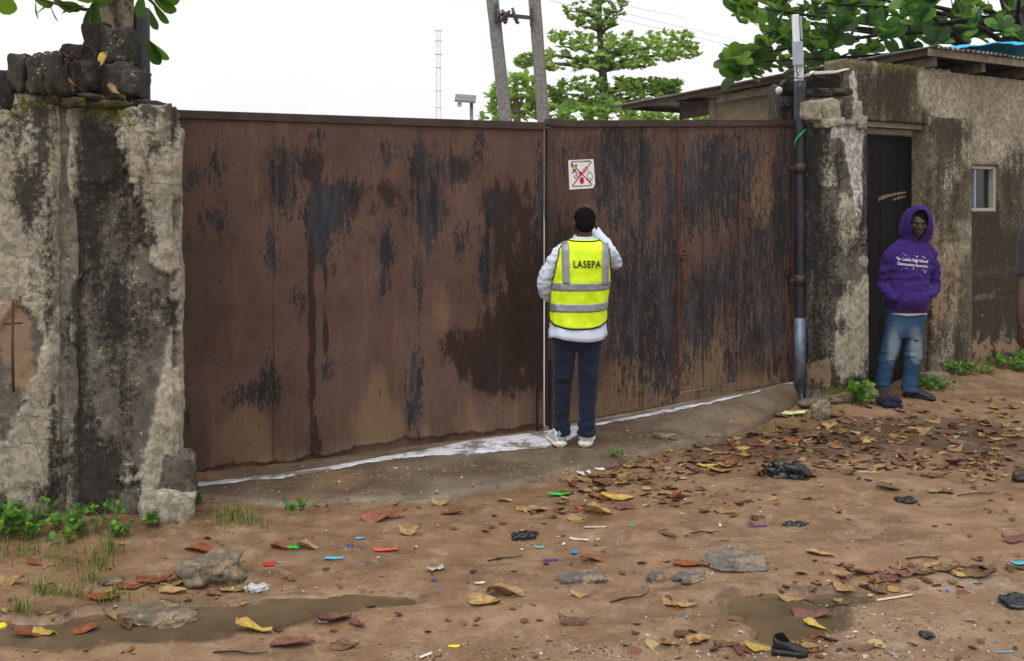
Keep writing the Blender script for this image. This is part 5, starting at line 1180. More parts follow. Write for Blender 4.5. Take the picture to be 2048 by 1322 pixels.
def head(c, fwd, up, h=.225):
    """skull, face and ears round centre c; fwd = way the face looks"""
    f = Vector(fwd).normalized(); u = Vector(up); u = (u - f * u.dot(f)).normalized(); r = f.cross(u); M = Matrix((r, f, u)).transposed(); k = h / .225; c = Vector(c)
    at = lambda x, y, z: c + (r * x + f * y + u * z) * k
    E = lambda x, y, z, a, b, d: ellipsoid(at(x, y, z), a * k, b * k, d * k, M, 20, 14)
    parts = [E(0, -.012, .03, .074, .094, .082), E(0, .03, -.02, .060, .062, .085), E(0, .045, -.082, .036, .038, .030), E(0, .04, -.05, .048, .045, .05),
             E(0, .088, .022, .052, .012, .012), tube([at(0, .088, .01), at(0, .102, -.012), at(0, .113, -.030), at(0, .092, -.036)], [.008 * k, .010 * k, .013 * k, .010 * k], 10, u, 2), E(-.014, .096, -.034, .010, .010, .008), E(.014, .096, -.034, .010, .010, .008),
             E(0, .088, -.058, .026, .014, .008), E(0, .086, -.070, .022, .013, .009)]
    for s in (-1, 1): parts.append(E(.080 * s, -.012, -.006, .010, .021, .033)); parts.append(E(.044 * s, .070, -.018, .018, .016, .018))
    return parts, at
def neck(a, b, r=.056): return tube([a, (Vector(a) + Vector(b)) / 2, b], [r * 1.05, r * .95, r], 16, (0, 1, 0), 2)
def person(label, loc): return thing('person', label, 'person', loc)
def panel(name, fn, nu, nv, mat, parent, th=.003, faces=None):
    v = [fn(i / (nu - 1), j / (nv - 1)) for j in range(nv) for i in range(nu)]; o = mobj(name, v, grid_faces(nu, nv), mat, parent, True)
    s = o.modifiers.new('t', 'SOLIDIFY'); s.thickness = th; s.offset = 0; return o
def shoe(name, heel, direc, L, W, H, mat, solemat, parent, lift=0.0, chunky=1.0, label=None):
    d = Vector((*Vector(direc)[:2], 0)).normalized(); x = Vector((d.y, -d.x, 0)); h = Vector(heel); u = Vector((0, 0, 1))
    secs = [(0, .62, .95), (.06, .80, 1.0), (.2, .84, .98), (.36, .82, .86), (.5, .88, .66), (.66, 1.0, .52), (.82, .94, .42), (.93, .70, .34), (1.0, .34, .26)]
    def ring(t, w, z0, z1, n=18):
        c = h + d * (L * t); a = W * w / 2; return [c + x * (a * math.copysign(abs(math.cos(q)) ** .75, math.cos(q))) + u * (z0 + (z1 - z0) * (math.sin(q) * .5 + .5) ** .8) for q in [2 * math.pi * i / n for i in range(n)]]
    v, n = [], 18
    for (t, w, hh) in secs: v += ring(t, w * .93, .016, .016 + H * hh)
    f = grid_faces(n, len(secs), True).tolist() + [tuple(range(n)), tuple(range((len(secs) - 1) * n, len(secs) * n))]
    up = mobj(name, v, f, mat, parent, True, True); s = up.modifiers.new('s', 'SUBSURF'); s.levels = 1; s.render_levels = 1
    v = []; so = [(-.03, .62), (.03, .86), (.2, .92), (.36, .90), (.5, .94), (.66, 1.06), (.82, 1.02), (.93, .80), (1.02, .45)]
    for (t, w) in so: v += ring(t, w, 0.0, .034 * chunky)
    f = grid_faces(n, len(so), True).tolist() + [tuple(range(n)), tuple(range((len(so) - 1) * n, len(so) * n))]
    mobj('sole', v, f, solemat, up, True, True)
    return up, (h, d, x)

# ---- man in the yellow vest, seen from behind
DI = 6.95; Q = lambda px, py, off=0.0: P(px, py, DI + off)
ins_foot = (surf(*Q(1121, 890)[:2]) + surf(*Q(1170, 890)[:2])) / 2
insp = person('man in a bright yellow safety vest and jeans facing the rusty gate', (Q(1150, 890).x, DI, ins_foot))
dzI = ins_foot - (CAMZ - (891 - HY) * DI / F)       # settle the feet on the apron
SHIFT = Vector((0, 0, dzI))
tors = Loft([(474, 1148, 1190, .060, .03), (481, 1134, 1202, .075, .02), (488, 1123, 1212, .092, .01), (498, 1116, 1218, .105, .005), (525, 1112, 1219, .118, 0), (560, 1109, 1216, .120, -.005), (600, 1105, 1212, .115, .0), (640, 1103, 1210, .118, .0), (670, 1101, 1209, .126, 0)], DI, 2.5)
SHIRT = cloth_mat('white_blue_shirt', srgb(196, 206, 226), .06); JEAN = cloth_mat('dark_blue_jeans', srgb(19, 27, 49), .3, .8)
m = Mat('hi_vis_yellow', rough=.6, spec=.3); m.col(m.mix(m.mr(m.noise(9, 4, .6), .3, .7), srgb(196, 226, 22), srgb(220, 244, 40))); m.bump(m.noise(700, 2, .5), .1, .001); m.bump(m.noise(14, 4, .55), .3, .008); HIVIS = m.m
BAND = plain('reflective_grey_tape', srgb(136, 142, 148), .35, .5, metal=.2, var=.12, scale=22); PIPE = plain('black_piping', srgb(16, 18, 18), .7, .2)
# body
hp, hat = head(Q(1169, 448, .045), (-.05, 1, -.05), (.02, 0, 1), .232)
rh, rtips = hand(Q(1181, 446, .43), (-.26, .42, .80), (-.1, 1, -.1), 1, .12)
lh, _ = hand(Q(1103, 594, .24), (.02, 1, .05), (.6, 0, -.8), 1, .5)
bparts = hp + [neck(Q(1168, 486, .02), Q(1169, 455, .03))] + rh + lh + [tors.solid(24, 14, 482, 668, -.018)]
bparts += [tube([Q(1208, 500, .0), Q(1228, 521, .18), Q(1186, 455, .40), Q(1181, 446, .43)], [.042, .038, .026, .024], 14, (0, 0, 1), 4), tube([Q(1123, 502, 0), Q(1085, 570, .03), Q(1100, 592, .21), Q(1103, 594, .24)], [.042, .038, .027, .024], 14, (0, 0, 1), 4)]
bparts += [tube([Q(1128, 668, 0), Q(1126, 770, 0), Q(1122, 862, .0), Q(1121, 884, .01)], [.062, .05, .036, .034], 14, (0, 1, 0), 3), tube([Q(1180, 668, 0), Q(1176, 770, 0), Q(1172, 862, 0), Q(1171, 884, .01)], [.062, .05, .036, .034], 14, (0, 1, 0), 3)]
me = remesh('body', bparts, .006, 3); body = obj('body', me, SKIN, insp)
hv = [hat(0, -.016, .034)]
sk = ellipsoid(hat(0, -.018, .038), .0765, .096, .083, None, 28, 18); sk2 = ellipsoid(hat(0, -.046, .004), .068, .064, .066, None, 24, 16)
me = remesh('hair', [sk, sk2], .006, 2); c_ = co_of(me); wrinkle(me, lambda c: .0022 * fbm(c * 90, 2, 3) + .002 * fbm(c * 30, 2, 4)); obj('hair', me, HAIR, insp)
for t in rtips: g_ = Geo(); g_.add(*ellipsoid(t + Vector((0, -.006, -.004)), .0055, .0025, .007, None, 10, 6)); g_.obj('fingernail', NAIL, insp, True)
# shirt
sp_ = [tors.solid(40, 26, 477, 668, .0),
       tube([Q(1198, 494, .0), Q(1214, 502, .03), Q(1231, 523, .17), Q(1216, 495, .28), Q(1190, 459, .39)], [.050, .052, .047, .042, .036], 20, (0, 0, 1), 4),
       tube([Q(1136, 494, 0), Q(1118, 506, .0), Q(1100, 536, .0), Q(1088, 570, .03), Q(1096, 590, .14), Q(1101, 594, .21)], [.048, .052, .049, .050, .044, .036], 20, (0, 0, 1), 4)]
me = remesh('shirt', sp_, .008, 3)
def wsh(c):
    px, py = proj(c); hem = np.exp(-((py - 664) / 8) ** 2) * .006 * np.sin(c[:, 0] * 55)
    arm = ((px < 1114) | (px > 1216))
    return .006 * fbm(c * np.array([10, 10, 16]), 3, 5) * (1 + 1.2 * arm) + .007 * (1 - np.abs(fbm(c * np.array([16, 16, 26]), 2, 6)) * 3) * arm + hem
wrinkle(me, wsh); obj('shirt', me, SHIRT, insp)
g_ = Geo(); cc = Q(1168, 475, .03); col_pts = [cc + Vector((.068 * math.cos(a), .066 * math.sin(a), .010 * math.sin(a))) for a in np.linspace(0, 2 * math.pi, 25)]; g_.tube(col_pts, [(.011, .019)] * 25, 8); g_.obj('collar', SHIRT, insp, True)
# shirt tail below the vest
def tailf(u, v):
    th = -math.pi + 2 * math.pi * u; y = 628 + (670 + 4 * math.cos(th) + 2.5 * math.sin(th * 3 + .6) - 628) * v; return tors.pt(th, min(y, 672), -.004 + .020 * v + .004 * v * math.sin(th * 9)) + Vector((0, 0, -max(0, y - 670) / tors.k))
panel('shirt_tail', tailf, 73, 8, SHIRT, insp)
# vest
def hem_y(th): return 640 + 13 * max(0, math.cos(th)) - 6 * (1 - abs(math.cos(th)))
def thmax(y): return float(np.interp(y, [476, 486, 505, 530, 548, 562], [1.05, 1.12, 1.10, 1.16, 1.30, math.pi / 2 + .02]))
NV = 44
def vpt(th, y, ex): 
    xx = .010 + ex + .006 * n1(th * 3.1, y * .045, 2) + .0035 * n1(th * 7, y * .12, 4)
    return tors.pt(th, y, xx)
vg = Geo()
def vest_half(flip):
    v = []; nu = 60
    for j in range(NV):
        for i in range(nu):
            u = -1 + 2 * i / (nu - 1); tj = j / (NV - 1); y0 = 477.5 if not flip else 490
            y = y0 + (652 - y0) * tj; th = u * thmax(y); 
            hy = hem_y(th) if not flip else 640
            y = y0 + (hy - y0) * tj; th = u * thmax(y)
            v.append(vpt(th if not flip else math.pi - th, y, 0))
    return v, grid_faces(nu, NV).tolist()
for fl in (False, True): vg.add(*vest_half(fl))
vest = vg.obj('vest', HIVIS, insp, True); s = vest.modifiers.new('t', 'SOLIDIFY'); s.thickness = .003; s.offset = 0
def bandf(pts, w, name):
    """tape following the back of the vest: polyline of photo points"""
    pass
def vert_band(x0, x1, ya, yb):
    def fn(u, v): y = ya + (yb - ya) * v; return tors.front(x0(y) + (x1(y) - x0(y)) * u, y, .0195)
    panel('reflective_band', fn, 6, 26, BAND, vest, .002)
vert_band(lambda y: 1122 + (y - 485) * .02, lambda y: 1136 + (y - 485) * .01, 483, 564); vert_band(lambda y: 1203 - (y - 485) * .02, lambda y: 1216 - (y - 485) * .02, 485, 566)
def hor_band(ya, yb, tilt):
    def fn(u, v):
        th = -1.62 + 3.24 * u; y = ya + (yb - ya) * v - tilt * max(0, th) ** 2; return vpt(th, y, .0045)
    panel('reflective_band', fn, 60, 6, BAND, vest, .002)
hor_band(563, 578, 2.0); hor_band(604, 620, 3.0)
hemp = [vpt(th, hem_y(th), .002) for th in np.linspace(-1.6, 1.6, 60)]; Geo().tube(hemp, .0055, 6).obj('black_piping', PIPE, vest, True)
for s_ in (-1, 1): Geo().tube([vpt(s_ * thmax(y), y, .002) for y in np.linspace(478, 566, 30)], .0050, 6).obj('black_piping', PIPE, vest, True)
Geo().tube([vpt(th, 478.5 + 3.0 * math.cos(th * 1.4), .004) for th in np.linspace(-1.05, 1.05, 24)], .0055, 6).obj('black_piping', PIPE, vest, True)
v, f = text_verts('LASEPA', .066, .0016, 1.12, .80); k = DI / F
tv = [tors.front(1171 + x / k, 526 - y / k, .0205) - Vector((0, .001, 0)) for x, y in v]; mobj('lettering', tv, f, plain('dark_green_print', srgb(16, 34, 18), .6, .2, var=.05), vest)
# jeans
jl = Loft([(652, 1106, 1206, .105, .0), (668, 1103, 1207, .115, -.005), (686, 1104, 1205, .112, -.006), (700, 1118, 1192, .07, 0)], DI, 2.4)
jp = [jl.solid(36, 10), tube([Q(1130, 672, 0), Q(1129, 690, 0), Q(1127, 730, 0), Q(1125, 775, .0), Q(1123, 820, .005), Q(1123, 868, .01)], [(.078, .098), (.080, .094), (.076, .084), (.068, .074), (.061, .070), (.060, .072)], 22, (0, 1, 0), 4), tube([Q(1179, 672, 0), Q(1180, 690, 0), Q(1178, 730, 0), Q(1176, 775, .0), Q(1174, 820, .005), Q(1173, 869, .01)], [(.080, .098), (.082, .094), (.076, .084), (.069, .076), (.062, .072), (.062, .075)], 22, (0, 1, 0), 4)]
me = remesh('jeans', jp, .008, 3)
def wj(c):
    px, py = proj(c); low = sstep(800, 865, py); mid = np.exp(-((py - 760) / 30) ** 2)
    return .009 * fbm(c * np.array([9, 9, 14]), 3, 8) + (.014 * low + .009 * mid) * fbm(c * np.array([9, 9, 34]), 2, 9)
wrinkle(me, wj); obj('jeans', me, JEAN, insp)
UPP = plain('white_grey_sneaker', srgb(196, 200, 202), .6, .3, var=.15, scale=30, bump=.3); SOLE = plain('dirty_white_sole', srgb(206, 198, 184), .7, .25, var=.2, scale=40)
for (px, ang) in ((1121, -10), (1170, 8)):
    hl = Q(px, 890, -.045); hl.z = CAMZ - (891 - HY) * DI / F
    dr_ = Vector((math.sin(R(ang)), math.cos(R(ang)), 0)); up_, _ = shoe('sneaker', hl, dr_, .285, .118, .105, UPP, SOLE, insp, chunky=1.25)
    g_ = Geo(); g_.box(hl + Vector((0, -.006, .085)), (.016, 0, 0), (0, .004, 0), (0, 0, .032)); g_.obj('heel_tab', plain('grey_heel_tab%d' % px, srgb(140, 150, 156), .6, .3), up_, bevel=.003)
    ag = Geo(); ag.tube([hl + dr_ * .05 + Vector((0, 0, .09)), hl + dr_ * .05 + Vector((0, 0, .125))], [.046, .042], 16); ag.obj('ankle_collar', UPP, up_, True)
def move_tree(o, dv):
    for ch in o.children:
        if ch.type == 'MESH': ch.data.transform(Matrix.Translation(dv))
        move_tree(ch, dv)
move_tree(insp, SHIFT)

# ---- man in the purple hooded top in the doorway
DH = 8.95; Q = lambda px, py, off=0.0: P(px, py, DH + off)
hz = gh(*Q(1800, 795)[:2]); hood = person('man in a purple hooded top and faded jeans standing in the doorway', (Q(1800, 795).x, DH, hz))
SH2 = Vector((0, 0, hz - (CAMZ - (797 - HY) * DH / F)))
PURP = cloth_mat('purple_fleece', srgb(54, 33, 102), .12, .9, 600, .15, .04); m = Mat('faded_denim', rough=.85, spec=.2)
c = m.mix(m.mask('fade', m.noise(12, 5, .65), .25, .8, .5), srgb(40, 72, 100), srgb(108, 122, 128)); c = m.mix(m.math('MULTIPLY', m.mr(m.noise(300, 2, .5), .5, .7), .2), c, srgb(30, 50, 70)); m.col(c); m.bump(m.noise(26, 4, .6), .3, .006); DENIM = m.m
ht = Loft([(472, 1812, 1850, .06, .03), (480, 1802, 1852, .085, .02), (487, 1793, 1856, .10, .02), (496, 1785, 1861, .112, .015), (510, 1780, 1864, .120, .01), (530, 1778, 1863, .130, 0), (560, 1778, 1858, .134, -.005), (582, 1776, 1855, .138, -.015), (602, 1773, 1854, .136, -.012), (616, 1775, 1851, .122, 0), (626, 1777, 1849, .110, 0)], DH, 2.4)
face_d = (-.20, -1, -.06); hp, hat = head(Q(1836, 450, -.06), face_d, (.06, 0, 1), .222)
bp = hp + [neck(Q(1826, 492, 0), Q(1834, 464, -.03), .052), ht.solid(24, 12, 486, 630, -.03)]
lh1, _ = hand(Q(1790, 594, -.06), (.8, -.15, .0), (0, .5, -.8), 1, .5); lh2, _ = hand(Q(1840, 596, -.06), (-.8, -.15, .0), (0, .5, -.8), -1, .5); bp += lh1 + lh2
bp += [tube([Q(1782, 502), Q(1770, 560, .02), Q(1788, 593, -.06)], [.034, .030, .024], 12, (0, 1, 0), 3), tube([Q(1858, 505), Q(1866, 562, .02), Q(1843, 595, -.06)], [.034, .030, .024], 12, (0, 1, 0), 3)]
bp += [tube([Q(1787, 640), Q(1774, 705, -.01), Q(1762, 775), Q(1760, 790, -.02)], [.062, .05, .036, .034], 12, (0, 1, 0), 3), tube([Q(1828, 640), Q(1824, 705, -.02), Q(1818, 778), Q(1817, 792, -.03)], [.062, .05, .036, .034], 12, (0, 1, 0), 3)]
me = remesh('body', bp, .006, 3); obj('body', me, SKIN2, hood)
EYEW = plain('eye_white', srgb(168, 156, 146), .3, .5, var=.05); IRIS = plain('dark_iris', srgb(14, 10, 8), .2, .5, var=.05)
fv = Vector(face_d).normalized()
for s_ in (-1, 1):
    e0 = hat(.031 * s_, .083, -.004); g_ = Geo(); g_.add(*ellipsoid(e0, .0095, .009, .0045)); eo = g_.obj('eye', EYEW, hood, True); g_ = Geo(); g_.add(*ellipsoid(e0 + fv * .006, .0055, .005, .0055)); g_.obj('iris', IRIS, eo, True)
    g_ = Geo(); g_.tube([hat(.018 * s_, .098, .012), hat(.034 * s_, .096, .017), hat(.050 * s_, .084, .011)], [.003, .004, .002], 6); g_.obj('eyebrow', HAIR, hood, True)
g_ = Geo(); g_.add(*ellipsoid(hat(0, .097, -.064), .021, .006, .0045)); g_.obj('lips', plain('lip_skin', srgb(86, 56, 48), .4, .4), hood, True)
me = remesh('hair', [ellipsoid(hat(0, -.016, .038), .077, .094, .080)], .008, 1); obj('hair', me, HAIR, hood)
# hooded top
tp_ = [ht.solid(40, 26), tube([Q(1795, 497, .0), Q(1780, 510), Q(1769, 540), Q(1766, 572, .01), Q(1779, 590, -.08), Q(1796, 598, -.12)], [.046, .052, .050, .048, .047, .04], 20, (0, 1, 0), 4), tube([Q(1850, 497), Q(1862, 512), Q(1869, 545), Q(1868, 578, .01), Q(1856, 592, -.08), Q(1838, 600, -.12)], [.046, .052, .050, .048, .047, .04], 20, (0, 1, 0), 4),
       tube([Q(1829, 476, .02) + Vector((.100 * math.cos(a), .085 * math.sin(a), .03 * math.sin(a))) for a in np.linspace(-.5, math.pi + .5, 25)], [(.022, .040)] * 25, 12)]
me = remesh('hooded_top', tp_, .009, 3)
def wh(c):
    px, py = proj(c); a = ((px < 1782) | (px > 1858)); lo = sstep(600, 630, py)
    return .010 * fbm(c * np.array([7, 7, 11]), 3, 15) * (1 + .9 * a) + .007 * (1 - np.abs(fbm(c * np.array([9, 9, 15]), 2, 35)) * 3) + .008 * a * fbm(c * np.array([14, 14, 26]), 2, 16) + .006 * lo * fbm(c * np.array([30, 10, 6]), 2, 17)
wrinkle(me, wh); top_o = obj('hooded_top', me, PURP, hood)
def pouch(u, v):
    y = 584 + (621 - 584) * v; ins_ = 10 * max(0, 1 - v * 1.9); x = (1783 + ins_) + ((1849 - ins_) - (1783 + ins_)) * u; b = .018 * math.sin(math.pi * u) ** .5 * math.sin(math.pi * min(1, v * 1.02)) ** .6
    return ht.front(x, y, .012) + Vector((0, -b - .012 * math.exp(-((u - .45) / .2) ** 2) * math.sin(math.pi * v), 0))
panel('pouch_pocket', pouch, 26, 14, PURP, top_o, .006)
g_ = Geo(); g_.tube([ht.pt(a, 622, .005) for a in np.linspace(0, 2 * math.pi, 41)], [(.010, .020)] * 41, 8); g_.obj('waistband', PURP, top_o, True)
# hood: shell swept from the face opening back over the head
rim = []; NR = 40
hc = hat(0, -.015, .005); Rr = (hat(1, 0, 0) - hat(0, 0, 0)).normalized(); Uu = (hat(0, 0, 1) - hat(0, 0, 0)).normalized()
def hoodf(u, v):
    a = 2 * math.pi * u; ca, sa = math.cos(a), math.sin(a)              # a=0 right, pi/2 top
    wx = .082 * (1.0 if sa > 0 else 1 - .30 * (-sa)); hzv = .128 if sa > 0 else .165
    o0 = hc + Rr * (wx * ca) + Uu * (hzv * sa + .005) + fv * (.075 + .012 * sa - (.02 if sa < -.5 else 0))
    wx2 = .114 if sa > 0 else .114 + .07 * (-sa); hz2 = .142 if sa > 0 else .20
    o1 = hc + Rr * (wx2 * ca) + Uu * (hz2 * sa) - fv * .02
    o2 = hc + Rr * (wx2 * .72 * ca) + Uu * (hz2 * .66 * sa - .01) - fv * .13
    o3 = hc - fv * .155 - Uu * .02
    t = v * 3
    if t < 1: p = o0.lerp(o1, t) + (Rr * ca + Uu * sa) * (.022 * math.sin(math.pi * t))
    elif t < 2: p = o1.lerp(o2, t - 1) + (Rr * ca + Uu * sa) * (.03 * math.sin(math.pi * (t - 1)))
    else: p = o2.lerp(o3, t - 2) - fv * (.02 * math.sin(math.pi * (t - 2)))
    return p + (Rr * ca + Uu * sa) * (.005 * n1(ca * 2, sa * 2, v * 5, 3))
hvv = [hoodf(i / 48, j / 21) for j in range(22) for i in range(48)]; ho = mobj('hood', hvv, grid_faces(48, 22, True), PURP, top_o, True); sm = ho.modifiers.new('t', 'SOLIDIFY'); sm.thickness = .010; sm.offset = 0
g_ = Geo(); g_.tube([hoodf(u, 0) for u in np.linspace(0, 1, 41)], .009, 8); g_.obj('hood_rim', PURP, top_o, True)
WPR = plain('white_print', srgb(196, 190, 206), .6, .2, var=.1)
for (s_, yy, sz) in (("'St. Luke's High School'", 521, .036), ('Democracy Excursion', 530.5, .036)):
    v, f = text_verts(s_, sz, .0012, 1.0, .80); k = DH / F
    mobj('lettering', [ht.front(1815 + x / k, yy + .10 * (x / k) - y / k, .0115) - Vector((0, .004, 0)) for x, y in v], f, WPR, top_o)
rs = random.Random(4)
for k_ in range(20):
    x = 1790 + 51 * rs.random(); up_ = k_ % 2; y = (512 + rs.uniform(-3, 3) if up_ else 540 + rs.uniform(-3, 4)) + .10 * (x - 1815); r_ = rs.uniform(.8, 2.0)
    pts = [(x + r_ * (1 if i % 2 else .5) * math.cos(math.pi * i / 5), y + r_ * (1 if i % 2 else .5) * math.sin(math.pi * i / 5)) for i in range(10)]
    mobj('star_print', [ht.front(a, b, .0115) - Vector((0, .004, 0)) for a, b in pts], [tuple(range(10))], WPR, top_o)
PINK = cloth_mat('pale_pink_vest', srgb(206, 186, 184), .08)
panel('undershirt', lambda u, v: ht.pt(-1.9 + 3.8 * u, 620, .004 - .004 * v) + Vector((0, 0, -(.012 + .034 * v + .006 * math.sin(u * 17) * v) )), 41, 5, PINK, hood)
hj = Loft([(618, 1776, 1849, .105, .0), (640, 1772, 1847, .112, 0), (660, 1771, 1846, .112, 0), (676, 1774, 1844, .10, 0)], DH, 2.4)
jp = [hj.solid(34, 8), tube([Q(1791, 655, 0), Q(1783, 690, -.01), Q(1776, 715, -.02), Q(1769, 745, -.005), Q(1763, 782, .01)], [(.086, .092), (.082, .086), (.078, .080), (.068, .074), (.066, .076)], 22, (0, 1, 0), 4), tube([Q(1826, 655, 0), Q(1826, 690, -.015), Q(1825, 715, -.03), Q(1822, 745, -.015), Q(1817, 784, -.005)], [(.088, .092), (.082, .086), (.077, .080), (.068, .074), (.066, .078)], 22, (0, 1, 0), 4)]
me = remesh('jeans', jp, .008, 3)
def wj2(c):
    px, py = proj(c); kn = np.exp(-((py - 722) / 14) ** 2); low = sstep(755, 785, py)
    return .006 * fbm(c * np.array([8, 8, 13]), 3, 18) + (.016 * kn + .012 * low) * fbm(c * np.array([9, 9, 34]), 2, 19)
wrinkle(me, wj2); px_, py_ = proj(co_of(me)); setattr_f(me, 'fade', splats(px_, py_, [(1788, 690, 16, 34, .8), (1832, 690, 15, 36, .9), (1780, 720, 12, 14, .4), (1835, 715, 12, 14, .6), (1800, 650, 30, 20, .3)])); jo = obj('jeans', me, DENIM, hood)
g_ = Geo(); q = Q(1833, 683, -.098); g_.add(*ellipsoid(q, .022, .006, .005)); g_.obj('torn_slit', plain('dark_slit', srgb(18, 18, 24), .9, .1), jo, True)
CROC = plain('dark_rubber_clog', srgb(34, 42, 46), .55, .35, var=.25, bump=.3)
shoe('clog', Q(1762, 793, .02) - Vector((0, 0, .0)), (-.25, -1, 0), .27, .11, .095, plain('dark_brown_clog', srgb(40, 34, 36), .6, .3, var=.3), DARKM, hood)
shoe('clog', Q(1810, 795, .06), (.62, -.78, 0), .275, .115, .105, CROC, DARKM, hood)
for o_ in hood.children:
    if o_.name.startswith('clog'):
        zmin = min(v_.co.z for ch in (o_, *o_.children) for v_ in ch.data.vertices); dz_ = (CAMZ - (797 - HY) * DH / F) - zmin
        for ch in (o_, *o_.children): ch.data.transform(Matrix.Translation((0, 0, dz_)))
move_tree(hood, SH2)

# ---- third person, mostly beyond the right edge of the picture
D3 = 6.42; Q = lambda px, py, off=0.0: P(px, py, D3 + off)
pz = gh(*Q(2060, 956)[:2]); p3 = person('person in a dark grey T-shirt with one bare arm hanging down', (Q(2090, 950).x, D3, pz))
TEE = cloth_mat('dark_grey_tee', srgb(52, 52, 60), .12); TRO = cloth_mat('black_trousers', srgb(22, 22, 26), .2)
t3 = Loft([(420, 2085, 2140, .06, 0), (434, 2062, 2162, .09, 0), (450, 2056, 2170, .11, 0), (500, 2058, 2168, .12, 0), (600, 2062, 2164, .115, 0), (660, 2060, 2168, .125, 0)], D3, 2.4)
hp, hat = head(Q(2110, 394, -.02), (-.6, -.8, -.05), (0, 0, 1), .225)
h3, _ = hand(Q(2043, 650, -.02), (-.05, -.05, -1), (1, .2, 0), 1, .45)
h4, _ = hand(Q(2182, 650, -.02), (.05, -.05, -1), (-1, .2, 0), -1, .45)
bp = hp + [neck(Q(2112, 440), Q(2111, 405), .055), t3.solid(24, 12, 424, 655, -.015)] + h3 + h4
bp += [tube([Q(2064, 452), Q(2050, 545, .02), Q(2044, 610, -.01), Q(2043, 655, -.02)], [.048, .046, .038, .027], 14, (0, 1, 0), 4), tube([Q(2162, 452), Q(2176, 545, .02), Q(2181, 610, -.01), Q(2182, 655, -.02)], [.048, .046, .038, .027], 14, (0, 1, 0), 4)]
bp += [tube([Q(2088, 650), Q(2082, 780, -.02), Q(2078, 925, 0), Q(2070, 945, -.02), Q(2046, 948, -.07), Q(2028, 953, -.10)], [.07, .055, .038, .036, .034, .02], 14, (0, 1, 0), 3), tube([Q(2140, 650), Q(2142, 780, 0), Q(2144, 925, .05), Q(2140, 948, .0), Q(2130, 953, -.08)], [.07, .055, .038, .036, .024], 14, (0, 1, 0), 3)]
me = remesh('body', bp, .007, 3); obj('body', me, SKIN2, p3)
me = remesh('hair', [ellipsoid(hat(0, -.016, .038), .079, .097, .083)], .008, 1); obj('hair', me, HAIR, p3)
me = remesh('t_shirt', [t3.solid(36, 20), tube([Q(2076, 448), Q(2060, 470), Q(2054, 520, .01), Q(2051, 552, .02)], [.062, .066, .064, .062], 18, (0, 1, 0), 3), tube([Q(2150, 448), Q(2166, 470), Q(2172, 520, .01), Q(2175, 552, .02)], [.062, .066, .064, .062], 18, (0, 1, 0), 3)], .009, 3); wrinkle(me, lambda c: .006 * fbm(c * np.array([9, 9, 14]), 3, 25)); obj('t_shirt', me, TEE, p3)
me = remesh('trousers', [Loft([(645, 2066, 2166, .11, 0), (680, 2062, 2168, .118, 0), (710, 2064, 2166, .105, 0)], D3).solid(30, 8), tube([Q(2088, 690), Q(2083, 780, -.01), Q(2079, 890, 0), Q(2079, 905, 0)], [.085, .075, .064, .064], 18, (0, 1, 0), 3), tube([Q(2140, 690), Q(2142, 780), Q(2144, 890, .04), Q(2144, 920, .05)], [.085, .075, .064, .064], 18, (0, 1, 0), 3)], .009, 3); wrinkle(me, lambda c: .007 * fbm(c * np.array([8, 8, 16]), 3, 26)); obj('trousers', me, TRO, p3)
SAND = plain('grey_rubber_sandal', srgb(58, 62, 66), .55, .35)
zf = CAMZ - (956 - HY) * D3 / F
for (hx, dx, dy) in ((Q(2084, 956, .02), -.75, -.42), (Q(2146, 956, .06), -.3, -1)):
    hx.z = zf; shoe('sandal', hx, (dx, dy, 0), .27, .11, .06, SAND, DARKM, p3)
move_tree(p3, Vector((0, 0, pz - zf)))
# ------------------------------------------------------------------ fallen leaves
rng = random.Random(21)
TONES = {'tan': (srgb(140, 108, 62), srgb(176, 144, 94)), 'brown': (srgb(88, 62, 40), srgb(126, 94, 62)), 'red': (srgb(116, 60, 34), srgb(146, 86, 50)), 'wine': (srgb(98, 58, 50), srgb(132, 84, 70)), 'yellow': (srgb(164, 132, 54), srgb(196, 166, 84))}
def dead_leaf_mat(nm, a, b):
    m = Mat('dead_leaf_' + nm, rough=.5, spec=.4); vein = m.noise(26, 4, .6, stretch=(1, .25, 1)); r = m.rnd()
    c = m.mix(m.mr(m.noise(7, 5, .65), .35, .68), a, b); c = m.mix(m.math('MULTIPLY', m.mr(vein, .55, .68), .6), c, [x * .45 for x in a]); c = m.mix(m.math('MULTIPLY', r, .45), c, [x * .55 for x in a])
    c = m.mix(m.math('MULTIPLY', m.mr(m.noise(18, 4, .7), .6, .68), .7), c, srgb(50, 36, 24)); m.col(c); m.bump(vein, .4, .01); return m.m
DL = {k: dead_leaf_mat(k, *v) for k, v in TONES.items()}
def dead_leaf(seed, mat):
    r = random.Random(seed); v = []; st = _LS; cur = r.uniform(.05, .5) * r.choice((1, 1, -1)); lc = r.uniform(-.15, .5); tw = r.uniform(-.5, .5)
    for (t, w) in st:
        for s in (-1, -.5, 0, .5, 1):
            ww = w * r.uniform(.62, 1.12); x = s * ww; z = abs(s) ** 1.5 * w * cur * 1.2 + lc * (t - .5) ** 2 + .11 * n1(t * 5, s * 2.5, seed, 2) + tw * x * (t - .5) * .6
            v.append((x * (1 - .25 * abs(cur)), t - .5, z))
    st_n = len(st); zmin = min(q[2] for q in v); v = [(x, y, z - zmin) for x, y, z in v]
    f = grid_faces(5, st_n).tolist(); b = len(v)
    v += [(-.008, -.5, v[2][2]), (.008, -.5, v[2][2] + .004), (.012, -.66, .03), (.0, -.66, .026)]; f.append((b, b + 1, b + 2, b + 3))
    me = mesh('fallen_leaf', v, f, True); me.materials.append(mat); return me
LV = {k: [dead_leaf(i * 13 + 5 + len(k) * 101, DL[k]) for i in range(14)] for k in TONES}
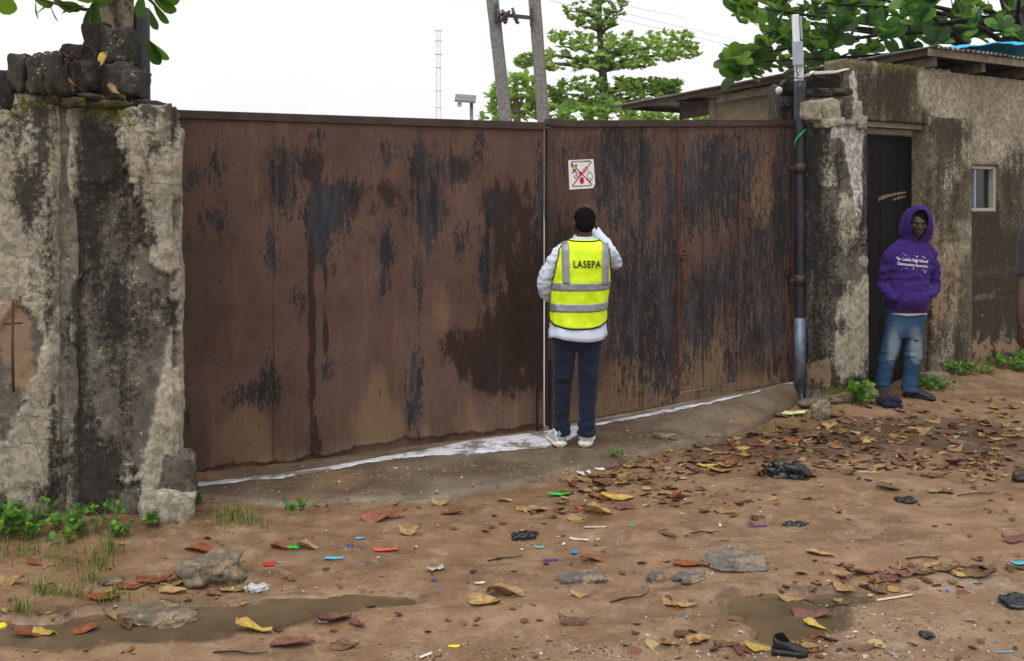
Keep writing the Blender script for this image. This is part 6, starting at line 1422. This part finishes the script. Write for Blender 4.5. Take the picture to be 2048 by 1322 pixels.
WORD = {'tan': 'dry tan', 'brown': 'dull brown', 'red': 'wet rust-red', 'wine': 'dark wine-coloured', 'yellow': 'yellow'}
def zone(px, py):
    if py > 1150 and pud[0](*G(px, py)) > .15: return 'pud1'
    if py > 1150 and pud[1](*G(px, py)) > .15: return 'pud2'
    if px < 620: return 'stones'
    if py < 1015 and px > 1100: return 'drift'
    if py > 1100 and px > 1630: return 'row'
    return 'mud'
ZL = {'pud1': ('{} fallen leaf floating in the long narrow puddle', 'leaves in the long puddle'), 'pud2': ('{} fallen leaf floating in the short wide puddle', 'leaves in the wide puddle'), 'stones': ('{} fallen leaf lying among the stones and weeds below the broken pier', 'leaves among the stones'),
      'drift': ('{} fallen leaf in the thick leaf drift below the apron and guardhouse', 'leaves in the drift'), 'row': ('{} fallen leaf in the line of leaves along the road beside the wide puddle', 'leaves in the roadside line'), 'mud': ('{} fallen leaf lying alone on the bare muddy road', 'leaves on the bare mud')}
nleaf = 0
def put_leaf(px, py, size, tone, ang=None, var=None):
    global nleaf
    z = 0.0
    for _ in range(3): x, y = G(px, py, z); z = surf(x, y)
    zn = zone(px, py)
    if zn in ('pud1', 'pud2'): z = max(z, -.0205)
    o = bpy.data.objects.new('fallen_leaf', LV[tone][var if var is not None else rng.randrange(14)]); COL.objects.link(o)
    o.location = (x, y, z + .001); sc = size * rng.uniform(.92, 1.08); o.scale = (sc, sc, sc * (.8 if zn[:3] == 'pud' else rng.uniform(.8, 1.5)))
    o.rotation_euler = (rng.uniform(-.12, .2), rng.uniform(-.15, .15), ang if ang is not None else rng.uniform(0, 6.28))
    tag(o, ZL[zn][0].format(WORD[tone]), 'leaf', ZL[zn][1]); nleaf += 1
H = math.pi / 2
for (px, py, s, tone, ang) in [(505, 1260, .17, 'yellow', 1.4), (360, 1256, .15, 'tan', 1.4), (265, 1262, .11, 'tan', 1.2), (160, 1276, .16, 'red', -1.5), (60, 1285, .16, 'red', 1.5), (90, 1262, .11, 'yellow', 1.1), (585, 1290, .17, 'wine', 1.6), (690, 1292, .09, 'wine', 1.2), (660, 1244, .17, 'wine', 1.5), (715, 1250, .09, 'wine', .9), (690, 1296, .11, 'brown', 1.6), (210, 1198, .19, 'red', 1.1), (265, 1175, .16, 'red', 1.7), (310, 1162, .17, 'red', 1.5), (345, 1170, .12, 'tan', 1.5), (400, 1103, .18, 'red', 1.3), (445, 1170, .13, 'red', .4), (470, 1182, .14, 'tan', 1.5), (255, 1232, .13, 'wine', .6), (225, 1245, .11, 'tan', .8), (20, 1170, .15, 'tan', 1.4), (70, 1130, .11, 'red', 1.3), (345, 1185, .12, 'tan', 1.5), (430, 1190, .10, 'brown', 1.3), (560, 1098, .11, 'red', 1.2), (615, 1098, .12, 'tan', 1.3),
        (755, 1040, .19, 'red', 1.5), (790, 1035, .15, 'red', 1.5), (820, 1070, .13, 'tan', 1.4), (880, 1010, .12, 'tan', 1.3), (905, 1028, .14, 'red', 1.6), (1010, 1003, .09, 'tan', 1.5), (1062, 1021, .17, 'tan', 1.5), (1195, 1028, .16, 'tan', 1.2), (1245, 1018, .14, 'wine', 1.5), (1235, 1000, .20, 'yellow', 1.6), (970, 1208, .15, 'tan', 1.4), (1010, 1190, .16, 'tan', 1.6), (1380, 1130, .17, 'red', 1.3), (1330, 1070, .10, 'brown', .6), (1340, 1210, .09, 'tan', .5), (1370, 1212, .12, 'tan', 1.4), (1160, 1192, .09, 'tan', 1.0), (1185, 1122, .12, 'red', 1.5), (1145, 1247, .13, 'brown', 1.5), (1625, 1240, .17, 'wine', 1.3), (1630, 1265, .10, 'yellow', .8), (1675, 1025, .09, 'tan', .3), (1730, 1148, .15, 'wine', 1.5), (1810, 1150, .16, 'wine', 1.5), (1680, 1150, .10, 'tan', 1.2), (1635, 1205, .12, 'brown', 1.4), (1580, 1184, .11, 'tan', 1.5), (1640, 1110, .14, 'tan', 1.0), (1890, 1140, .14, 'brown', 1.4), (1960, 1155, .15, 'brown', 1.5), (2030, 1083, .13, 'wine', 1.5), (1150, 1040, .1, 'tan', 1.5),
        (1448, 908, .12, 'tan', 1.0), (1320, 938, .14, 'tan', 1.5), (1200, 968, .13, 'tan', .9), (1660, 836, .12, 'brown', .5), (1705, 838, .15, 'wine', 1.5), (1440, 945, .15, 'tan', 1.5), (1415, 935, .14, 'yellow', 1.4), (1330, 990, .1, 'tan', 1.2), (1850, 865, .13, 'tan', 1.5), (1990, 880, .14, 'tan', 1.4), (1560, 835, .13, 'brown', 1.2), (1910, 930, .15, 'wine', 1.5), (1450, 1025, .13, 'tan', 1.3)]:
    put_leaf(px, py, s, tone, ang + rng.uniform(-.15, .15))
DENS = [(1560, 862, 70, 24, 1.2), (1480, 896, 110, 24, 1.4), (1360, 930, 130, 22, 1.3), (1230, 962, 90, 24, 1.2), (1650, 880, 110, 32, 1.2), (1780, 880, 150, 40, 1.0), (1960, 850, 120, 60, 1.1), (1990, 920, 90, 36, 1.0), (1140, 1010, 60, 30, .6), (1300, 992, 110, 16, .8), (1480, 1000, 110, 20, .5), (1730, 1165, 110, 20, .9), (1920, 1140, 140, 14, .9), (1530, 1290, 170, 14, .7), (1900, 950, 160, 30, .5), (1640, 825, 80, 16, .8), (1700, 920, 160, 24, .7)]
def rand_px(L, rg=rng):
    w = [a[2] * a[3] * a[4] for a in L]; a = rg.choices(L, w)[0]; return rg.gauss(a[0], a[2] * .75), rg.gauss(a[1], a[3] * .75)
k = 0
while nleaf < 300 and k < 5000:
    k += 1; px, py = rand_px(DENS)
    if not (900 < px < 2060 and 800 < py < 1318): continue
    if py < 930 - (px - 1220) * .21 and px < 1640: continue
    if py < 812 and px < 1900: continue
    put_leaf(px, py, rng.uniform(.06, .14), rng.choices(('tan', 'brown', 'red', 'wine', 'yellow'), (5, 6, 1.6, 1.8, .4))[0], 1.5 + rng.uniform(-.9, .9) if rng.random() < .6 else None)
# finer broken leaf litter
m = Mat('leaf_crumbs', rough=.5, spec=.35); c = m.ramp(m.attr('tint'), [(0, srgb(52, 36, 24)), (.3, srgb(84, 58, 34)), (.55, srgb(110, 66, 42)), (.8, srgb(138, 108, 58)), (1, srgb(160, 138, 96))]); m.col(c); m.bump(m.noise(60, 3, .6), .3, .004); CRUMB = m.m
v, f, t = [], [], []
def add_frag(px, py, s, r):
    z = 0.0
    for _ in range(2): x, y = G(px, py, z); z = surf(x, y)
    a = r.uniform(0, 6.28) if r.random() < .4 else 1.5 + r.uniform(-.7, .7); M = Matrix.Translation((x, y, z + .004)) @ Matrix.Rotation(a, 4, 'Z') @ Matrix.Rotation(r.uniform(-.35, .35), 4, 'X') @ Matrix.Rotation(r.uniform(-.3, .3), 4, 'Y')
    b = len(v); w = r.uniform(.18, .5); cu = r.uniform(-.15, .45); lc = r.uniform(-.1, .3)
    for (tt_, ww) in ((-.5, .3), (-.1, 1), (.3, .9), (.5, .2)):
        for s_ in (-1, 0, 1): v.append(M @ Vector((s_ * ww * w * s * r.uniform(.7, 1.1), tt_ * s, (abs(s_) * cu * ww * w + lc * tt_ * tt_) * s)))
    f.extend(tuple(i + b for i in q) for q in grid_faces(3, 4).tolist()); tv = r.random(); t.extend([tv] * 12)
for k in range(1000):
    px, py = rand_px(DENS)
    if not (1000 < px < 2060 and 795 < py < 1320): continue
    if py < 925 - (px - 1220) * .21 and px < 1640: continue
    add_frag(px, py, rng.uniform(.02, .08), rng)
for k in range(260):
    px = rng.uniform(0, 2050); py = rng.uniform(1000, 1320); add_frag(px, py, rng.uniform(.015, .05), rng)
me = mesh('leaf_litter', v, f, True); setattr_f(me, 'tint', t); stuff(obj('leaf_litter', me, CRUMB), 'carpet of small broken leaf pieces over the mud below the apron', 'leaf litter')

# ------------------------------------------------------------------ pebbles and grit
m = Mat('road_grit', rough=.6, spec=.35); m.col(m.ramp(m.attr('tint'), [(0, srgb(58, 50, 44)), (.45, srgb(104, 92, 80)), (.85, srgb(138, 126, 112)), (1, srgb(186, 178, 168))])); GRIT = m.m
v, f, t = [], [], []
def pebble(x, y, z, s, r):
    b = len(v); a = r.uniform(0, 6.28); ca, sa = math.cos(a), math.sin(a); sx, sy, sz = s * r.uniform(.7, 1.4), s * r.uniform(.6, 1.1), s * r.uniform(.4, .8)
    for (px, py, pz) in ((1, .1, .1), (.3, 1, 0), (-.8, .6, .15), (-1, -.3, -.1), (-.1, -1, .1), (.8, -.6, 0), (.15, .1, 1), (-.25, .2, .85)): X, Y = px * sx * r.uniform(.8, 1.2), py * sy * r.uniform(.8, 1.2); v.append((x + X * ca - Y * sa, y + X * sa + Y * ca, z + pz * sz))
    f.extend([(b + i, b + (i + 1) % 6, b + 6 if i in (0, 4, 5) else b + 7) for i in range(6)] + [(b + 6, b + 1, b + 7), (b + 6, b + 7, b + 4)]); tv = r.random() ** 1.3; t.extend([tv] * 8)
for k in range(900):
    px = rng.uniform(420, 1480); py = rng.uniform(850, 1010); x, y = G(px, py, .03)
    ye = float(np.interp(x, EX, EY))
    if not (ye - .05 < y < float(gate_y(np.array(x))) - .12): continue
    pebble(x, y, float(apron_h(np.array(x), np.array(y))), rng.uniform(.003, .012), rng)
GR = [(1120, 1300, 260, 22, 1), (1500, 1310, 260, 18, .8), (1800, 1270, 220, 50, .6), (1470, 1110, 70, 24, .5), (1700, 1060, 160, 30, .3), (560, 1140, 60, 20, .3), (1380, 1150, 60, 16, .5)]
for k in range(1900):
    px, py = rand_px(GR) if k % 4 else (rng.uniform(0, 2048), rng.uniform(1000, 1322))
    if not (0 < px < 2060 and 900 < py < 1330): continue
    x, y = G(px, py); pebble(x, y, gh(x, y), rng.uniform(.002, .008) * (1.3 if rng.random() < .1 else 1), rng)
me = mesh('road_grit', v, f, False); setattr_f(me, 'tint', t); stuff(obj('road_grit', me, GRIT), 'small pebbles and grit scattered over the mud and apron', 'gravel')

# ------------------------------------------------------------------ stones
def on_ground(px, py):
    z = 0.0
    for _ in range(3): x, y = G(px, py, z); z = surf(x, y)
    return Vector((x, y, z))
ROCKM = concrete('lichened_rock', srgb(150, 140, 122), srgb(112, 102, 88), srgb(42, 38, 34), srgb(96, 84, 70)); ROCKS = concrete('grey_embedded_stone', srgb(128, 122, 116), srgb(112, 106, 100), srgb(66, 60, 56), srgb(100, 94, 88), False)
def rock(px, py, w, h, dep, seed, label, mat, dark, pl, name='rock', sink=.25, rz=0, amp=.16, boxy=.35, white=-.3, moss=0):
    p = on_ground(px, py); s = p.y / F; me = rock_mesh(name, seed, w * s / 2, dep / 2, h * s / 2, boxy, amp, 4, 1.8); c = co_of(me); no = no_of(me); set_co(me, c + no * (.012 * w * s * fbm(c * 60, 3, seed))[:, None] * 3); flat_attr(me, dark, white, moss, .42, pl)
    o = obj(name, me, mat); o.location = (p.x, p.y, p.z + h * s / 2 * (1 - 2 * sink)); o.rotation_euler = (0, 0, rz); return tag(o, label, 'stone')
rock(425, 1156, 128, 58, .20, 401, 'jagged lichen-spotted grey stone among red leaves below the broken pier', ROCKM, .25, .45, rz=.2, amp=.22, white=.0)
rock(322, 1222, 160, 44, .22, 402, 'low rounded muddy stone at the edge of the long puddle', ROCKM, .15, .2, rz=-.1, amp=.12)
rock(1165, 1158, 100, 22, .16, 403, 'flat grey stone sunk in the bare mud', ROCKS, .1, .3, 'embedded_stone', .46, amp=.2)
rock(1470, 1122, 140, 17, .30, 404, 'wide flat slab of grey concrete sunk in the mud beside a red leaf', ROCKS, .0, .5, 'embedded_stone', .475, amp=.12)
rock(1378, 1160, 66, 22, .12, 405, 'rough grey stone sunk in mud in front of a red leaf', ROCKS, .2, .3, 'embedded_stone', .42, amp=.24)
rock(1312, 1160, 36, 22, .07, 406, 'small dark stone sunk in mud between two grey stones', ROCKS, .3, .2, 'embedded_stone', .3, amp=.24)
rock(225, 1165, 46, 16, .06, 407, 'small muddy stone among grass tufts below the pier', ROCKM, .3, .2, rz=.6)
rock(1290, 1178, 16, 10, .03, 408, 'tiny pebble on the mud beside the sunken stones', ROCKS, .3, .2)
rock(1258, 930, 34, 18, .08, 409, 'mossy broken stone at the front edge of the apron', ROCKM, .4, .2, moss=.4)
rock(1330, 893, 50, 14, .08, 410, 'flat rubble stone lying on the edge of the apron', ROCKM, .3, .3)
rock(1642, 840, 40, 36, .08, 411, 'pointed pale stone standing up in the leaf drift', ROCKM, .0, .7, amp=.25, boxy=.5, sink=.15)
rock(1735, 800, 40, 34, .14, 412, 'mossy rounded stone at the outer corner of the guardhouse pier', ROCKM, .4, .2, moss=.4)
rock(1690, 812, 70, 22, .14, 413, 'flat mossy stone under the guardhouse pier', ROCKM, .35, .3, moss=.4)
rock(1630, 812, 70, 20, .16, 414, 'flat broken slab between the apron and the guardhouse pier', ROCKM, .35, .3, moss=.1)
rock(640, 1012, 30, 12, .06, 415, 'small grey stone at the left front edge of the apron', ROCKM, .3, .3)

# ------------------------------------------------------------------ litter
def PL(nm, c, rough=.4): return plain('litter_' + nm, c, rough, .4, var=.12, scale=30)
def scrap(name, px, py, w, l, mat, label, cat='litter', ang=0.0, bend=.3, seed=1, lift=.004):
    """bent scrap of sheet plastic or paper"""
    p = on_ground(px, py); r = random.Random(seed); n, m_ = 9, 5; v = []
    for i in range(n):
        for j in range(m_):
            u, q = i / (n - 1) - .5, j / (m_ - 1) - .5; ww = w * (1 - .25 * abs(u) * r.random()); z = bend * w * (u * u * .9 + .5 * q * q + .35 * n1(u * 3, q * 3, seed) + .2)
            v.append((u * l + .08 * l * n1(q * 4, seed), q * ww + .10 * w * n1(u * 5, seed + 3), z))
    zm = min(a[2] for a in v); v = [(a, b, c - zm) for a, b, c in v]
    o = mobj(name, v, grid_faces(m_, n), mat, None, True); s = o.modifiers.new('t', 'SOLIDIFY'); s.thickness = .0015; s.offset = 1
    o.location = p + Vector((0, 0, lift)); o.rotation_euler = (0, 0, ang); return tag(o, label, cat)
def bag(name, px, py, w, h, dep, mat, label, seed, cat='bag', rz=0.0):
    p = on_ground(px, py); s = p.y / F; me = rock_mesh(name, seed, w * s / 2, dep / 2, h * s / 2, .1, .26, 4, 1.3); c = co_of(me); rr = 1 - np.abs(fbm(c * (3.2 / (w * s)), 3, seed)) * 2; no = no_of(me); c = c + no * ((rr - .5) * .11 * w * s)[:, None]; c[:, 2] = np.maximum(c[:, 2], -h * s * .25); set_co(me, c)
    o = obj(name, me, mat); o.location = (p.x, p.y, p.z + h * s * .25); o.rotation_euler = (0, 0, rz); return tag(o, label, cat)
BLKB = plain('black_polythene', srgb(20, 22, 26), .28, .5, var=.25); NAVY = plain('navy_cloth', srgb(24, 26, 48), .8, .2, var=.25, bump=.4)
bag('plastic_bag', 1575, 952, 74, 34, .14, BLKB, 'crumpled black plastic bag in the leaf drift', 501)
bag('cloth_rag', 1782, 818, 48, 24, .13, NAVY, 'small crumpled navy cloth on the ground in front of the doorway', 502, 'rag')
bag('plastic_bag', 1048, 1074, 52, 12, .10, BLKB, 'flattened black plastic scrap with a green strip on the bare mud', 503)
bag('plastic_bag', 1812, 1002, 40, 8, .09, BLKB, 'small flat black bag scrap lying alone behind the wide puddle', 504)
bag('cloth_rag', 2040, 1206, 76, 13, .14, BLKB, 'black stringy rag on the grey road by the far side of the wide puddle', 505, 'rag')
bag('plastic_bag', 1590, 1050, 46, 7, .07, BLKB, 'thin black plastic scrap near the purple strip', 506)
bag('plastic_bag', 512, 1180, 50, 16, .07, plain('clear_polythene', srgb(176, 178, 176), .25, .5), 'pale crumpled clear plastic beside the jagged stone', 507)
bag('plastic_bag', 1855, 1275, 26, 14, .05, BLKB, 'little black plastic knot on the grey road', 508)
# black shoe at the lower edge
shp = on_ground(1545, 1308); shm = plain('black_leather', srgb(24, 22, 24), .4, .45, var=.2)
sh_e = thing('old_shoe', 'old black shoe lying among wine-coloured leaves by the wide puddle', 'shoe', shp)
shoe('upper', shp + Vector((0, 0, -.004)), (1, -.2, 0), .13, .062, .062, shm, DARKM, sh_e)
g_ = Geo(); g_.tube([shp + Vector((.012, -.002, .062)), shp + Vector((.035, -.007, .066)), shp + Vector((.055, -.012, .05))], [.018, .022, .012], 12); g_.obj('opening', plain('shoe_inside', srgb(8, 8, 8), .8, .1), sh_e, True)
GRN, LBL, WHP, ORG, YEL, BLUE, PURL, TUR, REDP = PL('green', srgb(44, 190, 60)), PL('light_blue', srgb(96, 164, 196)), PL('white', srgb(206, 204, 198)), PL('orange', srgb(206, 92, 60)), PL('yellow', srgb(224, 200, 20)), PL('blue', srgb(34, 70, 170)), PL('purple', srgb(70, 44, 150)), PL('turquoise', srgb(96, 170, 170)), PL('red', srgb(190, 50, 44))
for k, (nm, px, py, w, l, mt, lab, ang, bend) in enumerate([
    ('plastic_wrapper', 1118, 992, .045, .13, GRN, 'bright green crumpled plastic wrapper below the apron', .1, .6), ('plastic_scrap', 592, 1096, .04, .08, GRN, 'bright green plastic scrap between two leaves near the jagged stone', .4, .5),
    ('plastic_wrapper', 668, 1116, .035, .09, LBL, 'folded light blue wrapper on the bare mud', .0, .4), ('plastic_wrapper', 772, 1102, .04, .12, ORG, 'orange wrapper with a white end on the mud', .1, .4), ('plastic_scrap', 537, 1131, .035, .055, REDP, 'small red plastic scrap beside the jagged stone', .2, .4),
    ('plastic_scrap', 415, 1166, .05, .12, YEL, 'bright yellow plastic strip leaning on the jagged stone', .7, .3), ('bottle_cap', 908, 1294, .022, .045, YEL, 'yellow plastic clip alone near the lower road edge', .0, .3), ('plastic_tube', 1157, 1080, .022, .10, WHP, 'white plastic tube with a blue end on the mud', -.3, .5),
    ('plastic_scrap', 1148, 1107, .03, .035, PL('cyan', srgb(30, 130, 190)), 'small cyan plastic cap upright on the mud', 1.0, .9), ('paper_packet', 1200, 940, .06, .06, WHP, 'small white paper packet at the left end of the leaf drift', .2, .2), ('plastic_cover', 1168, 950, .075, .085, WHP, 'white curved plastic cover at the left end of the leaf drift', .1, .6),
    ('paper_roll', 1575, 830, .13, .30, PL('paper', srgb(214, 206, 150), .7), 'pale yellow folded paper lying across grass at the drift edge', -.6, .6), ('plastic_scrap', 1100, 1122, .018, .075, PURL, 'thin purple plastic strip near the cyan cap', .05, .3), ('plastic_scrap', 1515, 1054, .02, .10, PURL, 'thin purple plastic strip beside a black scrap', .15, .3),
    ('plastic_scrap', 650, 1245, .03, .055, WHP, 'white plastic scrap on a wine-coloured leaf by the long puddle', .5, .5), ('plastic_scrap', 872, 1140, .05, .075, PL('grey', srgb(168, 166, 160), .5), 'grey-white worn plastic piece alone on the mud', .2, .7), ('plastic_scrap', 720, 1078, .03, .045, LBL, 'pale blue plastic chip upslope on the mud', .1, .4),
    ('plastic_scrap', 1079, 1095, .025, .05, TUR, 'small turquoise scrap beside a black plastic piece', .1, .3), ('plastic_scrap', 2036, 1129, .04, .06, PL('sky', srgb(60, 180, 210)), 'sky blue scrap in the roadside line of leaves', .1, .5), ('plastic_stick', 1790, 1196, .018, .20, PL('straw', srgb(190, 172, 150), .7), 'pale split stick beside the wide puddle', .35, .2),
    ('plastic_stick', 1735, 945, .014, .12, WHP, 'thin white plastic stick at the drift edge behind the black bag', .0, .2), ('plastic_scrap', 1262, 1052, .02, .03, GRN, 'tiny green plastic chip on the bare mud', .1, .2), ('plastic_scrap', 700, 1092, .02, .035, BLUE, 'small dark blue chip among specks on the mud', .2, .3), ('plastic_scrap', 868, 1162, .018, .025, BLUE, 'single blue chip below the worn plastic piece', .2, .3),
    ('plastic_scrap', 960, 1168, .02, .045, WHP, 'white plastic sliver on the bare mud', .3, .4), ('plastic_scrap', 2010, 1305, .008, .07, LBL, 'thin blue plastic straw on the grey road', .05, .2), ('plastic_scrap', 852, 1312, .014, .06, WHP, 'thin white sliver near the yellow clip', .8, .3), ('plastic_scrap', 1440, 1052, .012, .06, PL('bone', srgb(200, 196, 186)), 'white bone-like plastic stem standing in the mud', 1.4, .5), ('plastic_scrap', 1190, 1055, .02, .12, PL('bone2', srgb(196, 184, 160)), 'pale straw-coloured stick below the green wrapper', .1, .2)]):
    scrap(nm, px, py, w, l, mt, lab, ang=ang, bend=bend, seed=600 + k)
p = on_ground(4, 1262); g_ = Geo(); g_.add(*ellipsoid((0, 0, .018), .022, .022, .022)); o = g_.obj('plastic_ball', YEL, None, True); o.location = p; tag(o, 'small yellow plastic ball at the end of the long puddle', 'ball')
# bright specks of shredded plastic
m = Mat('plastic_confetti', rough=.45, spec=.4); m.col(m.ramp(m.attr('tint'), [(0, srgb(190, 186, 178)), (.45, srgb(206, 204, 196)), (.55, srgb(50, 60, 160)), (.7, srgb(60, 150, 190)), (.8, srgb(50, 190, 70)), (.9, srgb(200, 90, 60)), (1, srgb(80, 50, 140))])); CONF = m.m
v, f, t = [], [], []
for k in range(220):
    px, py = rand_px([(1000, 1060, 260, 50, 1), (700, 1080, 140, 40, .8), (1150, 1010, 120, 40, 1), (1500, 980, 260, 60, .6), (1700, 1200, 260, 80, .5), (600, 1180, 180, 50, .4), (1800, 960, 200, 60, .4)])
    if not (400 < px < 2050 and 960 < py < 1320): continue
    q = on_ground(px, py); a = rng.uniform(0, 6.28); s = rng.uniform(.003, .010); b = len(v); d = Vector((math.cos(a), math.sin(a), rng.uniform(-.3, .3))) * s; e = Vector((-math.sin(a), math.cos(a), rng.uniform(-.2, .2))) * s * rng.uniform(.3, .8); q = q + Vector((0, 0, .006))
    v += [q - d - e, q + d - e, q + d + e, q - d + e]; f.append((b, b + 1, b + 2, b + 3)); t += [rng.random()] * 4
me = mesh('plastic_specks', v, f); setattr_f(me, 'tint', t); stuff(obj('plastic_specks', me, CONF), 'tiny bright specks of shredded plastic trodden into the mud', 'litter')
# twigs
m_tw = plain('dark_twig', srgb(52, 40, 30), .8, .2)
for k, (px, py, l, a) in enumerate([(1010, 1120, .18, .3), (1260, 1200, .2, .4), (1960, 990, .3, .2), (1410, 1068, .16, .05), (1850, 1120, .2, .1), (1680, 1215, .16, .3), (480, 1310, .22, -.1), (1420, 885, .2, -.2)]):
    p = on_ground(px, py); g_ = Geo(); d = Vector((math.cos(a), math.sin(a), 0)); g_.tube([d * (-l / 2) + Vector((0, 0, .006)), d * (-.1 * l) + Vector((0, .02 * l, .012)), d * (.2 * l) + Vector((0, -.03 * l, .010)), d * (l / 2) + Vector((0, .02, .008))], [.003, .004, .003, .0015], 6); o = g_.obj('twig', m_tw, None, True); o.location = p; tag(o, 'thin dark bent twig lying on the muddy road', 'twig', 'twigs on the mud')

# ------------------------------------------------------------------ weeds and grass
WEED = leaf_mat('weed_green', srgb(40, 74, 22), srgb(70, 118, 34), srgb(120, 160, 50), .35, .5); STEMM = plain('weed_stem', srgb(86, 104, 46), .7, .2)
_SR = [(0, .06), (.3, .36), (.65, .42), (.9, .24), (1.0, .05)]
def weed(px, py, rad, n, h, label, leaf=.035, d=None, cat='weed'):
    p = on_ground(px, py); w = thing('weed', label, cat, p, 'weeds along the walls'); mats = []; st_ = Geo(); r = random.Random(int(px * 7 + py))
    for k in range(n):
        a = r.uniform(0, 6.28); q = rad * math.sqrt(r.random()); b = Vector((p.x + q * math.cos(a), p.y + q * math.sin(a) * .6, 0)); b.z = surf(b.x, b.y); hh = h * r.uniform(.35, 1.0); tpv = b + Vector((r.uniform(-.3, .3) * hh, r.uniform(-.3, .3) * hh, hh))
        st_.tube([b - Vector((0, 0, .01)), (b + tpv) / 2 + Vector((r.uniform(-.1, .1) * hh, 0, 0)), tpv], [.0022, .0018, .001], 4); mats += rosette(tpv, (r.uniform(-.5, .5), r.uniform(-.8, .2), 1), leaf, r.randint(3, 6), r, 1.15)
        if r.random() < .6: mats += rosette(b.lerp(tpv, .5), (r.uniform(-.5, .5), r.uniform(-.8, .2), 1), leaf * .8, 3, r, 1.2)
    st_.obj('stem', STEMM, w, True); obj('foliage', leaves_mesh('foliage', mats, r, _SR, lambda M: r.uniform(.1, .95)), WEED, w)
weed(48, 1078, .16, 26, .13, 'clump of round-leaved green weed against the plastered wall', .045)
weed(110, 1085, .16, 18, .09, 'second low clump of round-leaved weed nearer the pier corner', .035)
weed(5, 1060, .10, 16, .18, 'tall round-leaved weed at the end of the plastered wall', .05)
weed(185, 1070, .12, 16, .14, 'thin upright weed in front of the dark pier foot', .03)
weed(248, 1078, .05, 8, .09, 'single small weed below the middle of the broken pier', .03)
weed(305, 1058, .04, 7, .07, 'tiny weed beside the foot block of the broken pier', .03)
weed(395, 1010, .04, 6, .06, 'tiny weed by the left end of the apron', .025)
weed(590, 1020, .06, 10, .05, 'low weed on the left front edge of the apron', .025)
weed(1722, 806, .10, 13, .17, 'leafy fern-like weed at the foot of the guardhouse pier', .06)
weed(1610, 808, .08, 12, .08, 'small weed at the right end of the apron', .035)
weed(1870, 782, .18, 40, .07, 'creeping weed along the pilaster beside the doorway', .035)
weed(1915, 768, .16, 36, .10, 'creeping weed below the wall between pilaster and window', .035)
weed(1960, 762, .14, 22, .07, 'sparse creeping weed below the little window', .03)
weed(2015, 752, .20, 44, .10, 'dense creeping weed at the wall beside the standing person', .04)
weed(2060, 748, .14, 24, .12, 'leafy weed at the wall behind the standing person', .045)
weed(1235, 925, .05, 8, .05, 'low weed growing from the front edge of the apron', .02)
# grass
m = Mat('grass_blades', rough=.5, spec=.3); m.col(m.ramp(m.attr('tint'), [(0, srgb(52, 74, 24)), (.5, srgb(84, 112, 36)), (1, srgb(136, 142, 66))])); GRASS = m.m
v, f, t = [], [], []
for (px, py, rx, ry, n, h) in [(465, 1040, 46, 16, 420, .09), (510, 1050, 30, 12, 120, .06), (40, 1105, 70, 30, 380, .07), (140, 1120, 60, 28, 260, .06), (220, 1105, 26, 16, 120, .15), (200, 1130, 40, 14, 140, .08), (85, 1185, 26, 10, 160, .08), (45, 1222, 22, 8, 130, .08), (150, 1190, 40, 10, 140, .06), (215, 1215, 30, 10, 140, .07), (250, 1215, 26, 10, 100, .06), (190, 1165, 30, 10, 120, .07), (280, 1225, 14, 6, 50, .05), (1540, 858, 40, 10, 200, .05), (1600, 838, 40, 10, 220, .05), (1655, 828, 40, 8, 160, .05), (1700, 815, 40, 8, 200, .05), (1760, 812, 20, 6, 60, .04), (600, 1022, 60, 5, 90, .03), (1450, 880, 30, 5, 60, .03), (490, 1180, 14, 6, 50, .05), (330, 1180, 60, 20, 50, .04)]:
    for k in range(int(n * .42)):
        q = on_ground(rng.gauss(px, rx * .55), rng.gauss(py, ry * .55)); hh = h * rng.uniform(.25, 1.2); a = rng.uniform(0, 6.28); ln = rng.uniform(.1, .7) * hh; d = Vector((math.cos(a), math.sin(a), 0)); w_ = Vector((-d.y, d.x, 0)) * rng.uniform(.0012, .0028); b = len(v)
        m1 = q + d * ln * .35 + Vector((0, 0, hh * .6)); m2 = q + d * ln + Vector((0, 0, hh * rng.uniform(.7, 1)))
        v += [q - w_, q + w_, m1 + w_ * .8, m1 - w_ * .8, m2]; f += [(b, b + 1, b + 2, b + 3), (b + 3, b + 2, b + 4)]; t += [rng.random()] * 5
me = mesh('grass', v, f); setattr_f(me, 'tint', t); stuff(obj('grass', me, GRASS), 'tufts of short green grass on the mud by the piers', 'grass')
# dead leaves caught on the rubble of the left pier
for (px, py, d, s, tone, rot_) in [(228, 190, 5.30, .15, 'tan', (.5, .2, 1.2)), (203, 120, 5.5, .10, 'yellow', (1.0, .3, .5)), (135, 118, 5.3, .09, 'red', (.4, .2, 1.5)), (142, 168, 5.2, .07, 'red', (.6, 0, 1.4))]:
    o = bpy.data.objects.new('fallen_leaf', LV[tone][3]); COL.objects.link(o); o.location = P(px, py, d); o.scale = (s, s, s * 1.6); o.rotation_euler = rot_; tag(o, '%s dead leaf caught on the rubble on top of the broken pier' % WORD[tone], 'leaf', 'leaves on the rubble')
# ------------------------------------------------------------------ rain haze in the air
hm = bpy.data.materials.new('rain_haze'); hm.use_nodes = True; ht_ = hm.node_tree
ht_.nodes.remove(ht_.nodes['Principled BSDF'])
pv_ = ht_.nodes.new('ShaderNodeVolumePrincipled'); pv_.inputs['Color'].default_value = (.97, .98, 1, 1); pv_.inputs['Density'].default_value = .0006; pv_.inputs['Anisotropy'].default_value = 0.0
ht_.links.new(pv_.outputs[0], ht_.nodes['Material Output'].inputs['Volume'])
xr = max(abs(gx[0]), abs(gx[-1]), abs(gy[0]), abs(gy[-1])) + 50
hg = Geo(); hg.box((0, 0, 31.0), (xr, 0, 0), (0, xr, 0), (0, 0, 32.5)); hz_o = hg.obj('haze', hm); fix_normals(hz_o.data); stuff(hz_o, 'thin pale rain haze filling the air', 'haze')
SC.cycles.volume_bounces = 2
